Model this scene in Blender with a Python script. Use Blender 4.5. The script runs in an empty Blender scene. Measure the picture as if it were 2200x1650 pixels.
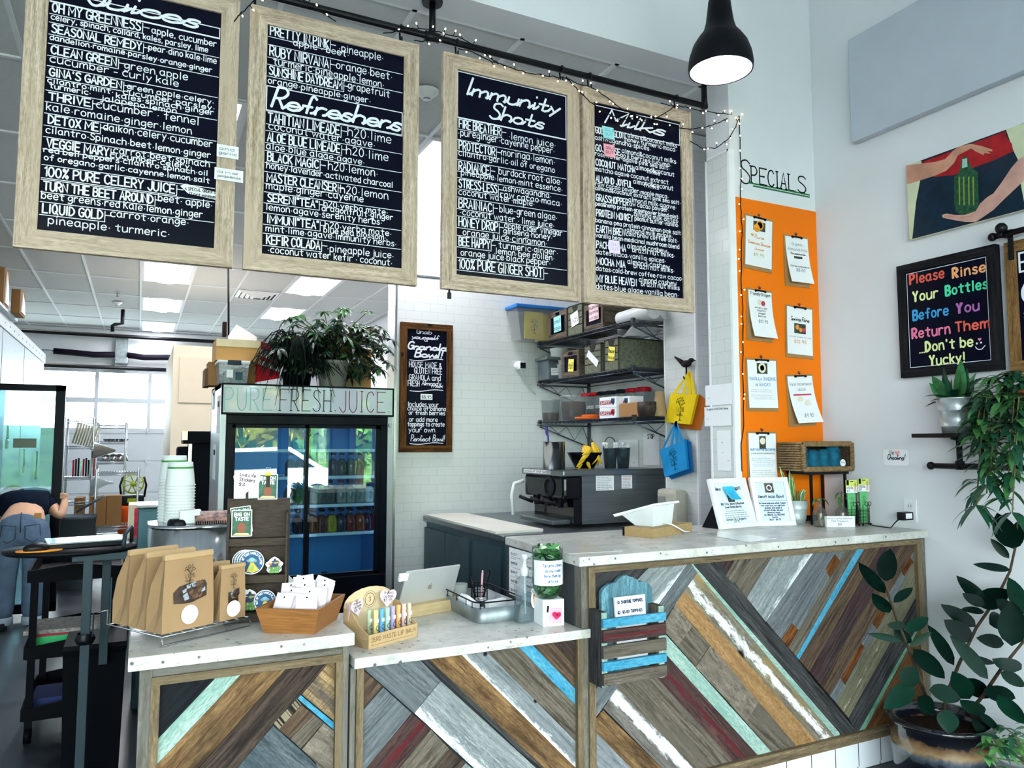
import bpy,bmesh,math,random
from mathutils import Vector,Matrix,Euler
random.seed(7)
PI=math.pi
scn=bpy.context.scene
COL=scn.collection
# ---------------------------------------------------------------- camera
F_PX,CAM_H,PITCH,YAW=1617.0,1.5,math.radians(4.55),math.radians(26.3)
cam_d=bpy.data.cameras.new('camera')
cam_d.sensor_width=36.0
cam_d.lens=F_PX/2200.0*36.0
cam_d.clip_start=0.02
cam=bpy.data.objects.new('camera',cam_d)
cam.location=(0,0,CAM_H)
cam.rotation_euler=(PI/2+PITCH,0,-YAW)
COL.objects.link(cam)
scn.camera=cam
# ---------------------------------------------------------------- world and view
scn.view_settings.view_transform='Standard'
scn.view_settings.look='None'
scn.view_settings.exposure=0.93
scn.view_settings.gamma=1.0
scn.view_settings.use_curve_mapping=False
world=bpy.data.worlds.new('sky')
scn.world=world
world.use_nodes=True
bg=world.node_tree.nodes['Background']
bg.inputs[0].default_value=(0.92,0.96,1.0,1)
bg.inputs[1].default_value=12.0
def add_light(name,kind,loc,rot,energy,color=(1,1,1),**k):
 d=bpy.data.lights.new(name,kind)
 d.energy=energy
 d.color=color
 for a,b in k.items():
  setattr(d,a,b)
 o=bpy.data.objects.new(name,d)
 o.location=loc
 o.rotation_euler=rot
 COL.objects.link(o)
 return o
# sun on the street outside (comes from behind the building, the roof keeps it off the room)
add_light('sun','SUN',(0,0,12),Euler((math.radians(-25),math.radians(-20),0)),50.0,(1.0,0.96,0.88),angle=0.01)
# daylight that enters by the shop windows and the garage door (portals sit in the real openings)
for x0,x1 in ((-5.25,-2.8),(-2.7,-.25),(-.15,2.36),(2.45,3.3)):
 add_light('window_daylight','AREA',((x0+x1)/2,-3.9,1.85),Euler((PI/2,0,0)),1,shape='RECTANGLE',size=x1-x0,size_y=3.0).data.cycles.is_portal=True
add_light('window_daylight','AREA',(3.53,-2.3,1.85),Euler((PI/2,0,PI/2)),1,shape='RECTANGLE',size=3.0,size_y=3.0).data.cycles.is_portal=True
for i in range(5):
 add_light('garage_daylight','AREA',(-2.01+.865*i,15.38,2.28),Euler((-PI/2,0,0)),1,shape='RECTANGLE',size=.82,size_y=0.95).data.cycles.is_portal=True
# ---------------------------------------------------------------- picture point -> point in the room
_fw=Vector((math.sin(YAW)*math.cos(PITCH),math.cos(YAW)*math.cos(PITCH),math.sin(PITCH)))
_rt=Vector((math.cos(YAW),-math.sin(YAW),0))
_up=_rt.cross(_fw)
EYE=Vector((0,0,CAM_H))
def at(u,v,x=None,y=None,z=None):
 d=_rt*((u-1100)/F_PX)-_up*((v-825)/F_PX)+_fw
 if x is not None:t=x/d.x
 elif y is not None:t=y/d.y
 else:t=(z-CAM_H)/d.z
 return EYE+d*t
def pxm(p):
 """metres per picture pixel at a point"""
 return (Vector(p)-EYE).dot(_fw)/F_PX
# ---------------------------------------------------------------- colours and materials
def hexc(h):
 h=h.lstrip('#')
 out=[]
 for i in (0,2,4):
  c=int(h[i:i+2],16)/255
  out.append(c/12.92 if c<=0.04045 else ((c+0.055)/1.055)**2.4)
 return (*out,1)
MATS={}
def _new(name):
 m=bpy.data.materials.new(name)
 m.use_nodes=True
 nt=m.node_tree
 return m,nt,nt.nodes['Principled BSDF'],nt.nodes['Material Output']
def nd(nt,kind,**k):
 n=nt.nodes.new(kind)
 for a,b in k.items():
  if a.startswith('i_'):
   key=a[2:]
   n.inputs[int(key) if key.isdigit() else key.replace('_',' ')].default_value=b
  else:
   setattr(n,a,b)
 return n
def ramp(nt,fac,stops,interp='LINEAR'):
 r=nt.nodes.new('ShaderNodeValToRGB')
 r.color_ramp.interpolation=interp
 e=r.color_ramp.elements
 e[0].position,e[0].color=stops[0]
 e[1].position,e[1].color=stops[-1]
 for p,c in stops[1:-1]:
  x=e.new(p)
  x.color=c
 nt.links.new(fac,r.inputs[0])
 return r.outputs[0]
def mixc(nt,fac,a,b,blend='MIX'):
 n=nt.nodes.new('ShaderNodeMix')
 n.data_type='RGBA'
 n.blend_type=blend
 for sock,val in ((n.inputs[0],fac),(n.inputs[6],a),(n.inputs[7],b)):
  if hasattr(val,'node'):nt.links.new(val,sock)
  else:sock.default_value=val
 return n.outputs[2]
def M(name,col,rough=0.5,metal=0.0,spec=None,var=0.08,scale=9.0,bump=0.0,bscale=60.0,coat=0.0,emit=0.0,alpha=1.0,trans=0.0,sub=0.0,stretch=(1,1,1)):
 """a principled material with a procedural colour variation"""
 if name in MATS:return MATS[name]
 m,nt,b,out=_new(name)
 c=hexc(col) if isinstance(col,str) else (*col,1)
 tc=nd(nt,'ShaderNodeTexCoord')
 mp=nd(nt,'ShaderNodeMapping')
 mp.inputs['Scale'].default_value=stretch
 nt.links.new(tc.outputs['Object'],mp.inputs[0])
 ns=nd(nt,'ShaderNodeTexNoise',i_Scale=scale,i_Detail=3.0)
 nt.links.new(mp.outputs[0],ns.inputs['Vector'])
 lo=tuple(max(0,x*(1-var)) for x in c[:3])+(1,)
 hi=tuple(min(1,x*(1+var)) for x in c[:3])+(1,)
 nt.links.new(ramp(nt,ns.outputs['Fac'],[(0.3,lo),(0.7,hi)]),b.inputs['Base Color'])
 b.inputs['Roughness'].default_value=rough
 b.inputs['Metallic'].default_value=metal
 b.inputs['Specular IOR Level'].default_value=spec if spec is not None else (0.06 if max(c[:3])<0.03 else 0.22)
 b.inputs['Coat Weight'].default_value=coat
 b.inputs['Alpha'].default_value=alpha
 b.inputs['Transmission Weight'].default_value=trans
 if emit:
  b.inputs['Emission Color'].default_value=c
  b.inputs['Emission Strength'].default_value=emit
 if bump:
  n2=nd(nt,'ShaderNodeTexNoise',i_Scale=bscale,i_Detail=4.0)
  nt.links.new(mp.outputs[0],n2.inputs['Vector'])
  bp=nd(nt,'ShaderNodeBump',i_Strength=bump,i_Distance=0.01)
  nt.links.new(n2.outputs['Fac'],bp.inputs['Height'])
  nt.links.new(bp.outputs[0],b.inputs['Normal'])
 MATS[name]=m
 return m
def glass(name,col='#e8f4f4',ior=1.45,dens=0.0,rough=0.0,keep=1.0):
 """thin clear sheet: see-through plus a Fresnel reflection"""
 if name in MATS:return MATS[name]
 m,nt,b,out=_new(name)
 nt.nodes.remove(b)
 tr=nd(nt,'ShaderNodeBsdfTransparent')
 tr.inputs[0].default_value=hexc(col)
 gl=nd(nt,'ShaderNodeBsdfGlossy')
 gl.inputs['Roughness'].default_value=rough
 f0=((ior-1)/(ior+1))**2
 lw=nd(nt,'ShaderNodeLayerWeight',i_Blend=0.5)
 pw=nd(nt,'ShaderNodeMath',operation='POWER');nt.links.new(lw.outputs['Facing'],pw.inputs[0]);pw.inputs[1].default_value=5.0
 fr=nd(nt,'ShaderNodeMath',operation='MULTIPLY_ADD');nt.links.new(pw.outputs[0],fr.inputs[0]);fr.inputs[1].default_value=1-f0;fr.inputs[2].default_value=f0
 mx=nd(nt,'ShaderNodeMixShader')
 nt.links.new(fr.outputs[0],mx.inputs[0])
 nt.links.new(tr.outputs[0],mx.inputs[1])
 nt.links.new(gl.outputs[0],mx.inputs[2])
 top=mx.outputs[0]
 if dens:
  df=nd(nt,'ShaderNodeBsdfDiffuse')
  df.inputs[0].default_value=hexc(col)
  ns=nd(nt,'ShaderNodeTexNoise',i_Scale=14.0)
  mr=nd(nt,'ShaderNodeMapRange',i_3=dens*0.6,i_4=dens*1.4)
  nt.links.new(ns.outputs['Fac'],mr.inputs[0])
  m2=nd(nt,'ShaderNodeMixShader')
  nt.links.new(mr.outputs[0],m2.inputs[0])
  nt.links.new(top,m2.inputs[1])
  nt.links.new(df.outputs[0],m2.inputs[2])
  top=m2.outputs[0]
 nt.links.new(top,out.inputs[0])
 MATS[name]=m
 return m
def emis(name,col,strength):
 if name in MATS:return MATS[name]
 m,nt,b,out=_new(name)
 nt.nodes.remove(b)
 e=nd(nt,'ShaderNodeEmission')
 e.inputs[0].default_value=hexc(col)
 e.inputs[1].default_value=strength
 nt.links.new(e.outputs[0],out.inputs[0])
 MATS[name]=m
 return m
def wood(name,c1,c2,c3=None,along=4.5,across=70.0,rough=0.75,paint=None,paint_at=0.5,paint_soft=0.25,paint_n=14.0,holes=None,blotch=3.0,contrast=(0.35,0.65),bump=0.35,saw=None,dark=0.72):
 """weathered board: grain runs along UV.x (metres), worn paint follows the board's width"""
 if name in MATS:return MATS[name]
 m,nt,b,out=_new(name)
 L=nt.links.new
 hx=lambda q:tuple(v*dark for v in hexc(q)[:3])+(1,)
 uv=nd(nt,'ShaderNodeUVMap',uv_map='UVMap')
 mp=nd(nt,'ShaderNodeMapping')
 mp.inputs['Scale'].default_value=(along,across,1)
 L(uv.outputs[0],mp.inputs[0])
 g=nd(nt,'ShaderNodeTexNoise',i_Scale=1.0,i_Detail=7.0,i_Roughness=0.62,i_Distortion=0.55)
 L(mp.outputs[0],g.inputs['Vector'])
 col=ramp(nt,g.outputs['Fac'],[(contrast[0]+.05,hx(c1)),(contrast[1]-.05,hx(c2))])
 mpf=nd(nt,'ShaderNodeMapping')
 mpf.inputs['Scale'].default_value=(along*9,across*4,1)
 L(uv.outputs[0],mpf.inputs[0])
 fn=nd(nt,'ShaderNodeTexNoise',i_Scale=1.0,i_Detail=3.0,i_Roughness=0.7)
 L(mpf.outputs[0],fn.inputs['Vector'])
 col=mixc(nt,1.0,col,ramp(nt,fn.outputs['Fac'],[(.36,(.62,.6,.58,1)),(.6,(1.1,1.1,1.1,1))]),'MULTIPLY')
 mp2=nd(nt,'ShaderNodeMapping')
 mp2.inputs['Scale'].default_value=(blotch,blotch*4,1)
 L(uv.outputs[0],mp2.inputs[0])
 bl=nd(nt,'ShaderNodeTexNoise',i_Scale=1.0,i_Detail=5.0,i_Roughness=0.65)
 L(mp2.outputs[0],bl.inputs['Vector'])
 if c3:
  f=ramp(nt,bl.outputs['Fac'],[(0.45,(0,0,0,1)),(0.68,(1,1,1,1))])
  col=mixc(nt,f,col,hx(c3))
 if saw:
  mp3=nd(nt,'ShaderNodeMapping')
  mp3.inputs['Scale'].default_value=(240,6,1)
  L(uv.outputs[0],mp3.inputs[0])
  sw=nd(nt,'ShaderNodeTexNoise',i_Scale=1.0,i_Detail=2.0)
  L(mp3.outputs[0],sw.inputs['Vector'])
  f=ramp(nt,sw.outputs['Fac'],[(0.5,(0,0,0,1)),(0.7,(0.7,0.7,0.7,1))])
  col=mixc(nt,f,col,hx(saw))
 if paint:
  un=nd(nt,'ShaderNodeUVMap',uv_map='UVN')
  sp=nd(nt,'ShaderNodeSeparateXYZ')
  L(un.outputs[0],sp.inputs[0])
  mp4=nd(nt,'ShaderNodeMapping')
  mp4.inputs['Scale'].default_value=(paint_n,paint_n*3.5,1)
  L(uv.outputs[0],mp4.inputs[0])
  pn=nd(nt,'ShaderNodeTexNoise',i_Scale=1.0,i_Detail=6.0,i_Roughness=0.75)
  L(mp4.outputs[0],pn.inputs['Vector'])
  a=nd(nt,'ShaderNodeMath',operation='SUBTRACT')
  L(sp.outputs[1],a.inputs[0])
  a.inputs[1].default_value=paint_at
  ab=nd(nt,'ShaderNodeMath',operation='ABSOLUTE')
  L(a.outputs[0],ab.inputs[0])
  mu=nd(nt,'ShaderNodeMath',operation='MULTIPLY_ADD')
  L(pn.outputs['Fac'],mu.inputs[0])
  mu.inputs[1].default_value=0.9
  L(ab.outputs[0],mu.inputs[2])
  f=ramp(nt,mu.outputs[0],[(0.45+paint_soft-0.06,(1,1,1,1)),(0.45+paint_soft+0.06,(0,0,0,1))])
  col=mixc(nt,f,col,tuple(v*(1+dark)/2 for v in hexc(paint)[:3])+(1,))
 if holes:
  mp5=nd(nt,'ShaderNodeMapping')
  mp5.inputs['Scale'].default_value=(holes,holes,1)
  L(uv.outputs[0],mp5.inputs[0])
  vo=nd(nt,'ShaderNodeTexVoronoi',i_Scale=1.0)
  L(mp5.outputs[0],vo.inputs['Vector'])
  f=ramp(nt,vo.outputs['Distance'],[(0.10,(1,1,1,1)),(0.16,(0,0,0,1))])
  col=mixc(nt,f,col,hexc('#120f12'))
 L(col,b.inputs['Base Color'])
 b.inputs['Roughness'].default_value=rough
 b.inputs['Specular IOR Level'].default_value=0.15
 if bump:
  bp=nd(nt,'ShaderNodeBump',i_Strength=bump,i_Distance=0.004)
  L(g.outputs['Fac'],bp.inputs['Height'])
  L(bp.outputs[0],b.inputs['Normal'])
 MATS[name]=m
 return m
# ---------------------------------------------------------------- mesh builder
class MB:
 """collects shapes and links them as ONE mesh object"""
 def __init__(s,o=None):
  s.v,s.f,s.m,s.sm,s.uv=[],[],[],[],[]
  s.o=Vector(o) if o is not None else Vector((0,0,0))
 def face(s,idx,mat=0,smooth=False,uv=None):
  s.f.append(tuple(idx));s.m.append(mat);s.sm.append(smooth);s.uv.append(uv)
 def add(s,vs,fs,mat=0,smooth=False,uvs=None,T=None):
  b=len(s.v)
  for p in vs:
   p=Vector(p)
   s.v.append(T@p if T is not None else p)
  for i,f in enumerate(fs):
   s.face([b+k for k in f],mat,smooth,uvs[i] if uvs else None)
  return s
 def bm(s,bm,mat=0,smooth=False,T=None):
  bm.verts.index_update()
  s.add([v.co.copy() for v in bm.verts],[[v.index for v in f.verts] for f in bm.faces],mat,smooth,None,T)
  bm.free()
  return s
 def box(s,a,b,mat=0,bev=0.0,T=None,seg=2):
  a,b=Vector(a),Vector(b)
  lo=Vector(map(min,a,b));hi=Vector(map(max,a,b))
  bm=bmesh.new()
  bmesh.ops.create_cube(bm,size=1)
  for v in bm.verts:
   v.co=Vector(((v.co[i]+.5)*(hi[i]-lo[i])+lo[i]) for i in range(3))
  if bev:
   bev=min(bev,min(hi-lo)*.49)
   bmesh.ops.bevel(bm,geom=bm.edges[:],offset=bev,segments=seg,profile=0.6,affect='EDGES')
  return s.bm(bm,mat,False,T)
 def prism(s,poly,n,depth,mat=0,smooth=False,side=None,T=None):
  """flat outline (3-D points in order) given thickness along n"""
  n=Vector(n).normalized()*depth
  k=len(poly)
  vs=[Vector(p) for p in poly]+[Vector(p)+n for p in poly]
  s.add(vs,[list(range(k))[::-1],list(range(k,2*k))],mat,False,None,T)
  b=len(s.v)-2*k
  for i in range(k):
   j=(i+1)%k
   s.face((b+i,b+j,b+k+j,b+k+i),mat if side is None else side,smooth)
  return s
 def tube(s,pts,r,n=8,mat=0,cap=True,T=None,closed=False):
  pts=[Vector(p) for p in pts]
  rs=r if isinstance(r,(list,tuple)) else [r]*len(pts)
  rings,prev=[],None
  K=len(pts)
  for i,p in enumerate(pts):
   if closed:t=pts[(i+1)%K]-pts[i-1]
   else:t=pts[min(i+1,K-1)]-pts[max(i-1,0)]
   if t.length<1e-9:t=Vector((0,0,1))
   t.normalize()
   if prev is None:
    a=Vector((0,0,1)) if abs(t.z)<.9 else Vector((1,0,0))
    u=t.cross(a).normalized()
   else:
    u=prev-t*prev.dot(t)
    if u.length<1e-6:u=t.orthogonal()
    u.normalize()
   prev=u
   w=t.cross(u)
   rings.append([p+(u*math.cos(2*PI*k/n)+w*math.sin(2*PI*k/n))*rs[i] for k in range(n)])
  vs=[q for R in rings for q in R]
  fs=[]
  for i in range(K if closed else K-1):
   for k in range(n):
    a0,a1=i*n+k,i*n+(k+1)%n
    b0,b1=((i+1)%K)*n+k,((i+1)%K)*n+(k+1)%n
    fs.append((a0,a1,b1,b0))
  s.add(vs,fs,mat,n>4,None,T)
  if cap and not closed:
   b=len(s.v)-len(vs)
   s.face([b+k for k in range(n)][::-1],mat)
   s.face([b+(K-1)*n+k for k in range(n)],mat)
  return s
 def lathe(s,prof,c=(0,0,0),n=24,mat=0,T=None,smooth=True,sx=1.0,sy=1.0,capb=True,capt=False,a0=0.0,a1=2*PI,mats=None):
  """profile [(radius, height)] turned about the vertical through c"""
  c=Vector(c)
  full=abs(a1-a0-2*PI)<1e-6
  m=n if full else n+1
  vs,fs=[],[]
  for r,z in prof:
   for k in range(m):
    a=a0+(a1-a0)*k/n
    vs.append(c+Vector((r*math.cos(a)*sx,r*math.sin(a)*sy,z)))
  b=len(s.v)
  s.add(vs,[],mat,smooth,None,T)
  for i in range(len(prof)-1):
   for k in range(n):
    k2=(k+1)%m
    s.face((b+i*m+k,b+i*m+k2,b+(i+1)*m+k2,b+(i+1)*m+k),mats[i] if mats else mat,smooth)
  if capb and prof[0][0]>1e-6:s.face([b+k for k in range(m)][::-1],mats[0] if mats else mat)
  if capt and prof[-1][0]>1e-6:s.face([b+(len(prof)-1)*m+k for k in range(m)],mats[-1] if mats else mat)
  return s
 def sphere(s,c,r,mat=0,n=12,T=None,sc=(1,1,1)):
  prof=[(math.sin(PI*i/(n//2)),-math.cos(PI*i/(n//2))) for i in range(n//2+1)]
  vs,fs=[],[]
  for rr,z in prof:
   for k in range(n):
    a=2*PI*k/n
    vs.append(Vector(c)+Vector((rr*math.cos(a)*r*sc[0],rr*math.sin(a)*r*sc[1],z*r*sc[2])))
  for i in range(n//2):
   for k in range(n):
    fs.append((i*n+k,i*n+(k+1)%n,(i+1)*n+(k+1)%n,(i+1)*n+k))
  return s.add(vs,fs,mat,True,None,T)
 def grid(s,P,mat=0,smooth=True,closed=False):
  """P[i][j] points -> skin"""
  a,b=len(P),len(P[0])
  fs=[]
  for i in range(a-1):
   for j in range(b if closed else b-1):
    j2=(j+1)%b
    fs.append((i*b+j,i*b+j2,(i+1)*b+j2,(i+1)*b+j))
  return s.add([p for R in P for p in R],fs,mat,smooth)
 def leaf(s,base,d,up,L,W,droop=0.25,fold=0.15,mat=0,n=5,tip=1.0,shape=None):
  """a leaf blade from base along d, folded on its midrib"""
  d=Vector(d).normalized();up=Vector(up)
  side=d.cross(up)
  if side.length<1e-4:side=d.orthogonal()
  side.normalize();nrm=side.cross(d).normalized()
  vs,fs=[],[]
  base=Vector(base)
  sh=shape or (lambda t:math.sin(PI*min(1,t**0.75))**0.8 if 0<t<1 else 0.0)
  for i in range(n+1):
   t=i/n
   c=base+d*(L*t*(1-.25*droop*t))-Vector((0,0,1))*(droop*L*t*t)
   w=W*.5*sh(t)
   vs+=[c-side*w+nrm*w*fold*2,c,c+side*w+nrm*w*fold*2]
  for i in range(n):
   fs+=[(3*i,3*i+1,3*i+4,3*i+3),(3*i+1,3*i+2,3*i+5,3*i+4)]
  return s.add(vs,fs,mat,True)
 def plank(s,poly,n,depth,p0,p1,mat=0):
  """a board: outline in a plane, thickness along n, grain from p0 to p1 in UV"""
  g=(Vector(p1)-Vector(p0)).normalized();n=Vector(n).normalized()
  w=n.cross(g)
  us=[Vector(p).dot(g) for p in poly];ws=[Vector(p).dot(w) for p in poly]
  w0,w1,u0,u1=min(ws),max(ws),min(us),max(us)
  ru,rw=random.random()*30,random.random()*30
  k=len(poly);b=len(s.v)
  s.v+=[Vector(p) for p in poly]+[Vector(p)+n*depth for p in poly]
  def uvp(i):i%=k;return (us[i]+ru,ws[i]+rw,(us[i]-u0)/max(1e-6,u1-u0),(ws[i]-w0)/max(1e-6,w1-w0))
  s.face([b+k+i for i in range(k)],mat,False,[uvp(i) for i in range(k)])
  s.face([b+i for i in range(k)][::-1],mat,False,[uvp(i) for i in range(k)][::-1])
  for i in range(k):
   j=(i+1)%k
   s.face((b+i,b+j,b+k+j,b+k+i),mat,False,[uvp(i),uvp(j),uvp(j),uvp(i)])
  return s
 def bar(s,a,b,axis,mat=0):
  """box board a..b whose grain runs along axis, with UVs on all faces"""
  a,b=Vector(a),Vector(b)
  lo=Vector(map(min,a,b));hi=Vector(map(max,a,b))
  o=[i for i in range(3) if i!=axis]
  ru,rw=random.random()*30,random.random()*30
  c=[Vector((hi.x if i&1 else lo.x,hi.y if i&2 else lo.y,hi.z if i&4 else lo.z)) for i in range(8)]
  bb=len(s.v);s.v+=c
  for f in ((0,2,3,1),(4,5,7,6),(0,1,5,4),(2,6,7,3),(0,4,6,2),(1,3,7,5)):
   n=(c[f[1]]-c[f[0]]).cross(c[f[2]]-c[f[0]])
   na=max(range(3),key=lambda i:abs(n[i]))
   wa=[i for i in o if i!=na][0]
   s.face([bb+i for i in f],mat,False,[(c[i][axis]+ru,c[i][wa]+rw,(c[i][axis]-lo[axis])/max(1e-6,hi[axis]-lo[axis]),(c[i][wa]-lo[wa])/max(1e-6,hi[wa]-lo[wa])) for i in f])
  return s
 def stroke(s,pts,w,mat=0,n=Vector((0,0,1)),lift=0.0008,cap=True):
  s.k=(getattr(s,'k',0)+1)%17
  lift+=s.k*2.5e-5
  P=[]
  for p in pts:
   p=Vector(p)
   if not P or (p-P[-1]).length>w*.12:P.append(p)
  if len(P)<2:
   if not P:return s
   P.append(P[0]+n.orthogonal().normalized()*w*.15)
  h=w/2
  L,R=[],[]
  for i,p in enumerate(P):
   t0=(P[i]-P[i-1]).normalized() if i else None
   t1=(P[i+1]-P[i]).normalized() if i<len(P)-1 else None
   t=(t0 or t1) if (t0 is None or t1 is None) else (t0+t1)
   if t.length<1e-6:t=t1
   t=t.normalized();sd=n.cross(t)
   k=1.0
   if t0 is not None and t1 is not None:k=min(1.6,1/max(.3,t.dot(t1)))
   l2=lift+i*3e-6
   L.append(p+sd*h*k+n*l2);R.append(p-sd*h*k+n*l2)
  vs=[]
  for a,b in zip(L,R):vs+=[a,b]
  fs=[(2*i,2*i+1,2*i+3,2*i+2) for i in range(len(P)-1)]
  b0=len(s.v)
  s.add(vs,fs,mat)
  if cap:
   for i,sg in ((0,-1),(len(P)-1,1)):
    t=(P[1]-P[0]).normalized() if i==0 else (P[-1]-P[-2]).normalized()
    e=P[i]+t*sg*h*.8+n*lift
    a,c=L[i],R[i]
    m1,m2=a+t*sg*h*.55-(a-P[i]-n*lift)*.25,c+t*sg*h*.55-(c-P[i]-n*lift)*.25
    b=len(s.v)
    s.v+=[a,c,m2,e,m1]
    s.face((b,b+1,b+2,b+3,b+4) if sg>0 else (b+4,b+3,b+2,b+1,b),mat)
  return s
 def build(s,name,mats,parent=None,world=False,kind=None,label=None,weld=False):
  me=bpy.data.meshes.new(name)
  off=s.o.copy()
  if world and parent is not None:off=off+Vector(parent['_loc'])
  me.from_pydata([tuple(p-off) for p in s.v],[],s.f)
  if not isinstance(mats,(list,tuple)):mats=[mats]
  for m in mats:me.materials.append(m)
  me.polygons.foreach_set('material_index',s.m)
  me.polygons.foreach_set('use_smooth',s.sm)
  if any(u is not None for u in s.uv):
   l1=me.uv_layers.new(name='UVMap');l2=me.uv_layers.new(name='UVN')
   li=0
   for f,u in zip(s.f,s.uv):
    for k in range(len(f)):
     if u is not None:
      l1.data[li].uv=u[k][:2];l2.data[li].uv=u[k][2:]
     li+=1
  me.update()
  o=bpy.data.objects.new(name,me)
  COL.objects.link(o)
  if parent is not None:o.parent=parent
  if kind:o['kind']=kind
  if label:o['label']=label
  return o
def tag(o,label,cat,group=None,kind=None):
 o['label']=label
 o['category']=cat
 if group:o['group']=group
 if kind:o['kind']=kind
 return o
def thing(name,label,cat,loc=(0,0,0),rz=0.0,group=None,rot=None):
 o=bpy.data.objects.new(name,None)
 o.empty_display_size=0.05
 o.location=loc
 o.rotation_euler=rot if rot is not None else (0,0,rz)
 o['_loc']=tuple(loc)
 COL.objects.link(o)
 tag(o,label,cat,group)
 return o
def dup(root,label,loc=None,rz=None,group=None,rot=None):
 r=root.copy()
 COL.objects.link(r)
 if loc is not None:r.location=loc
 if rz is not None:r.rotation_euler=(0,0,rz)
 if rot is not None:r.rotation_euler=rot
 r['label']=label
 if group:r['group']=group
 for ch in list(root.children):
  c=ch.copy();COL.objects.link(c);c.parent=r
  for g in list(ch.children):
   d=g.copy();COL.objects.link(d);d.parent=c
 return r
def struct(name,mb,mat):
 o=mb.build(name,mat)
 o['kind']='structure'
 return o
def frame2(o,ux,n):
 """a surface frame: origin, right, up, normal"""
 ux=Vector(ux).normalized();n=Vector(n).normalized()
 return (Vector(o),ux,n.cross(ux),n)
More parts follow.
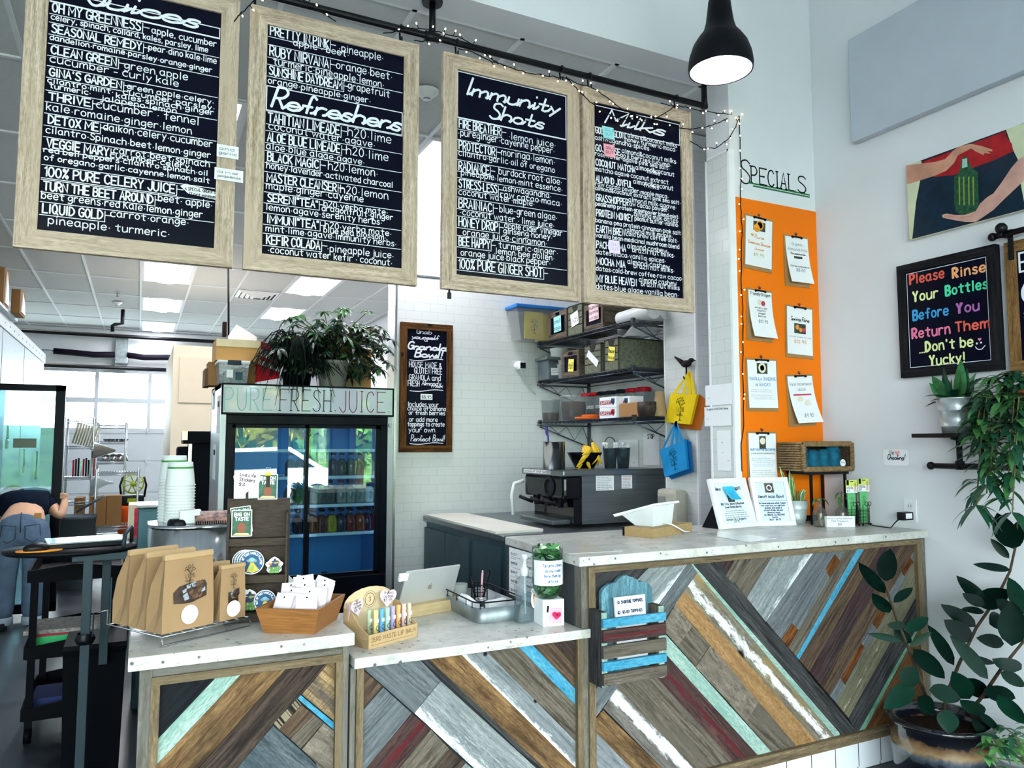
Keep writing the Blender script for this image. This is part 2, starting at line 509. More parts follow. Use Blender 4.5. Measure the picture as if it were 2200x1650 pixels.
# ---------------------------------------------------------------- one-stroke handwriting (x-height 8, capitals 12, tails -4)
GL={'a':"~6,6 4,8 1,7 0,4 1,1 3,0 5,1 6,4;6,8 6,1 7,0",'b':"0,12 0,0;~0,5 2,8 5,7 6,4 5,1 3,0 0,2",'c':"~6,7 4,8 1,7 0,4 1,1 4,0 6,1",'d':"6,12 6,0;~6,6 4,8 1,7 0,4 1,1 3,0 6,2",'e':"~0,4 6,4.5 5,7.5 3,8 1,7 0,4 1,1 4,0 6,1.5",'f':"~6,11 4,12 3,10 3,0;0,7 5,7",'g':"~6,6 4,8 1,7 0,4 1,1.5 3,1 6,4;~6,8 6,0 5,-3 3,-4 0,-3",'h':"0,12 0,0;~0,5 2,8 5,7.5 6,5 6,0",'i':"1,8 1,0;1,10.6 1,11",'j':"~2,8 2,-1 1,-4 -1,-3;2,10.6 2,11",'k':"0,12 0,0;5,8 0,3.5;1.5,5 5,0",'l':"1,12 1,0",'m':"0,8 0,0;~0,5 2,8 4,7 4.5,0;~4.5,5 6.5,8 8.5,7 9,0",'n':"0,8 0,0;~0,5 2,8 5,7.5 6,0",'o':"~3,8 1,7 0,4 1,1 3,0 5,1 6,4 5,7 3,8",'p':"0,8 0,-4;~0,6 2,8 5,7 6,4 5,1 3,0 0,2",'q':"6,8 6,-4;~6,6 4,8 1,7 0,4 1,1 3,0 6,2",'r':"0,8 0,0;~0,5 2,8 5,7.5",'s':"~5,7 3,8 1,7 1,5 4,3.5 5,2 4,0 2,0 0,1",'t':"3,11 3,1 5,0;0,8 6,8",'u':"~0,8 0,3 1,0 4,0 6,3;6,8 6,0",'v':"0,8 3,0 6,8",'w':"0,8 2,0 4.5,7 7,0 9,8",'x':"0,8 6,0;6,8 0,0",'y':"0,8 3.2,1;6,8 1,-4",'z':"0,8 6,8 0,0 6,0",'A':"0,0 3,12 6,0;1,4 5,4",'B':"0,0 0,12;~0,12 4,12 5.5,9.5 4,6.8 0,6.5;~0,6.5 4.5,6 6,3 4,0 0,0",'C':"~6,10 4,12 1,10.5 0,6 1,1.5 4,0 6,2",'D':"0,0 0,12;~0,12 3,11.5 6,8 6,4 3,.5 0,0",'E':"6,12 0,12 0,0 6,0;0,6 5,6",'F':"6,12 0,12 0,0;0,6 5,6",'G':"~6,10 4,12 1,10.5 0,6 1,1.5 4,0 6,2;6,1 6,5.5 3.5,5.5",'H':"0,0 0,12;6,0 6,12;0,6 6,6",'I':"1,0 1,12",'J':"~5,12 5,3 4,0 2,0 0,2.5",'K':"0,0 0,12;6,12 0,5;1.5,6.8 6,0",'L':"0,12 0,0 6,0",'M':"0,0 0,12 4,4 8,12 8,0",'N':"0,0 0,12 6,0 6,12",'O':"~3,12 1,10.5 0,6 1,1.5 3,0 5,1.5 6,6 5,10.5 3,12",'P':"0,0 0,12;~0,12 4,12 6,9 4,6 0,5.5",'Q':"~3,12 1,10.5 0,6 1,1.5 3,0 5,1.5 6,6 5,10.5 3,12;4,3 7,-1",'R':"0,0 0,12;~0,12 4,12 6,9 4,6 0,5.5;2,5.8 6,0",'S':"~6,10.5 4,12 1,11 1,8 4,6 6,3.5 5,.5 2,0 0,1.5",'T':"0,12 7,12;3.5,12 3.5,0",'U':"~0,12 0,3 2,0 4,0 6,3 6,12",'V':"0,12 3,0 6,12",'W':"0,12 2,0 4.5,11 7,0 9,12",'X':"0,12 6,0;6,12 0,0",'Y':"0,12 3,6 6,12;3,6 3,0",'Z':"0,12 6,12 0,0 6,0",'0':"~3,12 1,10.5 0,6 1,1.5 3,0 5,1.5 6,6 5,10.5 3,12",'1':"0,9.5 2,12 2,0",'2':"~0,10 2,12 5,11 5,8 0,0;0,0 6,0",'3':"~0,11 3,12 5,9.5 2.5,6.5 5.5,4 4,.5 0,1",'4':"4.5,0 4.5,12 0,4 6,4",'5':"5,12 .8,12 .5,7;~.5,7 4,7.5 6,4 4,.5 0,1",'6':"~5,12 1.5,8 0,4 2,0 5,1 5.5,4.5 3,6.5 .5,5",'7':"0,12 6,12 2,0",'8':"~3,6.5 1,8.5 1.5,11.5 3,12 4.5,11.5 5,8.5 3,6.5 .5,4 1,.8 3,0 5,.8 5.5,4 3,6.5",'9':"~5.5,8 3,5.5 .5,7.5 1,11 3,12 5,11 5.5,8 4,0",'.':"1,.2 1,.6",'·':"1,3.5 1,4",',':"1.2,.8 .5,-1.6",'-':"0,4 4,4","'":"1,12 .8,9.5",'"':"0,12 0,9.5;2,12 2,9.5",'!':"1,12 1,3.5;1,.2 1,.6",'%':"6,12 0,0;~1.5,12 .2,10 1.5,8.3 2.8,10 1.5,12;~4.8,3.8 3.5,2 4.8,0 6,2 4.8,3.8",'&':"~6,0 1,8 2,11 4,10 3,7 0,3.5 2,0 4.5,1 6,4.5",'(':"~2,13 0,8 0,4 2,-1",')':"~0,13 2,8 2,4 0,-1",'$':"~6,9.5 4,11 1,10 1,7.5 4,6 6,3.5 5,1.2 2,1 0,2.5;3,13 3,-1",':':"1,1 1,1.5;1,6.5 1,7",'/':"0,-1 4,12",'~':"~0,4 2,5.5 4,3 6,4.5",}
def smooth_pts(P,k=4):
 out=[]
 N=len(P)
 for i in range(N-1):
  a,b,c,d=P[max(0,i-1)],P[i],P[i+1],P[min(N-1,i+2)]
  for j in range(k):
   t=j/k
   out.append(tuple(.5*(2*b[q]+(c[q]-a[q])*t+(2*a[q]-5*b[q]+4*c[q]-d[q])*t*t+(3*b[q]-a[q]-3*c[q]+d[q])*t**3) for q in (0,1)))
 out.append(P[-1])
 return out
_GC={}
def glyph(ch):
 if ch in _GC:return _GC[ch]
 st=[]
 for part in GL.get(ch,'').split(';'):
  if not part:continue
  sm=part[0]=='~'
  P=[tuple(float(q) for q in p.split(',')) for p in part.lstrip('~').split()]
  st.append((sm,smooth_pts(P,3) if sm else P,P))
 w=max([p[0] for _,P,_ in st for p in P]+[2.0]) if st else 3.0
 _GC[ch]=(st,w)
 return _GC[ch]
def text_lines(text,gap=2.4,slant=0.0,script=False,serif=0.0,jitter=0.0,space=5.0):
 """strokes of a line of lettering in font units, and its width"""
 out,x,prev=[],0.0,None
 for ch in text:
  if ch==' ':
   x+=space;prev=None
   continue
  st,w=glyph(ch)
  dy=random.uniform(-jitter,jitter);k=1+random.uniform(-jitter,jitter)*.08
  if script and prev is not None and ch.islower():
   out.append([(prev[0]-.8,.4),(prev[0]+.5,.8),(x+.2,2.8)])
  for sm,P,raw in st:
   sq=(lambda y:y*.58 if y<=8 else 4.64+(y-8)*1.5) if script and ch.islower() else (lambda y:y)
   out.append([(x+p[0],sq(p[1])*k+dy) for p in P])
   if serif and not sm and ch.isalpha():
    for e in (raw[0],raw[-1]):
     if abs(e[1])<.1 or abs(e[1]-12)<.1 or abs(e[1]-8)<.1:
      out.append([(x+e[0]-serif,e[1]),(x+e[0]+serif,e[1])])
  x+=w
  prev=(x,0) if ch.islower() or script else None
  x+=gap
 return [[(a+b*slant,b) for a,b in P] for P in out],max(.1,x-gap)
def write(mb,fr,text,x,y,h,width=None,pen=None,mat=0,center=False,lift=0.0008,**k):
 """letter a line on frame fr; x,y start of the base line, h capital height (all metres)"""
 P,w=text_lines(text,**k)
 sy=h/12.0
 sx=sy if width is None else width/w
 if width is None and center:pass
 if center:x=x-w*sx/2
 o,ux,uy,n=fr
 pen=pen or h*.11
 for st in P:
  mb.stroke([o+ux*(x+a*sx)+uy*(y+b*sy) for a,b in st],pen,mat,n,lift)
 return w*sx
def line(mb,fr,pts,w,mat=0,lift=0.0008,smooth=False):
 o,ux,uy,n=fr
 if smooth:pts=smooth_pts(pts,5)
 mb.stroke([o+ux*a+uy*b for a,b in pts],w,mat,n,lift)
def shape(mb,fr,pts,mat=0,lift=0.0006,thick=0.0):
 o,ux,uy,n=fr
 b=len(mb.v)
 P=[o+ux*a+uy*c+n*lift for a,c in pts]
 if thick:
  mb.prism(P,n,thick,mat)
 else:
  mb.v+=P
  mb.face(range(b,b+len(pts)),mat)
def disc(cx,cy,r,n=20,ry=None):
 ry=r if ry is None else ry
 return [(cx+r*math.cos(2*PI*i/n),cy+ry*math.sin(2*PI*i/n)) for i in range(n)]
def rect(x0,y0,x1,y1):
 return [(x0,y0),(x1,y0),(x1,y1),(x0,y1)]
def heart(cx,cy,s,n=24):
 out=[]
 for i in range(n):
  t=2*PI*i/n
  out.append((cx+s*16*math.sin(t)**3/17,cy+s*(13*math.cos(t)-5*math.cos(2*t)-2*math.cos(3*t)-math.cos(4*t))/17))
 return out
def tree_mark(mb,fr,cx,cy,s,mat=0,lift=0.001):
 """the small tree emblem printed on bags and bottles; s = height"""
 w=s*.022
 for pts in ([(0,-.5),(0,-.1),(.01,.12)],[(.01,.1),(-.1,.25),(-.2,.32)],[(0,.0),(.1,.2),(.14,.36)],[(-.03,.17),(-.04,.3),(-.02,.42)],[(.07,.15),(.2,.24),(.27,.25)],[(-.1,.25),(-.12,.36),(-.1,.4)],[(-.02,-.5),(.02,-.3),(.03,-.1)]):
  line(mb,fr,[(cx+a*s,cy+b*s) for a,b in pts],w,mat,lift)
 for a,b in ((-.24,.34),(-.2,.42),(-.1,.46),(-.01,.5),(.1,.44),(.18,.38),(.15,.5),(.3,.28),(.24,.36),(-.28,.26),(-.15,.3),(.04,.36)):
  shape(mb,fr,disc(cx+a*s,cy+b*s,.035*s,6,.025*s),mat,lift)
 for t,x in (('IVE',.08),('LI',-.22)):
  write(mb,fr,t,cx+x*s,cy-.13*s,.2*s,width=.14*s if t=='LI' else.2*s,pen=w*.8,mat=mat,lift=lift)
 for t,x in (('Co',.07),('Eat',-.22)):
  write(mb,fr,t,cx+x*s,cy-.32*s,.1*s,pen=w*.7,mat=mat,lift=lift)
 line(mb,fr,[(cx-.1*s,cy-.52*s),(cx+.12*s,cy-.53*s)],w,mat,lift)
def para(mb,fr,x,y,w,h,rows,mat=0,pen=0.0012,words=None,seed=1,center=False):
 """small print: rows of short wavy strokes"""
 rnd=random.Random(seed)
 for i in range(rows):
  yy=y-h*i
  a=x+(rnd.uniform(0,.15)*w if center else 0)
  e=x+w-(rnd.uniform(0,.15)*w if center else rnd.uniform(0,.3)*w)
  while a<e-h*.6:
   l=min(rnd.uniform(h*.8,h*2.6),e-a)
   k=max(2,int(l/(h*.28)))
   line(mb,fr,[(a+l*j/k,yy+(h*.32 if j%2 else 0)) for j in range(k+1)],pen,mat)
   a+=l+h*.5
# ================================================================ the room
ZC,ZH=3.58,4.95
YB0,YB1=3.12,3.31
paint=M('wall_paint','#d9dce0',rough=0.7,var=0.02,scale=3,bump=0.04,bscale=220)
paint_k=M('kitchen_paint','#d8dcde',rough=0.7,var=0.03,scale=2,bump=0.03,bscale=200)
trim_m=M('white_trim','#e6e8ea',rough=0.45,var=0.02)
grey_m=M('galvanised','#8f999c',rough=0.4,metal=0.8,var=0.2,scale=18)
black_m=M('black_pipe','#080a12',rough=0.4,var=0.3,spec=0.25)
def tile_mat(name,base,mortar,w=.1385,h=.0693,axes='XZ',gloss=0.18,gap=0.0013):
 m,nt,b,out=_new(name)
 tc=nd(nt,'ShaderNodeTexCoord')
 sp=nd(nt,'ShaderNodeSeparateXYZ');nt.links.new(tc.outputs['Object'],sp.inputs[0])
 cb=nd(nt,'ShaderNodeCombineXYZ')
 nt.links.new(sp.outputs['XYZ'.index(axes[0])],cb.inputs[0]);nt.links.new(sp.outputs['XYZ'.index(axes[1])],cb.inputs[1])
 br=nd(nt,'ShaderNodeTexBrick',offset=0.5,i_Scale=1.0,i_Mortar_Size=gap,i_Mortar_Smooth=0.4,i_Brick_Width=w,i_Row_Height=h,i_Bias=-.2)
 nt.links.new(cb.outputs[0],br.inputs[0])
 c=hexc(base)
 br.inputs['Color1'].default_value=c
 br.inputs['Color2'].default_value=tuple(x*.98 for x in c[:3])+(1,)
 br.inputs['Mortar'].default_value=hexc(mortar)
 nt.links.new(br.outputs[0],b.inputs['Base Color'])
 b.inputs['Roughness'].default_value=gloss
 ns=nd(nt,'ShaderNodeTexNoise',i_Scale=9.0,i_Detail=1.0);nt.links.new(tc.outputs['Object'],ns.inputs[0])
 ad=nd(nt,'ShaderNodeMath',operation='MULTIPLY_ADD');nt.links.new(br.outputs['Fac'],ad.inputs[0]);ad.inputs[1].default_value=-0.6
 nt.links.new(ns.outputs['Fac'],ad.inputs[2])
 bp=nd(nt,'ShaderNodeBump',i_Strength=0.25,i_Distance=0.004);nt.links.new(ad.outputs[0],bp.inputs['Height']);nt.links.new(bp.outputs[0],b.inputs['Normal'])
 return m
tile_x=tile_mat('subway_tile_front','#d5d9d8','#b4baba')
tile_y=tile_mat('subway_tile_side','#d3d7d5','#b4bab8',axes='YZ')
tile_base=tile_mat('base_tile','#e4e9ee','#39404a',w=.15,h=.3,gap=.003)
# floor of polished concrete
m,nt,b,out=_new('polished_concrete')
tc=nd(nt,'ShaderNodeTexCoord')
n1=nd(nt,'ShaderNodeTexNoise',i_Scale=1.3,i_Detail=8.0,i_Roughness=0.65,i_Distortion=0.6);nt.links.new(tc.outputs['Object'],n1.inputs[0])
nt.links.new(ramp(nt,n1.outputs['Fac'],[(0.3,hexc('#181b20')),(0.55,hexc('#2b3036')),(0.75,hexc('#454a4f'))]),b.inputs['Base Color'])
nt.links.new(ramp(nt,n1.outputs['Fac'],[(0.3,(.28,)*3+(1,)),(0.7,(.45,)*3+(1,))]),b.inputs['Roughness'])
struct('floor',MB().box((-6.1,-4.1,-.12),(4.2,15.8,0)),m)
# outer shell
struct('wall_right',MB().box((3.55,-.7,0),(3.75,15.8,ZH+.1)).box((3.55,-4.1,0),(3.75,-.7,.35)).box((3.55,-4.1,3.35),(3.75,-.7,ZH+.1)),paint)
struct('window_5',MB().box((3.6,-3.9,.35),(3.66,-3.84,3.35)).box((3.6,-.76,.35),(3.66,-.7,3.35)).box((3.6,-2.3,.35),(3.66,-2.24,3.35)),M('dark_mullion','#20242b',rough=0.5))
struct('wall_left',MB().box((-6.2,-4.1,0),(-6.0,15.8,ZH+.1)),paint)
struct('ceiling_shop',MB().box((-6.2,-4.1,ZH),(3.75,YB1,ZH+.15)),paint)
w=MB()
for x0,x1 in ((-6.2,-5.25),(-2.8,-2.7),(-.25,-.15),(2.36,2.45),(3.3,3.75)):w.box((x0,-4.1,0),(x1,-3.95,ZH))
w.box((-6.2,-4.1,0),(3.75,-3.95,.35));w.box((-6.2,-4.1,3.35),(3.75,-3.95,ZH))
struct('wall_front',w,M('dark_mullion','#20242b',rough=0.5))
pane=glass('window_pane','#f4fafa')
for i,(x0,x1) in enumerate(((-5.25,-2.8),(-2.7,-.25),(-.15,2.36),(2.45,3.3))):
 f=MB()
 for a,c in (((x0,.35),(x1,.41)),((x0,3.29),(x1,3.35)),((x0,.41),(x0+.05,3.29)),((x1-.05,.41),(x1,3.29))):f.box((a[0],-4.06,a[1]),(c[0],-3.98,c[1]))
 o=struct('window_%d'%(i+1),f,M('dark_mullion','#20242b'))
 MB().box((x0+.05,-4.025,.41),(x1-.05,-4.017,3.29)).build('window_pane',pane,o)
# bulkhead over the counter opening and the pillar at its right end
struct('wall_bulkhead',MB().box((-6.0,YB0,ZC),(3.55,YB1,ZH)),paint)
struct('wall_pillar',MB().box((2.895,YB0,0),(3.55,YB1,ZC)),paint)
struct('wall_orange',MB().box((2.93,YB0-.003,0),(3.549,YB0+.001,2.872)),M('orange_paint','#f07800',rough=0.55,var=0.03,scale=2))
struct('wall_pillar_tile',MB().box((2.888,YB0+.006,0),(2.897,YB1,3.13)),tile_y)
t=MB()
t.box((2.885,YB0-.004,0),(2.925,YB0+.004,3.14));t.box((2.884,YB0-.003,0),(2.892,YB0+.012,3.14));t.box((2.884,YB1-.01,0),(2.893,YB1+.003,3.14));t.box((2.884,YB0,3.128),(2.893,YB1,3.14))
struct('trim_1',t,trim_m)
# kitchen walls
struct('wall_back',MB().box((1.79,5.70,0),(3.55,5.88,2.845)),tile_x)
struct('wall_back_upper',MB().box((1.80,5.80,2.845),(3.55,5.90,ZC)),paint)
t=MB().box((1.783,5.694,0),(1.789,5.885,2.86)).box((1.783,5.692,0),(1.80,5.7,2.86)).box((1.783,5.692,2.846),(3.55,5.79,2.86))
struct('trim_2',t,M('steel_edge','#c6ced0',rough=0.22,metal=0.9,var=0.05))
struct('wall_alcove',MB().box((3.535,4.2,0),(3.549,5.7,3.0)),tile_y)
struct('wall_pier',MB().box((3.27,3.87,0),(3.55,4.20,ZC)),tile_x)
struct('wall_pier_tile',MB().box((3.262,3.875,0),(3.272,4.2,3.13)),tile_y)
t=MB().box((3.258,4.19,0),(3.274,4.205,3.13)).box((3.258,3.865,0),(3.274,3.88,3.13))
struct('trim_3',t,trim_m)
# kitchen ceiling with its grid
struct('ceiling_kitchen',MB().box((-6.0,YB1,ZC+.012),(3.55,15.8,ZC+.1)),M('ceiling_tile','#d2d5d4',rough=0.9,var=0.03,scale=40,bump=0.1,bscale=300))
g=MB()
GX=[-.05+.5835*i for i in range(-10,7)]
GY=[10.6+1.178*i for i in range(-6,5)]
for x in GX:g.box((x-.012,YB1,ZC),(x+.012,15.6,ZC+.013))
for y in GY:g.box((-6.0,y-.012,ZC+.001),(3.55,y+.012,ZC+.0128))
g.box((-6,YB1,ZC),(3.55,YB1+.02,ZC+.013))
struct('trim_4',g,M('ceiling_grid','#e4e8ea',rough=0.5,var=0.01))
# far wall with the glazed garage door
w=MB()
w.box((-6.0,15.5,2.84),(3.55,15.7,ZC));w.box((-6,15.5,0),(-2.55,15.7,2.84));w.box((2.0,15.5,0),(3.55,15.7,2.84))
struct('wall_far',w,paint_k)
d=MB()
DZ=[0,.61,1.18,1.74,2.29,2.84]
DX=[-2.45+.865*i for i in range(6)]
for z in DZ[3:]:d.box((-2.55,15.5,z-.045),(2.0,15.55,z+.045))
for z in DZ[:3]:d.box((-2.55,15.51,z+.012),(2.0,15.55,z+(.56 if z<1 else.54)))
d.box((-2.55,15.52,0),(2.0,15.545,1.75))
for x in DX:
 d.box((x-.03,15.485,1.74),(x+.03,15.55,2.84));d.box((x-.035,15.503,0),(x+.035,15.52,1.74))
 for z in DZ[1:-1]:d.prism([(x-.035,15.49,z),(x,15.49,z-.07),(x+.035,15.49,z),(x+.035,15.49,z+.05),(x-.035,15.49,z+.05)],(0,1,0),.02)
do=struct('door_1',d,M('garage_door','#c4cdd2',rough=0.5,var=0.04,scale=2))
for x0,x1 in zip(DX[:-1],DX[1:]):
 for z0,z1 in ((1.785,2.245),(2.335,2.795)):MB().box((x0+.03,15.52,z0),(x1-.03,15.525,z1)).build('window_pane',pane,do)
# walk-in cooler on the left and the beige one at the back
wk=MB().box((-4.5,5.6,0),(-1.35,13.5,2.735))
wi=struct('wall_cooler',wk,M('stucco_steel','#8f9aa1',rough=0.5,metal=0.6,var=0.08,scale=30,bump=0.15,bscale=160))
t=MB().box((-4.5,5.58,2.735),(-1.335,13.52,2.875))
for y in (7.9,9.6,11.3):t.box((-1.352,y,0),(-1.345,y+.03,2.735))
for i in range(12):t.sphere((-1.334,9.6+.34*i,2.8),.01,0,6)
t.build('cooler_trim',M('bare_aluminium','#a9b0b3',rough=0.5,metal=0.5),wi)
bw=struct('wall_beige',MB().box((.305,9.0,0),(1.02,11.5,2.585)),M('beige_panel','#dccdb6',rough=0.6,var=0.03,scale=3))
MB().box((.37,8.985,1.95),(.98,9.0,2.46),bev=.004).box((.84,8.992,0),(.85,9.0,1.95)).build('access_panel',M('beige_panel_raised','#d9cab2',rough=0.6,var=0.02),bw)
# skirting along the right wall, street outside
struct('baseboard_right',MB().box((3.535,-.6,0),(3.55,2.5,.07)),M('grey_skirting','#9aa0a2',rough=0.5))
struct('ground_outside',MB().box((-40,-40,-.14),(40,45,-.125)),M('asphalt','#6d7073',rough=0.9,var=0.15))
# ================================================================ counters with reclaimed-plank fronts
m,nt,b,out=_new('speckled_laminate')
tc=nd(nt,'ShaderNodeTexCoord')
n1=nd(nt,'ShaderNodeTexNoise',i_Scale=11.0,i_Detail=6.0,i_Roughness=0.7);nt.links.new(tc.outputs['Object'],n1.inputs[0])
mpx=nd(nt,'ShaderNodeMapping');mpx.inputs['Scale'].default_value=(22,60,60);nt.links.new(tc.outputs['Object'],mpx.inputs[0])
n2=nd(nt,'ShaderNodeTexNoise',i_Scale=1.0,i_Detail=4.0,i_Roughness=0.6);nt.links.new(mpx.outputs[0],n2.inputs[0])
vo=nd(nt,'ShaderNodeTexVoronoi',i_Scale=26.0);nt.links.new(tc.outputs['Object'],vo.inputs[0])
c=ramp(nt,n1.outputs['Fac'],[(0.3,hexc('#9f9f9a')),(0.5,hexc('#c0bfba')),(0.7,hexc('#d2d1cd'))])
c=mixc(nt,ramp(nt,n2.outputs['Fac'],[(0.60,(0,0,0,1)),(0.72,(.75,.75,.75,1))]),c,hexc('#857a6e'))
rnd_=nd(nt,'ShaderNodeMath',operation='MULTIPLY_ADD');nt.links.new(n1.outputs['Fac'],rnd_.inputs[0]);rnd_.inputs[1].default_value=.45;nt.links.new(vo.outputs['Distance'],rnd_.inputs[2])
c=mixc(nt,ramp(nt,rnd_.outputs[0],[(0.32,(.95,.95,.95,1)),(0.40,(0,0,0,1))]),c,hexc('#4a4a4d'))
nt.links.new(c,b.inputs['Base Color'])
b.inputs['Roughness'].default_value=.3
LAM=m
W_frame=wood('frame_wood','#665845','#9a8669','#84735b',along=3,across=45,contrast=(.3,.7),blotch=1.5,bump=.15)
W_post=wood('post_wood','#5c5850','#8f8a80','#7c7a76',along=3,across=40,contrast=(.3,.7),blotch=1.5,bump=.15)
WD=dict(gray=wood('plank_gray','#4f5459','#8b9297','#6f757b',across=90,contrast=(.3,.7)),lgray=wood('plank_light_gray','#7c8489','#b1b8ba','#8d9497',across=80,contrast=(.3,.7),paint='#d7dbdf',paint_at=.05,paint_soft=.1),grayhole=wood('plank_gray_pitted','#6f757b','#a9afb4','#8a9096',holes=13,paint='#dde1e6',paint_at=.02,paint_soft=.14),dgray=wood('plank_dark_gray','#26282c','#5b5a5a','#3b3b3f',across=80),black=wood('plank_blackened','#0b0f1a','#24272b','#1a1c22',across=110),brown=wood('plank_brown','#3c2f28','#7a6450','#5b4a3e',across=90),dbrown=wood('plank_dark_brown','#2c2422','#5f5046','#41352f',across=75),gbrown=wood('plank_gray_brown','#4e463e','#857c70','#6a6258',across=85),honey=wood('plank_honey','#6e5236','#a6835a','#33281f',across=50,blotch=1.6),orange=wood('plank_orange_brown','#5a3216','#9c6231','#2c1a12',across=55,blotch=4),tan=wood('plank_tan_sawn','#a47d53','#c29a6c','#94704a',across=30,saw='#9a6f45',bump=.2,blotch=2),tansaw=wood('plank_yellow_sawn','#8a6f4d','#c0a379','#40444f',across=60,saw='#5b4a38',blotch=4),curly=wood('plank_curly','#5f564e','#a69a8c','#7d7268',along=14,across=46,contrast=(.3,.7)),mint=wood('plank_mint','#a0c2b8','#bfdad1','#83aca0',across=45,contrast=(.3,.7),bump=.5),blue=wood('plank_blue','#3f9cc4','#62b4d6','#4fa6cb',across=30,blotch=8,bump=.15),white=wood('plank_white_worn','#5e5955','#8f8a85','#6f6966',paint='#e9edf2',paint_at=.72,paint_soft=.2,paint_n=9),whitetan=wood('plank_white_tan','#6d665f','#97907f','#a78f5f',paint='#eef1f4',paint_at=.42,paint_soft=.12,paint_n=12,holes=5),red=wood('plank_red_worn','#35282a','#6a4c48','#4c3a39',paint='#5b1d23',paint_at=.45,paint_soft=.08,paint_n=11),purple=wood('plank_plum','#2f2527','#5a4a4a','#472a31',across=80),olive=wood('plank_olive_chipped','#6a6652','#8c8871','#77735e',across=60,paint='#c9c6ae',paint_at=.5,paint_soft=-.06,paint_n=16),striped=wood('plank_striped','#2b2622','#a39580',None,along=1,across=120,contrast=(.42,.58)),bluegray=wood('plank_blue_gray','#22303c','#6f7a80','#46545d',across=45,contrast=(.25,.7)),green=wood('plank_green','#5f9c7f','#86bfa3',None,across=30),rust=wood('plank_rust','#5b3a22','#8b6038','#6a4427',across=40),)
WK=list(WD)
YP=2.52
def clip(poly,x0,x1,z0,z1):
 def cut(P,f,g):
  out=[]
  for i in range(len(P)):
   a,c=P[i-1],P[i]
   fa,fc=f(a),f(c)
   if (fa>=0)!=(fc>=0):
    t=fa/(fa-fc)
    out.append((a[0]+(c[0]-a[0])*t,a[1]+(c[1]-a[1])*t))
   if fc>=0:out.append(c)
  return out
 for f in (lambda p:p[0]-x0,lambda p:x1-p[0],lambda p:p[1]-z0,lambda p:z1-p[1]):
  if len(poly)>2:poly=cut(poly,f,None)
 return poly
def planks(mb,crop,rows,box,lift=0.0):
 cx,cy,sc=crop
 for kind,P in rows:
  W=[]
  for i in range(0,len(P),2):
   p=at(cx+P[i]/sc,cy+P[i+1]/sc,y=YP)
   W.append((p.x,p.z))
  g0,g1=W[0],W[1]
  Q=clip(W,*box)
  if len(Q)<3:continue
  area=sum(Q[i-1][0]*Q[i][1]-Q[i][0]*Q[i-1][1] for i in range(len(Q)))
  if area<0:Q=Q[::-1]
  mx=sum(q[0] for q in Q)/len(Q);mz=sum(q[1] for q in Q)/len(Q)
  Q=[(q[0]+(mx-q[0])*min(.2,.0012/max(.01,math.hypot(q[0]-mx,q[1]-mz))),q[1]+(mz-q[1])*min(.2,.0012/max(.01,math.hypot(q[0]-mx,q[1]-mz)))) for q in Q]
  d=.010+random.uniform(0,.0035)+lift
  mb.plank([(x,YP+.012,z) for x,z in Q],(0,-1,0),d,(g0[0],0,g0[1]),(g1[0],0,g1[1]),WK.index(kind))
A_=(280,1380,4.4);B_=(740,1340,4.0);C_=(1240,1150,3.3);D_=(1560,1130,3.173);F_=(0,0,1)
PL_LEFT=[('black',(230,945,900,240,230,240)),('mint',(100,1085,885,255,1130,215,240,1170,-200,1640,-420,1640)),('honey',(240,1170,1115,230,1540,175,650,1188,180,1700,-250,1700)),('dbrown',(650,1188,1540,175,1945,108,1010,1188,560,1700,180,1700)),('tansaw',(1620,495,1960,773,1960,90)),('blue',(1610,500,1960,788,1960,860,1580,530)),('striped',(1350,770,1400,830,1620,590,1575,535)),('brown',(1400,830,1620,595,1740,685,1510,915)),('gbrown',(1510,915,1740,685,1830,755,1610,1010)),('curly',(1830,760,1960,860,1960,1290,1620,1015)),('gbrown',(1620,1015,1960,1290,1960,1700,1750,1130)),('bluegray',(1350,785,1800,1188,2400,1700,560,1700,1010,1188))]
PL_LOW=[('brown',(120,780,330,540,145,385,120,360)),('gray',(120,780,335,545,580,768,190,1240,-200,1700,-400,1400)),('red',(190,1240,585,775,745,905,470,1240,50,1760,-250,1760)),('gbrown',(470,1240,745,905,905,1075,770,1240,320,1760,50,1760)),('dbrown',(770,1240,905,1075,1045,1195,1000,1250,560,1760,320,1760)),('lgray',(1000,1250,1045,1195,1700,1800,560,1760)),('gray',(150,375,600,768,825,490,640,295,130,340)),('lgray',(600,768,1110,1240,1760,1830,2330,1830,1650,1240,825,492)),('dgray',(640,290,1130,735,1650,1240,2330,1830,2400,1830,1710,1240,1150,700,700,285)),('honey',(700,285,1715,1240,2400,1860,2750,1860,1995,1245,980,240)),('grayhole',(980,240,1995,1245,1995,1015,1190,205)),('gbrown',(1190,205,1995,1012,1995,708,1470,170)),('blue',(1470,170,1995,708,1995,572,1575,140)),('brown',(1575,140,1995,572,1995,395,1750,100)),('dbrown',(1750,100,1995,395,1995,80))]
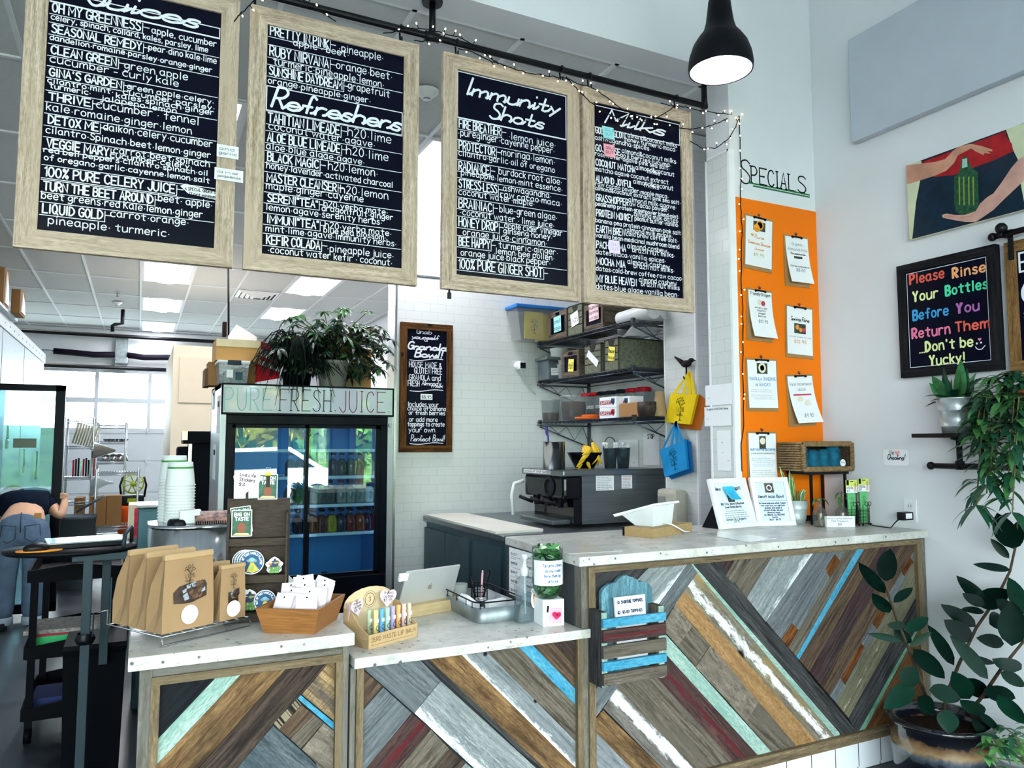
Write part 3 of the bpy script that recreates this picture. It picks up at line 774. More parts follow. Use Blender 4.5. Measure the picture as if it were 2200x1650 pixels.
PL_HIGH=[(C_,[('dgray',(100,655,525,215,525,200,100,225)),('lgray',(50,720,525,212,800,185,590,480,100,1010,60,900)),('gray',(120,1110,590,480,800,185,855,265,640,565,285,1078,120,1310)),('curly',(695,490,820,640,715,790,600,660)),('gbrown',(820,640,945,780,840,935,715,790)),('curly',(945,780,1180,1050,1080,1190,840,935)),('curly',(1180,1050,1290,1180,1200,1330,1080,1190)),('gbrown',(1290,1180,1590,1500,1390,1555,1200,1330)),('mint',(500,560,1400,1560,1310,1590,500,700)),('red',(500,700,1310,1590,1140,1640,480,915)),('gbrown',(480,915,1150,1650,1250,1760,930,1760,285,1078,300,1000)),('white',(285,1078,930,1760,710,1760,185,1225)),('honey',(185,1240,710,1760,490,1760,100,1370,100,1340)),('grayhole',(100,1362,490,1760,100,1760))]),(F_,[('dgray',(1485,1207,1805,1576,1830,1610,1875,1600,1840,1571,1536,1200)),('mint',(1478,1203,1485,1207,1805,1576,1800,1590,1497,1229)),('whitetan',(1497,1228,1809,1582,1780,1620,1758,1597,1470,1270)),('tan',(1470,1270,1758,1597,1770,1625,1730,1625,1450,1298))]),(D_,[('purple',(0,332,65,215,65,190,-90,220)),('gbrown',(-5,340,65,215,180,195,45,392)),('gbrown',(45,392,180,195,330,180,140,490)),('lgray',(140,490,330,180,615,155,270,655)),('gray',(270,655,615,155,745,140,375,770,315,705)),('gray',(375,770,745,140,835,125,425,832)),('gbrown',(425,832,835,125,915,118,478,890)),('blue',(478,890,915,118,968,112,497,913)),('brown',(497,913,968,112,1078,104,570,995)),('purple',(570,995,1078,104,1208,90,645,1088)),('brown',(645,1088,1208,90,1330,80,705,1155)),('gray',(705,1155,1330,80,1330,175,755,1210)),('olive',(755,1210,1330,175,1330,425,835,1310)),('dgray',(835,1310,1330,430,1330,640,900,1405,890,1420)),('green',(890,1420,1330,640,1330,668,925,1425)),('rust',(925,1425,1330,668,1330,1400))])]
PL_BLOCKS=[('orange',(675,290,740,190,780,240,705,355)),('orange',(530,530,595,420,640,465,570,585)),('orange',(375,770,450,660,495,710,425,832)),('orange',(1190,300,1245,205,1280,245,1215,345)),('orange',(990,655,1050,560,1090,600,1030,705)),('orange',(780,1040,920,795,950,830,810,1085))]
cab_in=M('cabinet_carcass','#3c3f44',rough=.6)
# ---- left counter
xl0,xl1,zl=at(294,1600,y=2.52).x,at(745.5,1500,y=2.52).x,.887
t=thing('counter','far left counter, diagonal plank front with a mint board crossing its dark corner','counter',(.33,2.9,0))
cb=MB(o=t.location);cb.box((xl0+.01,YP+.02,.02),(xl1-.002,3.9,zl-.041));cb.build('carcass',cab_in,t)
pb=MB(o=t.location)
xi0,xi1,zi0,zi1=at(339,1600,y=YP).x,at(718,1500,y=YP).x,.14,zl-.095
planks(pb,A_,PL_LEFT,(xi0-.012,xi1+.012,zi0-.012,zi1+.012));pb.build('plank_panel',[WD[k] for k in WK],t)
fb=MB(o=t.location)
fb.bar((xl0,YP-.016,.1),(xi0-.022,YP+.04,zl-.041),2,1);fb.bar((xi0-.024,YP-.02,zi0),(xi0,YP+.02,zi1),2);fb.bar((xi0-.024,YP-.02,zi1),(xi1+.022,YP+.02,zi1+.024),0)
fb.bar((xi1,YP-.02,zi0),(xi1+.022,YP+.02,zi1),2);fb.bar((xi1+.022,YP-.014,.1),(xl1,YP+.04,zl-.041),2,1);fb.bar((xi0-.024,YP-.01,zi1+.024),(xi1+.022,YP+.03,zl-.041),0,1);fb.bar((xl0,YP-.02,.1),(xl1,YP+.02,zi0),0)
fb.build('frame',[W_frame,W_post],t)
MB(o=t.location).box((-.006,2.472,zl-.04),(.652,3.93,zl),bev=.004).build('worktop',LAM,t)
MB(o=t.location).box((xl0+.02,YP+.03,0),(xl1-.02,3.85,.1)).build('plinth',tile_base,t)
# ---- low counter in the middle
x0,x1,zw=at(746.5,1600,y=2.52).x,1.534,.80
t=thing('counter','low middle counter, gray and honey diagonal planks with a sky-blue strip at upper right','counter',(1.1,2.8,0))
MB(o=t.location).box((x0+.004,YP+.02,.02),(x1,3.15,zw-.034)).build('carcass',cab_in,t)
pb=MB(o=t.location)
xi0,xi1,zi0,zi1=at(776,1600,y=YP).x,at(1236,1500,y=YP).x,.14,zw-.036
planks(pb,B_,PL_LOW,(xi0-.01,xi1+.01,zi0,zi1));pb.build('plank_panel',[WD[k] for k in WK],t)
fb=MB(o=t.location)
xm=at(761,1500,y=YP).x
fb.bar((x0+.002,YP-.016,.1),(xm,YP+.03,zw-.034),2,1);fb.bar((xm+.002,YP-.022,.1),(xi0,YP+.03,zw-.034),2);fb.bar((xi1,YP-.02,.1),(x1+.002,YP+.03,zw-.034),2);fb.bar((x0,YP-.02,.1),(x1,YP+.02,zi0),0)
fb.build('frame',[W_frame,W_post],t)
MB(o=t.location).box((.656,2.486,zw-.033),(1.533,3.18,zw),bev=.003).box((1.528,2.486,zw-.033),(1.583,2.499,zw),bev=.003).build('worktop',LAM,t)
MB(o=t.location).box((x0+.01,YP+.03,0),(x1,3.1,.1)).build('plinth',tile_base,t)
# ---- high counter on the right
x0,x1,zh=at(1264,1500,y=2.51).x,3.543,1.07
t=thing('counter','tall right-hand counter, big chevron of weathered planks with orange, mint and blue boards','counter',(2.5,2.8,0))
MB(o=t.location).box((1.537,YP+.03,.02),(2.88,3.17,zh-.036)).box((2.87,YP+.03,.02),(x1,3.11,zh-.036)).build('carcass',cab_in,t)
pb=MB(o=t.location)
xi0,xi1,zi0,zi1=at(1275,1500,y=YP).x,3.475,.175,zh-.065
for cr,rows in PL_HIGH:planks(pb,cr,rows,(xi0-.008,xi1+.008,zi0-.008,zi1+.008))
planks(pb,D_,PL_BLOCKS,(xi0-.008,xi1+.008,zi0-.008,zi1+.008),lift=.0016)
pb.build('plank_panel',[WD[k] for k in WK],t)
fb=MB(o=t.location)
xa=at(1252,1400,y=YP).x
xa=1.536
fb.bar((xa,YP-.01,.1),(x0,YP+.04,zh-.036),2,1);fb.bar((x0,YP-.02,.13),(xi0,YP+.03,zi1+.022),2);fb.bar((xi0,YP-.02,zi1),(3.51,YP+.03,zi1+.022),0);fb.bar((x0,YP-.012,zi1+.022),(x1,YP+.03,zh-.036),0,1)
fb.bar((xi1,YP-.02,zi0),(3.505,YP+.03,zi1),2);fb.bar((3.507,YP-.012,.13),(x1,YP+.03,zi1+.022),2,1);fb.bar((xi0,YP-.02,.13),(x1,YP+.03,zi0),0)
fb.build('frame',[W_frame,W_post],t)
P=[(1.513,2.485),(3.545,2.485),(3.545,3.114),(2.883,3.114),(2.883,3.19),(1.54,3.19)]
bm=bmesh.new()
vs=[bm.verts.new((x-2.5,y-2.8,z)) for z in (zh-.035,zh) for x,y in P]
bm.faces.new(vs[:6][::-1]);bm.faces.new(vs[6:])
for i in range(6):bm.faces.new((vs[i],vs[(i+1)%6],vs[6+(i+1)%6],vs[6+i]))
bmesh.ops.bevel(bm,geom=bm.edges[:],offset=.003,segments=2,affect='EDGES')
MB().bm(bm).build('worktop',LAM,t)
MB(o=t.location).box((1.54,YP-.006,.02),(x1,YP+.06,.129)).box((1.54,YP+.0,0),(x1,YP+.05,.02)).build('tile_plinth',tile_base,t)
pap=M('paper','#e9ebee',rough=.75,var=.015)
ink=M('black_ink','#15171d',rough=.7,var=.1)
# ================================================================ hanging menu boards
YBD=3.17
chalk_face=M('chalkboard','#03051a',rough=.3,var=.2,scale=4,spec=.12)
chalk=M('white_chalk_ink','#e6e9f2',rough=.7,var=.02)
W_board=wood('board_frame_wood','#a3907d','#d6c4b2','#bba896',along=3,across=55,contrast=(.32,.72),blotch=1.6,bump=.1,dark=1.0)
def board(u_,label,rows,crop,extra=None):
 xl,xr=u_
 z0,z1=2.205,3.325
 t=thing('menu_board',label,'menu board',((xl+xr)/2,YBD+.01,z0),0,'chalkboard menus hanging from the pipe')
 fw=.071
 fb=MB(o=t.location)
 y0,y1=YBD-.006,YBD+.022
 for poly,ax in (([(xl,z0),(xr,z0),(xr-fw,z0+fw),(xl+fw,z0+fw)],0),([(xl,z1),(xl+fw,z1-fw),(xr-fw,z1-fw),(xr,z1)],0),([(xl,z0),(xl+fw,z0+fw),(xl+fw,z1-fw),(xl,z1)],2),([(xr,z0),(xr,z1),(xr-fw,z1-fw),(xr-fw,z0+fw)],2)):
  Q=[(a,y1,c) for a,c in poly]
  fb.plank(Q,(0,-1,0),y1-y0,(0,0,0),(1,0,0) if ax==0 else (0,0,1))
 fb.build('frame',W_board,t)
 MB(o=t.location).box((xl+.01,y1-.004,z0+.01),(xr-.01,y1+.004,z1-.01)).build('backing',M('board_edge','#33302c',rough=.6),t)
 MB(o=t.location).box((xl+fw-.004,YBD+.004,z0+fw-.004),(xr-fw+.004,YBD+.012,z1-fw+.004)).build('chalk_panel',chalk_face,t)
 lt=MB(o=t.location)
 fr=frame2((0,YBD+.004,0),(1,0,0),(0,-1,0))
 X0,X1=xl+fw+.004,xr-fw-.004
 cx,cy,sc=crop
 for r in rows:
  kind,text,u,v,u1,h=r
  p=at(cx+u/sc,cy+v/sc,y=YBD);q=at(cx+u1/sc,cy+v/sc,y=YBD)
  hh=h/sc*pxm(p)*dict(T=.93,L=.85).get(kind,1);wd=max(.02,min(q.x,X1-.004)-p.x)
  x=max(p.x,X0+.004)
  if kind=='T':
   write(lt,fr,text,x+.004,p.z,hh,wd,pen=.0055,jitter=.4,gap=2.0,space=4)
   if u<300:
    line(lt,fr,[(X0,p.z-.009),(x+wd+.012,p.z-.009),(x+wd+.012,p.z+hh*.95)],.0028)
    line(lt,fr,[(X0,p.z+hh+.006),(X1,p.z+hh+.006)],.0028)
    line(lt,fr,[(x+wd+.012,p.z+hh*.5),(x+wd+.035,p.z+hh*.5)],.0035)
  elif kind=='L':
   write(lt,fr,text,x,p.z,hh,wd,pen=.0037,jitter=.5,gap=2.6,space=4)
  elif kind=='H':
   write(lt,fr,text,x,p.z,hh,wd,pen=h/sc*pxm(p)*.125,script=True,slant=.28,gap=1.6)
  elif kind=='B':
   z_b=at(cx+u/sc,cy+h/sc,y=YBD).z
   line(lt,fr,[(X0,p.z),(X1,p.z),(X1,z_b),(X0,z_b),(X0,p.z)],.004)
  elif kind=='W':
   write(lt,fr,text,x,p.z,hh,wd,pen=.004,jitter=.4,gap=2.6,space=4)
 lt.build('lettering',chalk,t)
 if extra:extra(t,fr)
 return t
c1,c2,c3=(0,0,2.662),(500,0,2.578),(920,60,2.6613)
R1=[('B','',290,-60,1250,5),('H','Juices',490,14,1130,120),('T','OH MY GREENNESS',292,62,800,58),('L','apple, cucumber',868,187,1240,44),('L','celery, spinach, collard, kales, parsley. lime',292,107,1195,40),('T','SEASONAL REMEDY',288,180,805,52),('L','pear·dino kale·lime',850,282,1240,42),('L','dandelion·romaine·parsley·orange·ginger',285,224,1218,36),('T','CLEAN GREEN',285,302,660,52),('L','green apple',712,388,1075,50),('L','cucumber - curly kale',285,352,1025,50),('T',"GINA'S GARDEN",275,427,690,50),('L','green apple·celery·',728,505,1225,38),('L','cilantro·mint·',272,468,650,36),('L','cucumber·parsley·',705,535,1230,36),('L','turmeric·',282,500,520,36),('L','kales·spinach·ginger',665,556,1225,36),('L','jalapeno·lemon',580,572,1012,36),('T','THRIVE',270,566,510,48),('L','cucumber · fennel',552,612,1140,54),('L','kale·romaine·ginger·lemon',265,626,1100,52),('T','DETOX ME',268,702,555,52),('L','daikon·celery·cucumber',592,740,1217,50),('L','cilantro·Spinach·beet·lemon·ginger',262,756,1208,46),('T','VEGGIE MARY',260,837,615,52),('L','carrot·beet·spinach',650,872,1200,46),('L','cucumber·celery·',630,896,1100,36),('L','red bell peppers·cilantro·spinach·oil',248,866,1190,36),('L','of oregano·garlic·cayenne·lemon·salt',252,912,1202,38),('T','100% PURE CELERY JUICE',248,1002,995,58),('T','TURN THE BEET AROUND',240,1082,870,54),('L','beet· apple·',905,1148,1215,48),('L','beet greens·red Kale·lemon·ginger',235,1132,1160,50),('T','LIQUID GOLD',235,1212,580,56),('L','carrot·orange·',632,1236,1080,48),('L','pineapple· turmeric·',275,1278,972,52)]
def note_celery(t,fr):
 b=MB(o=t.location)
 p=at(1030/2.662,1062/2.662,y=YBD);x=p.x;z=p.z
 shape(b,fr,[(x,z),(x+.02,z+.012),(x+.16,z-.01),(x+.16,z-.04),(x+.03,z-.026)],0,.0012,.001)
 write(b,fr,'A SPECIAL ORDER ONLY',x+.018,z-.013,.012,.135,pen=.002,mat=1,lift=.003)
 write(b,fr,'(2 pint minimum)',x+.035,z-.032,.012,.1,pen=.002,mat=1,lift=.003)
 b.build('notice',[pap,ink],t)
board((-.43,.312),'leftmost hanging chalkboard in a gray wood frame, menu of Juices ending in LIQUID GOLD',R1,c1,note_celery)
R2=[('T','PRETTY IN PINK',195,187,520,55),('L','·pineapple·',590,280,835,50),('L','·apple · beet·',320,242,645,44),('T','RUBY NIRVANA',195,302,522,58),('L','orange·beet·',575,375,885,52),('L','turmeric·pineapple·lemon·',225,352,840,46),('T','SUNSHINE DAYDREAM',192,407,597,52),('L','grapefruit',640,490,870,48),('L','orange·pineapple·ginger·',195,456,765,42),('B','',190,472,925,606),('H','Refreshers',215,588,925,118),('T','TAHITIAN LIMEADE',188,672,585,58),('L','h20·lime',638,750,878,58),('L','coconut water·agave·',200,712,790,48),('T','ALOE BLUE LIMEADE',188,777,590,54),('L','h20·lime',630,852,862,54),('L','aloe·blue algae·agave·',185,822,730,44),('T','BLACK MAGIC',188,887,470,52),('L','h20·lemon·',530,935,805,54),('L','honey·lavender·activated charcoal',188,930,888,42),('T','MASTER CLEANSER',185,1002,570,50),('L','h20·lemon',597,1065,862,52),('L','maple·ginger·cayenne',186,1042,725,48),('T','SERENI"TEA"',188,1112,465,46),('L','h20·yerba mate·',505,1140,860,38),('L','dragonfruit·ginger',495,1165,888,38),('L','lemon·agave·serenity herbs·',186,1160,828,44),('T','IMMUNI"TEA"',185,1230,470,48),('L','h20·yerba mate·',512,1260,880,40),('L','blue pea blossom·',505,1285,850,38),('L','mint·lime·agave·immunity herbs·',184,1277,908,42),('T','KEFIR COLADA',182,1347,478,52),('L','·pineapple juice·',525,1390,892,46),('L','·coconut water kefir · coconut·',195,1396,884,44)]
board((.352,1.090),'second hanging chalkboard from the left, menu of Refreshers with PRETTY IN PINK at its top',R2,c2)
R3=[('B','',172,245,770,508),('H','Immunity',215,376,745,104),('H','Shots',350,512,655,96),('T','FIRE BREATHER',172,566,408,52),('L','·lemon juice·',462,632,730,48),('L','·pureginger·cayenne pepper·',172,610,722,46),('T','PROTECTOR',172,690,378,52),('L','moringa·lemon·',420,724,725,48),('L','cilantro·garlic·oil of oregano',176,726,724,42),('T','RADIANCE',172,806,345,52),('L','burdock root·aloe·',405,834,765,48),('L','pineapple·lemon·mint essence·',190,838,768,42),('T','STRESS·LESS',172,908,390,52),('L','ashwagandha·',430,928,705,40),('L','raw cacao·maca·',415,962,765,40),('L','coconut water·maple·',176,950,608,42),('T','BRAINIAC',172,1022,360,54),('L','blue-green algae·',410,1050,738,48),('L','·coconut water · lime juice·',185,1066,722,44),('T','HONEY DROP',172,1130,395,54),('L','apple cider vinegar',438,1142,768,42),('L','ginseng·honey·',432,1172,710,38),('L','orange juice·cinnamon·',200,1182,680,44),('T','BEE HAPPY',172,1240,348,52),('L','turmeric·ginger·',405,1256,742,44),('L','lemon·bee pollen·',388,1288,722,40),('L','orange juice·black pepper·',188,1298,700,44),('T','100% PURE GINGER SHOT',172,1372,650,58)]
board((1.209,1.946),'third hanging chalkboard from the left, menu headed Immunity Shots',R3,c3)
R4=[('H','Milks',1012,540,1345,84),('B','',940,436,1428,560),('T','GOLDEN GLOW',940,594,1110,40),('L','almond&coconut milks',1143,622,1422,30),('L','honey·turmeric·maca·',1128,645,1420,30),('L','ashwagandha·spices·',942,632,1260,32),('T','GOJI ROSE',940,696,1080,40),('L','almond&coconut milks·',1110,712,1425,32),('L','goji berries·lucuma·',1100,735,1390,28),('L','rosewater·agave·pink sea salt·',940,724,1365,30),('T','COCONUT MATCHA',940,780,1165,40),('L','almond&coconut',1188,806,1408,32),('L','milks',1255,828,1325,30),('L','matcha·agave·coconut extract',940,812,1358,32),('T','ALMOND JOYFUL',940,872,1150,40),('L','almond&coconut',1175,886,1402,32),('L','milks',1240,908,1320,30),('L','raw cacao powder·maple·maca·',942,898,1360,30),('L','almond&coconut extract·pink sea salt·',946,922,1432,28),('T','GRASSHOPPER',942,982,1125,42),('L','almond milk·agave·',1148,990,1420,32),('L','raw cacao powder·',1140,1012,1378,30),('L','pea&hemp protein·greenpower blend·mint·',943,1010,1422,28),('T','PROTEIN MONKEY',942,1070,1152,42),('L','almond milk·dates·',1180,1074,1435,32),('L','peanut butter·vanilla·',1183,1098,1434,30),('L','banana·pea protein·cinnamon·pink salt·',942,1106,1436,30),('T','EARTH BREW',942,1162,1108,42),('L','almond milk·maple·',1138,1164,1398,32),('L','·cold brew coffee·salt·',1125,1184,1430,30),('L','vanilla bean·medicinal mushroom blend',943,1192,1420,30),('T','PACHAMAMA',945,1252,1112,42),('L','almond·cashew',1140,1256,1365,34),('L','brazil nut milks·',1170,1280,1412,32),('L','dates·maca·vanilla·spices·',946,1288,1345,32),('T','MOCHA MIA',945,1347,1108,42),('L','almond·cashew',1142,1347,1382,34),('L','brazil nut milks·',1178,1370,1408,32),('L','dates·cold-brew coffee·raw cacao·',950,1384,1446,32),('T','MY BLUE HEAVEN',948,1447,1175,44),('L','almond cashew',1208,1450,1422,34),('L','brazil nut milks',1220,1474,1438,32),('L','dates·blue algae·vanilla bean·',950,1488,1420,36)]
board((1.964,2.664),'rightmost hanging chalkboard, menu headed Milks with three sticky notes on it',R4,c3)
# notes stuck on the boards
def note(u0,v0,u1,v1,col,name,text,label,cat,curl=.006,pen=None,tcol=None,tilt=0.0,y=YBD):
 a,c=at(u0,v0,y=y),at(u1,v1,y=y)
 t=thing(name,label,cat,((a.x+c.x)/2,y,a.z))
 w,h=c.x-a.x,a.z-c.z
 t.rotation_euler=(0,tilt,0)
 b=MB()
 K=6
 top=[[Vector((-w/2+w*j,-.002-curl*(i/K)**2,-h*i/K)) for j in (0,.5,1)] for i in range(K+1)]
 b.grid(top,0,False)
 fr=frame2((0,-.003-curl*.35,0),(1,0,0),(0,-1,0))
 n=len(text)
 for i,s in enumerate(text):
  hh=h*.72/n*.55
  write(b,fr,s,-w*.4,-h*(.14+.8*(i+1)/(n+.35))+hh*.2,hh,w*.8*min(1,len(s)/5+.25),pen=pen or hh*.13,mat=1,lift=.003+curl*.5)
 b.build('sheet',[col,tcol or ink],t)
 return t
cyan_n=M('cyan_note','#9fe3e6',rough=.7,var=.02);pink_n=M('pink_note','#f9aabb',rough=.7,var=.02);lav_n=M('lavender_note','#ecdcf2',rough=.7,var=.02)
note(1293,270,1318,303,cyan_n,'sticky_note',['SOLD','OUT'],'pale cyan SOLD OUT note over GOLDEN GLOW on the Milks board','note',.012,tcol=M('blue_pen','#4ba0c8',rough=.7))
note(1296,308,1320,341,pink_n,'sticky_note',['SOLD','OUT'],'pink SOLD OUT note over GOJI ROSE on the Milks board','note',.01)
note(1307,515,1331,547,lav_n,'sticky_note',['SOLD','OUT'],'pale lilac note over PACHAMAMA on the Milks board','note',.008,tcol=M('faint_pen','#c9b8d4',rough=.7))
note(466,309,512,344,pap,'paper_label',['and','garlic'],'white paper label reading and garlic on the Juices board frame','label',.003,y=3.162)
note(461,359,522,394,pap,'paper_label',['and','jalapenos'],'white paper label reading and jalapenos on the Juices board frame','label',.003,y=3.162)
# ---- the pipe they hang from
zb=3.405
t=thing('hanging_rail','long black iron pipe rail with drop brackets carrying the chalkboards','rail',(1.168,3.21,ZC))
b=MB(o=t.location);b.tube([(-.9,3.21,zb),(2.80,3.21,zb)],.0165,10);b.build('pipe',black_m,t)
for x in (-.45,1.168,2.80):
 b=MB(o=t.location)
 b.tube([(x,3.21,zb),(x,3.21,ZC)],.0155,10).lathe([(.048,-.012),(.05,-.004),(.05,0)],(x,3.21,ZC),16,capt=True).tube([(x-.035,3.21,zb),(x+.035,3.21,zb)],.023,10) if x<2.5 else b.tube([(x,3.21,zb-.012),(x,3.21,zb+.03),(x,3.21,ZC)],[.021,.017,.0155],10).lathe([(.048,-.012),(.05,-.004),(.05,0)],(x,3.21,ZC),16,capt=True)
 b.build('bracket',black_m,t)
hk=None
for i,u in enumerate((545,862,983,1208,1268,1453)):
 x=at(u,120,y=3.2).x
 pts=[(0,.012*math.cos(a)-.0,.022*math.sin(a)) for a in [PI*1.0-PI*k/8 for k in range(9)]]
 S=[(0,-.019,-.02)]+[(0,-.019*math.cos(PI*k/8),.019*math.sin(PI*k/8)) for k in range(9)]+[(0,.012,-.04)]+[(0,-.003+.013*math.cos(PI*k/8),-.06-.013*math.sin(PI*k/8)) for k in range(9)]+[(0,-.016,-.045)]
 if hk is None:
  hk=thing('s_hook','x','hook',(x,3.21,zb),0,'black hooks on the pipe rail')
  MB().tube(S,.0042,6).build('hook_wire',black_m,hk);h=hk
 else:h=dup(hk,'x',(x,3.21,zb))
 h['label']=['black hook at the top left of the Refreshers board','black hook beside the rail bracket, top right of the Refreshers board','black hook at the top left corner of the Immunity Shots board','black hook at the top right corner of the Immunity Shots board','black hook at the top left of the Milks board','black hook at the top right of the Milks board under the rail end'][i]
p=at(966,634,y=3.18)
t=thing('black_clip','small black clip hanging below the Immunity Shots board at its lower left corner','clip',(p.x,3.185,2.205))
b=MB();b.tube([(0,0,0),(0,0,-.012)],.005,8).box((-.009,-.006,-.042),(.009,.006,-.012),0,.003);b.build('clip',black_m,t)
# ================================================================ ceiling fittings and lamps
diff_m=emis('lamp_diffuser','#f8f8ff',26.0)
lamp_w=M('lamp_white','#e9edef',rough=.5,var=.01)
fixture=None  # last three panels are unseen, added along the rows to light the kitchen
for k,(x,y,where) in enumerate(((-.05,9.42,'nearest of three in line above the garage door'),(-.05,11.78,'middle of three in line above the garage door'),(-.05,14.13,'farthest of three in line above the garage door'),(1.70,9.42,'beside the air vent, above the plants on the fridge'),(1.70,11.78,'far one behind the plants on the fridge'),(1.70,4.71,'seen between the second and third menu boards'),(-.05,4.71,'unseen one added for light above the leftmost menu board'),(-.05,7.06,'unseen one added for light behind the leftmost menu board'),(1.70,7.06,'unseen one added for light behind the second menu board'))):
 if fixture is None:
  t=thing('ceiling_light','x','ceiling light',(x,y,ZC),0,'recessed lights in the kitchen ceiling');fixture=t
  W,L=.5835,1.178
  b=MB()
  b.box((.012,.012,-.004),(.04,L-.012,.02)).box((W-.04,.012,-.004),(W-.012,L-.012,.02)).box((.04,.012,-.004),(W-.04,.035,.02)).box((.04,L-.035,-.004),(W-.04,L-.012,.02))
  b.build('housing',lamp_w,t)
  b=MB()
  K=8
  for x0,x1 in ((.04,.19),(W-.04,W-.19)):
   b.grid([[Vector((x0+(x1-x0)*i/K,yy,.002+.012*math.sin(PI*i/K)*.6)) for yy in (.035,L-.035)] for i in range(K+1)],0,True)
  b.build('reflector',emis('lamp_reflector','#f0f0f2',7.0),t)
  b=MB()
  b.grid([[Vector((W/2-.105*math.cos(PI*i/K),yy,.004-.022*math.sin(PI*i/K))) for yy in (.035,L-.035)] for i in range(K+1)],0,True)
  b.build('diffuser',diff_m,t)
 else:t=dup(fixture,'x',(x,y,ZC))
 t['label']='white ceiling light panel, '+where
t=thing('air_vent','square white ceiling vent with stepped louvres','vent',(1.409,10.9,ZC))
b=MB()
for i,s_ in enumerate((.27,.21,.15,.09)):
 z0=-.002-.012*i
 for sx,sy in ((1,0),(-1,0),(0,1),(0,-1)):
  P=[Vector((-s_,s_,z0)),Vector((s_,s_,z0)),Vector((s_-.04,s_-.04,z0-.022)),Vector((-s_+.04,s_-.04,z0-.022))]
  R=Matrix.Rotation(math.atan2(sx,sy),3,'Z')
  b.add([R@p for p in P]+[R@(p+Vector((0,0,.006))) for p in P],[(0,1,2,3),(7,6,5,4),(0,4,5,1),(2,6,7,3)])
b.build('louvres',trim_m,t)
MB().box((-.275,-.275,.0),(.275,.275,.012)).build('dark_back',M('vent_back','#3b4145'),t)
def detector(x,y,label):
 t=thing('smoke_detector',label,'smoke detector',(x,y,ZC))
 MB().lathe([(0,-.05),(.028,-.05),(.033,-.038),(.052,-.025),(.068,-.012),(.07,0)],(0,0,0),24).build('housing',trim_m,t)
 MB().lathe([(.02,-.056),(.024,-.05)],(0,0,0),16).build('sensor',grey_m,t)
detector(1.452,4.074,'white round smoke detector seen between the second and third menu boards')
detector(-.359,12.4,'small round smoke detector on the far kitchen ceiling near the black pipe drop')
t=thing('fire_sprinkler','tiny chrome fire sprinkler under the far kitchen ceiling','sprinkler',(-.34,11.6,ZC))
MB().lathe([(.03,0),(.03,-.004)],n=12).tube([(0,0,-.004),(0,0,-.05)],.008,6).lathe([(.025,-.05),(.02,-.054)],n=10).build('nozzle',grey_m,t)
# pipes in front of the far wall
t=thing('sprinkler_pipe','black sprinkler pipe across the far wall under the ceiling with a dropped elbow','pipe',(0,15.3,3.45))
b=MB(o=t.location);b.tube([(-5.9,15.3,3.46),(3.5,15.3,3.44)],.035,10);b.build('main_pipe',black_m,t)
b=MB(o=t.location)
p=at(264,665,z=ZC)
b.tube([(p.x,p.y,ZC),(p.x,p.y,3.36),(p.x-.1,p.y,3.34),(p.x-.13,p.y,3.32),(p.x-.13,p.y,3.22)],.028,8);b.build('drop_pipe',black_m,t)
t=tag(MB().tube([(-5.9,15.33,2.875),(2.2,15.33,2.865)],.04,8).build('black_pipe',black_m),'lower black pipe running straight above the garage door windows','pipe')
t=thing('spring_shaft','dark sagging tubes of the garage door opener joined at a galvanised plate','door shaft',(-.35,15.4,3.08))
b=MB(o=t.location)
c=lambda u,v:at(u,v,y=15.36)
b.tube([c(115,754),c(150,757),c(200,762),c(247,762)],.055,10);b.tube([c(273,763),c(310,768),c(380,768),c(440,768)],.055,10);b.build('spring_tube',M('dark_rubber','#181420',rough=.6),t)
b=MB(o=t.location);p0,p1=c(249,724),c(273,793);b.box((p0.x,15.4,p1.z),(p1.x,15.45,p0.z));b.build('plate',grey_m,t);b=MB(o=t.location);b.tube([c(90,752),c(118,754)],.015,6);b.build('shaft',grey_m,t);b=MB(o=t.location);b.box((c(246,755).x,15.3,c(0,772).z),(c(276,755).x,15.42,c(0,756).z),bev=.02);b.build('coupling',grey_m,t)
t=thing('cable_drop','thin dark power pole hanging from the ceiling behind the cardboard boxes','cable',(.475,5.9,ZC))
b=MB(o=t.location);b.tube([at(490,560,y=6.0),at(491,660,y=6.0),at(491,722,y=6.0)],.008,6);b.tube([(at(490,560,y=6.0).x,6.0,at(490,560,y=6.0).z),(at(490,560,y=6.0).x,6.0,ZC)],.008,6);b.build('cord',black_m,t)
b=MB(o=t.location);p0,p1=at(478,692,y=6.0),at(486,724,y=6.0);b.box((p0.x,5.97,p1.z),(p1.x,6.03,p0.z),bev=.005);b.build('plug',M('orange_black','#2a1a18'),t)
# pendant over the counter's right end
t=thing('pendant_lamp','black bell-shaped pendant lamp with a glowing white inside','lamp',(2.462,2.7,3.3))
k=.00303
prof=[(50,0),(51,8),(49,24),(43,42),(34,56),(26,66),(22,80),(19.5,98),(17.5,116),(13,128),(6,134),(4,140)]
b=MB();b.lathe([(r*k,z*k) for r,z in prof],(0,0,0),32,capb=False);b.lathe([(r*k*.97,z*k) for r,z in prof[:2]][::-1]+[(50*k,0)],(0,0,0),32,capb=False)
b.build('lamp_shade',M('black_enamel','#04060e',rough=.5,var=.1,spec=.15),t)
b=MB();b.lathe([(r*k*.96,z*k+.001) for r,z in prof[:8]],(0,0,0),32,capb=False,capt=True);b.build('lamp_inside',emis('shade_inside','#f5f7fb',1.1),t)
b=MB();b.sphere((0,0,.09),.05,0,16);b.build('bulb',emis('bulb_glow','#fffaf0',14.0),t)
b=MB();b.tube([(0,0,138*k),(0,0,150*k)],.012,10).tube([(0,0,148*k),(0,0,ZH-3.3)],.0045,6);b.build('cord',black_m,t)
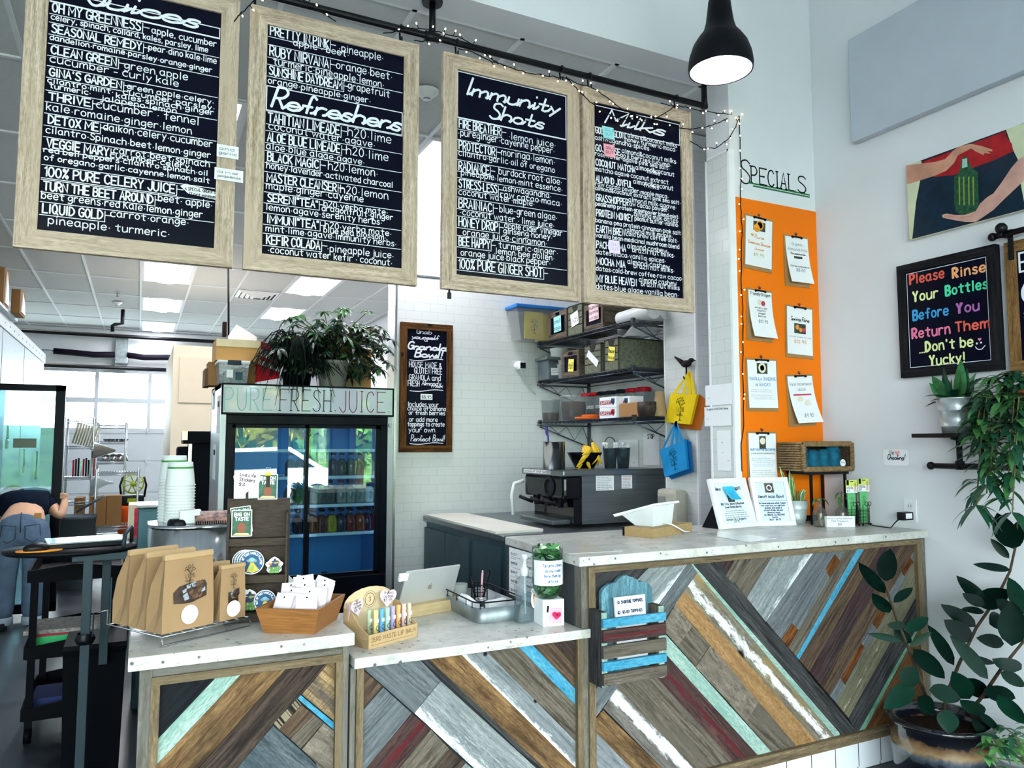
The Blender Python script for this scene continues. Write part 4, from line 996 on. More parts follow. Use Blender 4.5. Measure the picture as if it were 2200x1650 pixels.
# string of fairy lights along the boards and down the orange wall
t=thing('string_lights','warm fairy lights on dark wire draped along the pipe and down the orange wall','string lights',(1.6,3.14,3.3))
wire_m=M('green_wire','#101a1e',rough=.6)
runs=[([(503,46),(512,34),(525,22),(545,2),(560,-10)],3.13),([(640,-6),(668,10),(690,26),(722,46)],3.15),([(822,72),(848,69),(866,62),(900,62),(930,66),(958,73),(985,79),(1010,92),(1040,114),(1065,132),(1092,143),(1130,155),(1165,161),(1200,166),(1218,170),(1250,201),(1272,222),(1310,246),(1360,259),(1400,257),(1430,242),(1450,226)],3.14),([(890,88),(915,88),(940,81),(965,84)],3.15),([(985,106),(1015,112),(1045,128),(1070,136)],3.15),([(1215,165),(1240,179),(1270,188),(1300,206),(1330,231),(1362,246),(1400,262),(1440,272),(1480,277),(1530,269),(1560,256),(1586,248)],3.135),([(1420,222),(1450,227),(1480,231),(1520,240),(1560,245),(1587,248)],3.125),([(1484,304),(1510,318),(1540,316),(1565,296),(1580,272),(1587,254)],3.11),([(1588,248),(1590,300),(1592,380),(1591,430),(1594,500),(1593,600),(1597,700),(1596,800),(1598,900),(1592,960),(1595,1012)],3.108)]
b=MB(o=t.location);spots=[]
rnd=random.Random(3)
for pts,y in runs:
 P=smooth_pts(pts,5)
 W=[at(u+rnd.uniform(-1,1),v+rnd.uniform(-1.5,1.5),y=y+rnd.uniform(-.004,.004)) for u,v in P]
 b.tube(W,.0026,5)
 d=0
 for a,c in zip(W[:-1],W[1:]):
  d+=(c-a).length
  if d>.052:
   d=0
   dr=Vector((rnd.uniform(-1,1),rnd.uniform(-.5,-.1),rnd.uniform(-1,1) if y>3.109 else rnd.uniform(-.4,.8))).normalized()*.019
   if y<3.109:dr.x=-abs(dr.x) if rnd.random()<.8 else dr.x
   spots.append((c+dr,dr))
b.build('wire',wire_m,t)
glow=emis('fairy_bulb','#ffe2b0',4.5)
bulb=MB().sphere((0,0,.004),.0037,0,8,sc=(1,1,1.5)).tube([(0,0,-.019),(0,0,0)],.002,5,1).build('bulb',[glow,wire_m],t)
first=True
for p,dr in spots[:98]:
 o=bulb if first else bulb.copy()
 if not first:COL.objects.link(o);o.parent=t
 first=False
 o.location=p-t.location
 o.rotation_euler=dr.to_track_quat('Z','Y').to_euler()
print('bulbs',len(spots))
# ================================================================ juice fridge
YF=5.2
xa,xb=at(474,870,y=YF).x,at(843.5,870,y=YF).x
zt,zhb,zb_=at(660,829,y=YF).z,at(660,893,y=YF).z,.02
t=thing('drinks_fridge','tall glass-door drinks fridge with a PURE.FRESH.JUICE. sign, beside the tiled wall','fridge',((xa+xb)/2,YF+.35,0))
o_=t.location
dk=M('fridge_black','#0a0f18',rough=.3,var=.2);silver=M('fridge_silver','#9aa2aa',rough=.35,metal=.6,var=.05)
blue_in=M('fridge_liner','#4a97cf',rough=.35,var=.03)
b=MB(o=o_)
D=.7
b.box((xa,YF+.03,zb_),(xa+.03,YF+D,zt)).box((xb-.03,YF+.03,zb_),(xb,YF+D,zt)).box((xa,YF+D-.03,zb_),(xb,YF+D,zt)).box((xa,YF+.03,zt-.03),(xb,YF+D,zt)).box((xa,YF+.03,zb_),(xb,YF+D,.42))
b.build('cabinet',silver,t)
b=MB(o=o_)
b.box((xa+.03,YF+D-.035,.42),(xb-.03,YF+D-.031,zhb)).box((xa+.031,YF+.06,.42),(xa+.035,YF+D-.03,zhb)).box((xb-.035,YF+.06,.42),(xb-.031,YF+D-.03,zhb)).box((xa+.03,YF+.06,.421),(xb-.03,YF+D-.03,.425)).box((xa+.03,YF+.06,zhb-.01),(xb-.03,YF+D-.03,zhb-.005))
b.build('liner',blue_in,t)
# sign box
b=MB(o=o_);b.box((xa,YF-.03,zhb),(xb,YF+.03,zt));b.build('sign_box',dk,t)
b=MB(o=o_);b.box((xa+.012,YF-.034,zhb+.012),(xb-.012,YF-.029,zt-.012));b.build('sign_panel',M('sign_panel','#b4bac8',rough=.12,coat=.6,var=.02),t)
b=MB(o=o_);fr=frame2((0,YF-.034,0),(1,0,0),(0,-1,0))
for s_,u0,u1,mt in (('PURE.',482,597,0),('FRESH.',601,723,1),('JUICE.',729,838,2)):
 p0,p1=at(u0,885,y=YF-.034),at(u1,885,y=YF-.034)
 write(b,fr,s_,p0.x,zhb+.03,zt-zhb-.06,p1.x-p0.x,pen=.0055,mat=mt,serif=1.0,gap=3.0)
b.build('sign_lettering',[M('teal_ink','#6fb5ab'),M('navy_ink','#131b30'),M('maroon_ink','#6d1f33')],t)
# frame and the two sliding doors
z_top,z_bot=at(660,913,y=YF).z,at(740,1238,y=YF).z
xl,xm,xr=at(499,950,y=YF).x,at(664,950,y=YF).x,at(818,950,y=YF).x
for x_ in (xa,xb-.035):MB(o=o_).box((x_,YF-.005,zb_),(x_+.035,YF+.03,zhb)).build('side_trim',silver,t)
b=MB(o=o_)
b.box((xa+.035,YF,z_top),(xb-.035,YF+.06,zhb),bev=.006).box((xa+.035,YF,.30),(xb-.035,YF+.06,z_bot),bev=.006).box((xa+.035,YF,z_bot),(xl-.0,YF+.06,z_top)).box((xr,YF,z_bot),(xb-.035,YF+.06,z_top))
b.build('front_frame',dk,t)
b=MB(o=o_);b.box((xa+.035,YF+.01,.06),(xb-.035,YF+.05,.30))
for i in range(9):b.box((xa+.08,YF+.004,.09+.022*i),(xb-.08,YF+.012,.1+.022*i))
b.build('grille',M('fridge_grille','#5d656c',rough=.5),t)
MB(o=o_).tube([(xb-.018,YF-.006,at(838,914,y=YF).z),(xb-.018,YF-.022,at(838,914,y=YF).z)],.014,12).build('lock',grey_m,t)
fg=glass('fridge_glass','#dbeef2',ior=2.3)
for nm,x0,x1,yy in (('door',xl,xm+.02,YF+.042),('door',xm-.02,xr,YF+.018)):
 b=MB(o=o_)
 b.box((x0,yy-.012,z_bot),(x0+.022,yy+.012,z_top)).box((x1-.034,yy-.012,z_bot),(x1,yy+.012,z_top)).box((x0,yy-.012,z_top-.022),(x1,yy+.012,z_top)).box((x0,yy-.012,z_bot),(x1,yy+.012,z_bot+.025))
 dd=b.build(nm,dk,t)
 MB(o=o_).box((x0+.022,yy-.002,z_bot+.025),(x1-.034,yy+.002,z_top-.022)).build('glass_pane',fg,dd)
# shelves and interior light
shelf_m=M('wire_shelf_white','#dfe9f2',rough=.4,var=.02)
SZ=[at(740,v,y=YF+.14).z for v in (1023,1083,1144)]+[at(740,966,y=YF+.14).z]
for z in SZ:
 b=MB(o=o_)
 b.box((xa+.04,YF+.125,z-.016),(xb-.04,YF+.135,z+.004)).box((xa+.04,YF+.64,z-.01),(xb-.04,YF+.65,z+.0))
 for i in range(24):b.box((xa+.06+i*.0462,YF+.13,z-.006),(xa+.064+i*.0462,YF+.645,z-.002))
 b.build('shelf',shelf_m,t)
for x_,r_ in ((xa+.047,.007),(xm+.02,.006),(xb-.047,.007)):MB(o=o_).tube([(x_,YF+.085,.5),(x_,YF+.085,zhb-.05)],r_,8).build('light_tube',emis('fridge_led','#cfe6ff',4.0),t)
MB(o=o_).tube([(xa+.1,YF+.1,zhb-.03),(xb-.1,YF+.1,zhb-.03)],.012,8).build('light_tube',emis('fridge_led','#cfe6ff',4.0),t)
# bottles
clear=glass('bottle_glass','#f2f8f8',ior=1.5)
cap_m=M('bottle_cap','#0b0d14',rough=.4)
BT={}
def bottle(kind,col,loc,label,group,s=1.0,square=False):
 if kind not in BT:
  r=thing('juice_bottle',label,'bottle',loc,0,group)
  lm=M('juice_'+kind,col,rough=.12,coat=.5,var=.12,scale=14)
  b=MB()
  pr=[(.026,0),(.036,.004),(.0375,.012),(.0375,.078),(.033,.096),(.018,.118)]
  b.lathe(pr,(0,0,0),16,capt=True);b.build('juice',lm,r)
  b=MB();b.lathe([(.0183,.117),(.0155,.128),(.015,.148)],(0,0,0),16,capb=False);b.build('bottle_neck',clear,r)
  b=MB();b.lathe([(.019,.145),(.019,.16),(.017,.162)],(0,0,0),16,capt=True);b.build('cap',cap_m,r)
  b=MB();fr=frame2((0,-.0378,.055),(1,0,0),(0,-1,0));tree_mark(b,fr,0,0,.055,0,.0008);b.build('print',ink,r)
  BT[kind]=r
 else:r=dup(BT[kind],label,loc,0,group)
 r.rotation_euler=(0,0,random.uniform(-.3,.3))
 return r
COLS=dict(darkgreen='#1c3a26',green='#2c5a35',olive='#4d5236',brownish='#5c5546',pale='#a7a48a',grey='#8b8c84',dgrey='#55564f',white='#c9ccc8',amber='#7a3f14',brown='#5b2c16',yellow='#b39a16',slate='#1f2b38',rust='#82301a',redor='#8f3a1d',plum='#34102e',red='#a80f20',orange='#9b4420',black='#10121c')
NAMES=dict(darkgreen='dark green',green='green',olive='olive',brownish='murky brown',pale='pale',grey='gray',dgrey='dark gray',white='milky white',amber='amber',brown='brown',yellow='yellow',slate='blue-black',rust='rust-red',redor='orange-red',plum='plum',red='bright red',orange='orange',black='almost black')
ordn=['first','second','third','fourth','fifth','sixth','seventh','eighth','ninth','tenth','eleventh','twelfth','thirteenth','fourteenth','fifteenth']
def row(shelf,z,us,kinds,y,v,behind=None,group=None):
 for i,(u,k) in enumerate(zip(us,kinds)):
  x=at(u,v,y=y).x
  bottle(k,COLS[k],(x,y,z),'%s juice bottle, %s from left in the front row of the %s fridge shelf'%(NAMES[k],ordn[i],shelf),'bottles in the drinks fridge')
  if behind and i%behind[1]==0:
   bottle(behind[0][i%len(behind[0])],COLS[behind[0][i%len(behind[0])]],(x+.012,y+.095,z),'juice bottle half hidden in the second row of the %s fridge shelf'%shelf,'second-row bottles on the %s fridge shelf'%shelf)
g=.0
row('upper',SZ[0]+.003,(624,644,683,698,716,734,754,773,794,812),['darkgreen','slate','slate','slate','slate','darkgreen','olive','brownish','pale','pale'],YF+.2,1010)
row('middle',SZ[1]+.003,(622,643,675,691,709,733,753,772,792),['darkgreen','green','grey','dgrey','dgrey','grey','grey','grey','white'],YF+.2,1065,(['dgrey','grey'],1))
row('third',SZ[2]+.003,(640,673,692,713,733,753,774,790,809),['black','amber','brown','yellow','slate','rust','redor','plum','red'],YF+.19,1125,(['brown','slate','rust','plum'],1))
row('bottom',.428,(632,652,674,683,702),['darkgreen','black','black','black','orange'],YF+.17,1220)
bottle('slate',COLS['slate'],(at(697,1215,y=YF+.28).x,YF+.28,.428),'dark juice bottle just behind the orange one on the bottom fridge shelf','bottles in the drinks fridge')
# ---------------- what stands on the fridge
card=M('cardboard','#b98d55',rough=.8,var=.05,scale=6);card_d=M('cardboard_dark','#8f6a43',rough=.85,var=.06);tape=M('tape','#d8c9a2',rough=.3)
def carton(label,u0,v0,u1,v1,y,d,mat=None,flap=True,rz=0.0,z0=None,name='cardboard_box'):
 a,c=at(u0,v0,y=y),at(u1,v1,y=y)
 z0=c.z if z0 is None else z0
 t=thing(name,label,'box',((a.x+c.x)/2,y+d/2,z0),rz)
 w,h=c.x-a.x,a.z-z0
 b=MB();b.box((-w/2,-d/2,0),(w/2,d/2,h-.004),bev=.002);b.build('carton',mat or card,t)
 if flap:
  b=MB();b.box((-w/2-.001,-d/2-.001,h-.006),(w/2+.001,-.002,h)).box((-w/2-.001,.002,h-.006),(w/2+.001,d/2+.001,h));b.build('flap',mat or card,t)
  MB().box((-.02 if w>d else -w/2,-d/2-.002,h-.0005),(.02 if w>d else w/2,-d/2-.001,h-.05)).build('tape_strip',tape,t)
 return t
YT=YF+.12
carton('brown carton standing at the front left corner of the fridge top, behind the plastic bin',449,777,548,830,YT+.12,.2,card_d,z0=zt)
carton('wide brown cardboard box resting above the plastic bin on the fridge',465,727,559,777,YT+.03,.3,z0=at(500,777,y=YT+.03).z+.006)
t=thing('plastic_bin','clear lidded plastic bin with a navy latch at the left end of the fridge top','bin',(at(498,820,y=YT).x,YT+.0,zt))
w=at(530,820,y=YT).x-at(468,820,y=YT).x;h=at(500,778,y=YT).z-zt
clearpl=glass('clear_plastic','#dfe7ea',ior=1.4,dens=.25)
b=MB();b.add([(-w*.46,-.1,0),(w*.46,-.1,0),(w*.46,.1,0),(-w*.46,.1,0),(-w*.52,-.11,h*.9),(w*.52,-.11,h*.9),(w*.52,.11,h*.9),(-w*.52,.11,h*.9)],[(0,3,2,1),(0,1,5,4),(1,2,6,5),(2,3,7,6),(3,0,4,7)]);b.build('tub',clearpl,t)
MB().box((-w*.55,-.118,h*.88),(w*.55,.118,h),bev=.004).build('lid',M('white_plastic','#dfe3e6',rough=.4),t)
MB().box((-w*.22,-.124,h*.8),(w*.24,-.112,h*1.01),bev=.003).build('latch',M('navy_plastic','#1b2740',rough=.4),t)
MB().box((-w*.3,-.06,.004),(w*.3,.06,h*.55)).build('contents',M('gray_contents','#7f8f93',rough=.7,var=.4,scale=30),t)
b=MB();b.box((-w*.25,-.1125,h*.25),(-.005,-.1085,h*.6),0).box((.01,-.1125,h*.15),(w*.3,-.1085,h*.5),1);b.build('sticker',[pap,M('dark_teal_label','#2a4a55')],t)
carton('slim white-sided carton at the far left corner of the fridge top',441,790,452,835,YT+.2,.22,M('carton_side','#6a4c33',rough=.8),False,z0=zt)
t=thing('red_bag','leaning red and white paper sack behind the trailing grass on the fridge','sack',(at(575,780,y=YT).x,YT+.16,zt),.25)
b=MB()
P=lambda u,v:at(u,v,y=YT+.16)-t.location
for poly,mt in (([(546,822),(603,812),(608,757),(560,733)],0),([(548,770),(606,790),(606,800),(548,780)],1),([(553,748),(585,760),(580,772),(553,762)],1),([(590,770),(607,775),(606,790),(590,786)],2)):
 Q=[P(u,v)+Vector((0,-.002*mt,0)) for u,v in poly]
 b.prism(Q,(0,1,0),.002 if mt else.09,mt)
b.build('sack',[M('red_print','#b01324',rough=.5),M('white_print','#e8e4e2'),M('orange_print','#e2552a')],t)
tag(MB().prism([at(490,829,y=YT+.36),at(552,829,y=YT+.36),at(552,724,y=YT+.36),at(536,714,y=YT+.36),at(508,697,y=YT+.36),at(490,722,y=YT+.36)],(0,1,0),.003).build('white_card',pap),'sheet of white card sticking up behind the wide brown box','card')
t=carton('large brown carton printed 32 OZ behind the plant pot on the fridge',698,777,782,828,YT+.2,.22,M('carton_gray','#9c8763',rough=.8,var=.05),z0=zt)
b=MB(o=t.location);fr=frame2((0,YT+.199,0),(1,0,0),(0,-1,0));p=at(766,785,y=YT+.199);write(b,fr,'32 OZ',p.x,p.z,.02,.045,pen=.002);b.build('print',ink,t)
carton('narrow brown carton with a white top edge at the right end of the fridge top',781,770,795,829,YT+.28,.2,card,z0=zt)
carton('brown carton stacked on another at the back right of the fridge top',756,748,798,771,YT+.34,.12,card,z0=zt)
# ================================================================ right-hand wall
def wp(P,X,cx=0,cy=0,sc=1.0):
 out=[]
 for i in range(0,len(P),2):
  p=at(cx+P[i]/sc,cy+P[i+1]/sc,x=X)
  out.append((-p.y,p.z))
 return out
def wtext(b,fr,s,u,v,u1,hpx,X,pen,mat=0,lift=.001,**k):
 p,q=at(u,v,x=X),at(u1,v,x=X)
 write(b,fr,s,-p.y,p.z,hpx*pxm(p),max(.01,p.y-q.y),pen=pen,mat=mat,lift=lift,**k)
t=thing('acoustic_panel','large pale gray acoustic panel high on the right wall','wall panel',(3.55,1.6,3.17))
MB(o=t.location).box((3.495,.9,3.17),(3.545,2.811,3.765),bev=.006).build('panel',M('panel_fabric','#b7c0cb',rough=.95,var=.02,bump=.05,bscale=400),t)
MB(o=t.location).box((3.543,.95,3.2),(3.55,2.76,3.73)).build('mount',M('panel_mount','#8d949a'),t)
# photo print
XC=3.518
t=thing('photo_canvas','wall print of two hands holding a green juice bottle before a red shirt','picture',(3.55,2.2,2.54))
MB(o=t.location).box((XC,1.55,2.545),(3.549,2.503,2.94),bev=.002).build('canvas',M('canvas_edge','#d8d6c4',rough=.6),t)
b=MB(o=t.location);fr=frame2((XC,0,0),(0,-1,0),(-1,0,0))
cc=(1960,260,3.663)
zlo,zhi=2.547,2.938
def pic(P,mt,lift):
 Q=clip(wp(P,XC,*cc),-2.502,-1.56,zlo,zhi)
 if len(Q)>2:shape(b,fr,Q,mt,lift)
shape(b,fr,rect(-2.502,zlo,-1.56,zhi),0,.0004)
pic([-60,330,40,300,75,320,60,480,30,640,0,930,-60,930],1,.0006)
pic([735,60,1100,-40,1100,300,870,420,830,300,800,240,770,160],1,.0006)
pic([850,470,1100,300,1100,700,890,690],1,.0006)
pic([72,325,735,80,740,120,785,180,795,240,640,310,490,365,330,425,180,440,80,400],2,.0008)
pic([-60,350,80,335,190,320,260,300,320,235,370,200,460,180,540,195,632,225,630,240,590,235,620,258,570,252,560,268,500,240,465,215,400,250,360,270,330,330,270,390,180,430,0,488,-60,500],3,.001)
pic([392,290,435,280,440,310,480,380,518,400,524,660,500,710,420,738,345,720,332,660,330,440,375,395],4,.0012)
for x in (365,400,440,475):pic([x,440,x+10,437,x+14,660,x+4,663],5,.0013)
pic([395,300,432,292,436,360,392,372],6,.0013)
pic([1100,200,880,280,840,300,780,370,700,490,640,570,590,600,535,650,500,710,420,738,340,740,270,728,235,740,240,760,330,780,420,795,500,795,560,755,640,700,720,620,880,470,1100,330],7,.0014)
pic([345,765,400,752,480,745,475,752,400,762],3,.0016);pic([235,742,330,748,330,755,262,760],3,.0016)
b.build('print',[M('apron_navy','#0d2436',rough=.3,var=.3,scale=20),M('cream_background','#c9cfae',rough=.4),M('red_shirt','#a01a22',rough=.4,var=.25,scale=20),M('skin_print','#c08d76',rough=.4,var=.2,scale=12),M('juice_print','#234f38',rough=.3,var=.5,scale=60),M('juice_light','#7f9a45',rough=.3),M('bottle_shine','#9fc7b8',rough=.3),M('skin_print_pink','#c99c90',rough=.4,var=.18,scale=12)],t)
# "please rinse" sign
XS=3.522
t=thing('wall_sign','black framed sign in rainbow lettering, Please Rinse Your Bottles Before You Return Them','sign',(3.55,2.33,1.836))
y0,y1,z0,z1=2.073,2.579,1.838,2.422
fb=MB(o=t.location);fw=.042
for a,c,ax in (((3.512,y0,z0),(3.548,y1,z0+fw),1),((3.512,y0,z1-fw),(3.548,y1,z1),1),((3.512,y0,z0+fw),(3.548,y0+fw,z1-fw),2),((3.512,y1-fw,z0+fw),(3.548,y1,z1-fw),2)):fb.bar(a,c,ax)
fb.build('frame',wood('black_stained','#12141c','#2b2a2c',along=3,across=60,bump=.2),t)
MB(o=t.location).box((XS,y0+.03,z0+.03),(3.545,y1-.03,z1-.03)).build('chalk_panel',chalk_face,t)
b=MB(o=t.location);fr=frame2((XS,0,0),(0,-1,0),(-1,0,0))
line(b,fr,[(-y1+.05,z0+.05),(-y1+.05,z1-.05),(-y0-.05,z1-.05),(-y0-.05,z0+.05),(-y1+.05,z0+.05)],.003,7)
for i,(s_,u,v,u1,mt) in enumerate((('Please',1956,611,2029,0),('Rinse',2048,597,2118,1),('Your',1963,648,2016,2),('Bottles',2033,635,2122,3),('Before',1963,688,2038,4),('You',2057,673,2104,5),('Return',1961,727,2042,6),('Them',2054,713,2126,0),("Don't be",1990,755,2091,2),('...',1976,759,1987,2),('Yucky!',1999,785,2074,2))):
 wtext(b,fr,s_,u,v,u1,20,XS,.0085,mt,lift=.0012,gap=3.0)
 if s_[0] in 'PRYBD':wtext(b,fr,s_[0],u,v,u+9,20,XS,.012,mt,lift=.0016)
p=wp([2096,745,2099,749,2104,751,2110,750,2115,744,2117,742],XS);line(b,fr,p,.004,7,.0012)
for u,v in ((2099,738),(2108,736)):q=wp([u,v],XS)[0];shape(b,fr,disc(q[0],q[1],.005,8),7,.0012)
q=wp([2105,729],XS)[0];shape(b,fr,heart(q[0],q[1],.009),6,.0012)
b.build('lettering',[M('coral_chalk','#e0604e'),M('peach_chalk','#f0a972'),M('lime_chalk','#e3efa8'),M('aqua_chalk','#4cd6a2'),M('blue_chalk','#3e9bd6'),M('orchid_chalk','#b368b2'),M('rose_chalk','#ea7ba0'),chalk],t)
# barn-door style sign at the picture's edge
t=thing('wall_sign','wood framed chalkboard hung from a black barn-door rail at the right edge','sign',(3.55,1.7,1.82))
fb=MB(o=t.location);fw=.05;y0,y1,z0,z1=1.45,2.036,1.82,2.415
for a,c,ax in (((3.515,y0,z0),(3.545,y1,z0+fw),1),((3.515,y0,z1-fw),(3.545,y1,z1),1),((3.515,y0,z0+fw),(3.545,y0+fw,z1-fw),2),((3.515,y1-fw,z0+fw),(3.545,y1,z1-fw),2)):fb.bar(a,c,ax)
fb.build('frame',wood('pine_frame','#7a5a34','#a07a4b',along=3,across=40,holes=6,bump=.15),t)
MB(o=t.location).box((3.522,y0+.03,z0+.03),(3.54,y1-.03,z1-.03)).build('chalk_panel',chalk_face,t)
b=MB(o=t.location);fr=frame2((3.522,0,0),(0,-1,0),(-1,0,0))
write(b,fr,'EV',-1.975,2.27,.085,.07,pen=.009);line(b,fr,[(-1.86,2.2),(-1.92,2.24),(-1.965,2.19),(-1.96,2.14),(-1.92,2.13),(-1.88,2.15)],.014,smooth=True)
for z in (2.09,2.07,2.0,1.97):line(b,fr,[(-1.965,z-.01),(-1.93,z+.004),(-1.86,z+.02)],.008)
line(b,fr,[(-1.9,1.95),(-1.94,1.94),(-1.95,1.91),(-1.92,1.9),(-1.93,1.87),(-1.95,1.87)],.01,smooth=True)
b.build('lettering',chalk,t)
b=MB(o=t.location);b.tube([(3.50,2.07,2.452),(3.50,1.4,2.452)],.014,8).sphere((3.485,2.025,2.478),.026,0,12).sphere((3.5,2.075,2.452),.02,0,10).tube([(3.55,2.035,2.452),(3.48,2.035,2.452)],.012,8);b.build('rail',black_m,t)
b=MB(o=t.location);b.box((3.505,1.99,2.33),(3.513,2.012,2.47),bev=.002);b.build('strap',black_m,t)
# pipe shelf with plants
t=thing('wall_shelf','black plank shelf on iron pipe brackets carrying potted plants','shelf',(3.55,2.0,1.40))
b=MB(o=t.location);b.bar((3.335,1.2,1.530),(3.545,2.405,1.549),1);b.build('shelf_board',wood('shelf_dark','#141318','#332c2a',along=3,across=60),t)
b=MB(o=t.location)
b.tube([(3.44,2.38,1.395),(3.44,1.2,1.395)],.014,10).sphere((3.44,2.385,1.395),.02,0,10).tube([(3.44,2.24,1.40),(3.44,2.24,1.53)],.013,10).lathe([(.035,0),(.035,-.008),(.018,-.014)],(3.44,2.24,1.53),14).lathe([(.02,-.02),(.02,.02)],(3.44,2.24,1.40),12).tube([(3.44,2.24,1.395),(3.55,2.24,1.395)],.014,8)
b.build('pipe_bracket',black_m,t)
tin=M('white_tin','#b9c2c4',rough=.28,metal=.55,var=.04)
def tin_pot(name,label,cat,loc,r0,r1,h,leaves,mats,soil=True,mat=None):
 t=thing(name,label,cat,loc)
 b=MB()
 b.lathe([(r0,0),(r0+(r1-r0)*.18,h*.18),(r0+(r1-r0)*.2+.003,h*.2),(r0+(r1-r0)*.22,h*.22),(r0+(r1-r0)*.62,h*.62),(r0+(r1-r0)*.64+.003,h*.65),(r0+(r1-r0)*.68,h*.68),(r1,h*.98),(r1+.003,h),(r1-.004,h),(r1-.01,h*.9)],(0,0,0),28)
 b.build('pot',mat or tin,t)
 MB().lathe([(0,h*.88),(r1-.009,h*.88)],(0,0,0),20,capb=False).build('soil',M('potting_soil','#241a14',rough=.95,var=.4,scale=60),t)
 b=MB();leaves(b);b.build('foliage',mats,t)
 return t
def leafmat(name,c,c2=None,rough=.35,scale=20,stretch=(1,1,1)):
 return M(name,c,rough=rough,var=.28,scale=scale,spec=.3,stretch=stretch)
snake=leafmat('snake_leaf','#2f6b3a',scale=45);snake_d=leafmat('snake_leaf_dark','#123d2a',scale=45)
def snake_leaves(b):
 r=random.Random(5)
 for i in range(15):
  a=r.uniform(0,2*PI);tilt=r.uniform(.05,.75)
  d=Vector((math.cos(a)*tilt,math.sin(a)*tilt,1))
  b.leaf((math.cos(a)*.03,math.sin(a)*.03,.14),d,(math.cos(a+PI/2),math.sin(a+PI/2),.2),r.uniform(.1,.19),r.uniform(.035,.05),.12*tilt,.2,i%2,6,shape=lambda t:(.55+.45*math.sin(PI*t))*(1-t**4))
 for d,L in (((-.3,.55,.35),.17),((-.6,.2,.2),.15),((-.1,.7,.12),.16),((-.5,-.3,.5),.16),((.0,-.8,.5),.17),((-.3,-.7,.25),.15)):b.leaf((0,0,.15),d,(0,0,1),L,.042,.3,.15,1,6)
 b.leaf((-.02,-.02,.14),(.0,-.12,1),(.9,.1,0),.21,.06,.02,.18,0,6)
 b.leaf((-.02,.03,.14),(-.1,.35,.9),(.9,.1,0),.17,.06,.1,.18,0,6)
tin_pot('potted_snake_plant','green snake plant in a ribbed metal pot at the pipe shelf left end','plant',(3.425,2.235,1.549),.062,.086,.165,snake_leaves,[snake,snake_d])
# trailing bushy plant on the shelf
t=thing('potted_trailing_plant','bushy trailing green plant spilling from a terracotta pot over the right end of the shelf','plant',(3.43,1.86,1.549))
b=MB();b.lathe([(.06,0),(.085,.15),(.092,.15),(.095,.18),(.085,.18),(.08,.16)],n=20);b.build('pot',M('terracotta','#9b5a3c',rough=.8,var=.1),t)
lm1,lm2=leafmat('trailing_leaf','#3f6f3e',scale=30),leafmat('trailing_leaf_dark','#1d4a34',scale=30)
b=MB();st=MB();r=random.Random(11)
def sprig(P,n,L,W,k=0):
 st.tube(P,.003,4)
 for i in range(n):
  f=(i+1)/n*(len(P)-1);j=min(int(f),len(P)-2)
  p=Vector(P[j]).lerp(Vector(P[j+1]),f-j)
  for q in range(2):
   a=r.uniform(0,2*PI)
   d=Vector((math.cos(a)-.25,math.sin(a),r.uniform(-.5,.45)))
   b.leaf(p,d,(0,0,1),L*r.uniform(.7,1.2),W*r.uniform(.8,1.15),r.uniform(.2,.6),.12,r.choice((0,0,1)) if k==0 else 1,4)
def rel(u,v,x=3.4):return at(u,v,x=x)-t.location
for u,v,du in ((2100,850,0),(2120,815,0),(2160,810,0),(2195,830,0),(2100,880,0),(2150,860,0),(2190,870,0),(2215,850,0)):
 e=rel(u,v,3.33+r.uniform(0,.12));sprig([Vector((0,0,.17)),e*.6+Vector((0,0,.12)),e],12,.11,.027)
for u,v in ((2095,950),(2105,985),(2110,1010),(2140,980),(2175,1020),(2120,1060),(2165,1070),(2195,1010),(2210,960),(2100,930)):
 x=3.25+r.uniform(0,.12);e=rel(u,v,x);m_=rel(u+15,870,x)
 sprig([Vector((0,0,.17)),m_+Vector((0,0,.03)),(m_+e)/2+Vector((-.01,0,0)),e],16,.115,.029)
for u,v in ((2098,1085),(2125,1040),(2175,1100)):
 x=3.24;e=rel(u,v,x);m_=rel(u+10,930,x);sprig([Vector((-.05,0,.12)),m_,(m_+e)/2,e],9,.11,.03,1)
 for i in range(7):
  a=2*PI*i/7;b.leaf(e,(math.cos(a)*.3,math.sin(a),-.35+.3*math.cos(a*2)),(0,0,1),.12,.03,.5,.1,1,5)
b.build('foliage',[lm1,lm2],t);st.build('stems',M('plant_stem','#5b5a3a',rough=.7),t)
# outlet, plug and the little "we love" card
p=at(1957,1097,x=3.549)
t=thing('power_outlet','white double wall socket just above the right end of the tall counter','outlet',p)
b=MB();b.box((-.006,-.036,-.06),(.0,.036,.06),bev=.003);b.build('cover_plate',M('white_plastic','#dfe3e6',rough=.4),t)
b=MB()
for z in (-.022,.022):
 b.lathe([(.0,0),(.017,.0)],(0,0,0),16,T=Matrix.Translation((-.0065,0,z))@Matrix.Rotation(-PI/2,4,'Y'),capb=False)
 for y in (-.006,.006):b.box((-.0075,y-.001,z-.002),(-.0062,y+.001,z+.007),1)
b.build('socket',[M('white_plastic' if False else 'socket_white','#d3d7da',rough=.4),ink],t)
t=thing('power_adapter','black plug adapter with white label in the lower socket, lead trailing on the counter','plug',p+Vector((-.008,0,-.025)))
b=MB();b.box((-.075,-.02,-.02),(-.001,.02,.02),bev=.004);b.box((-.06,-.0208,-.012),(-.012,-.0195,.014),1);b.build('body',[black_m,pap],t)
zc=1.0755-t.location.z
MB().tube([(-.075,0,-.008),(-.1,.01,-.03),(-.11,.03,zc),(-.10,.12,zc),(-.06,.2,zc)],.003,6).build('cord',black_m,t)
q=at(1925,983,x=3.547)
t=thing('wall_card','small white rounded card with a pink heart taped to the right wall above the outlet','card',q)
b=MB();n_=24
w,h=at(1897,983,x=3.547).y-at(1952,983,x=3.547).y,(at(1925,963,x=3.547).z-at(1925,998,x=3.547).z)
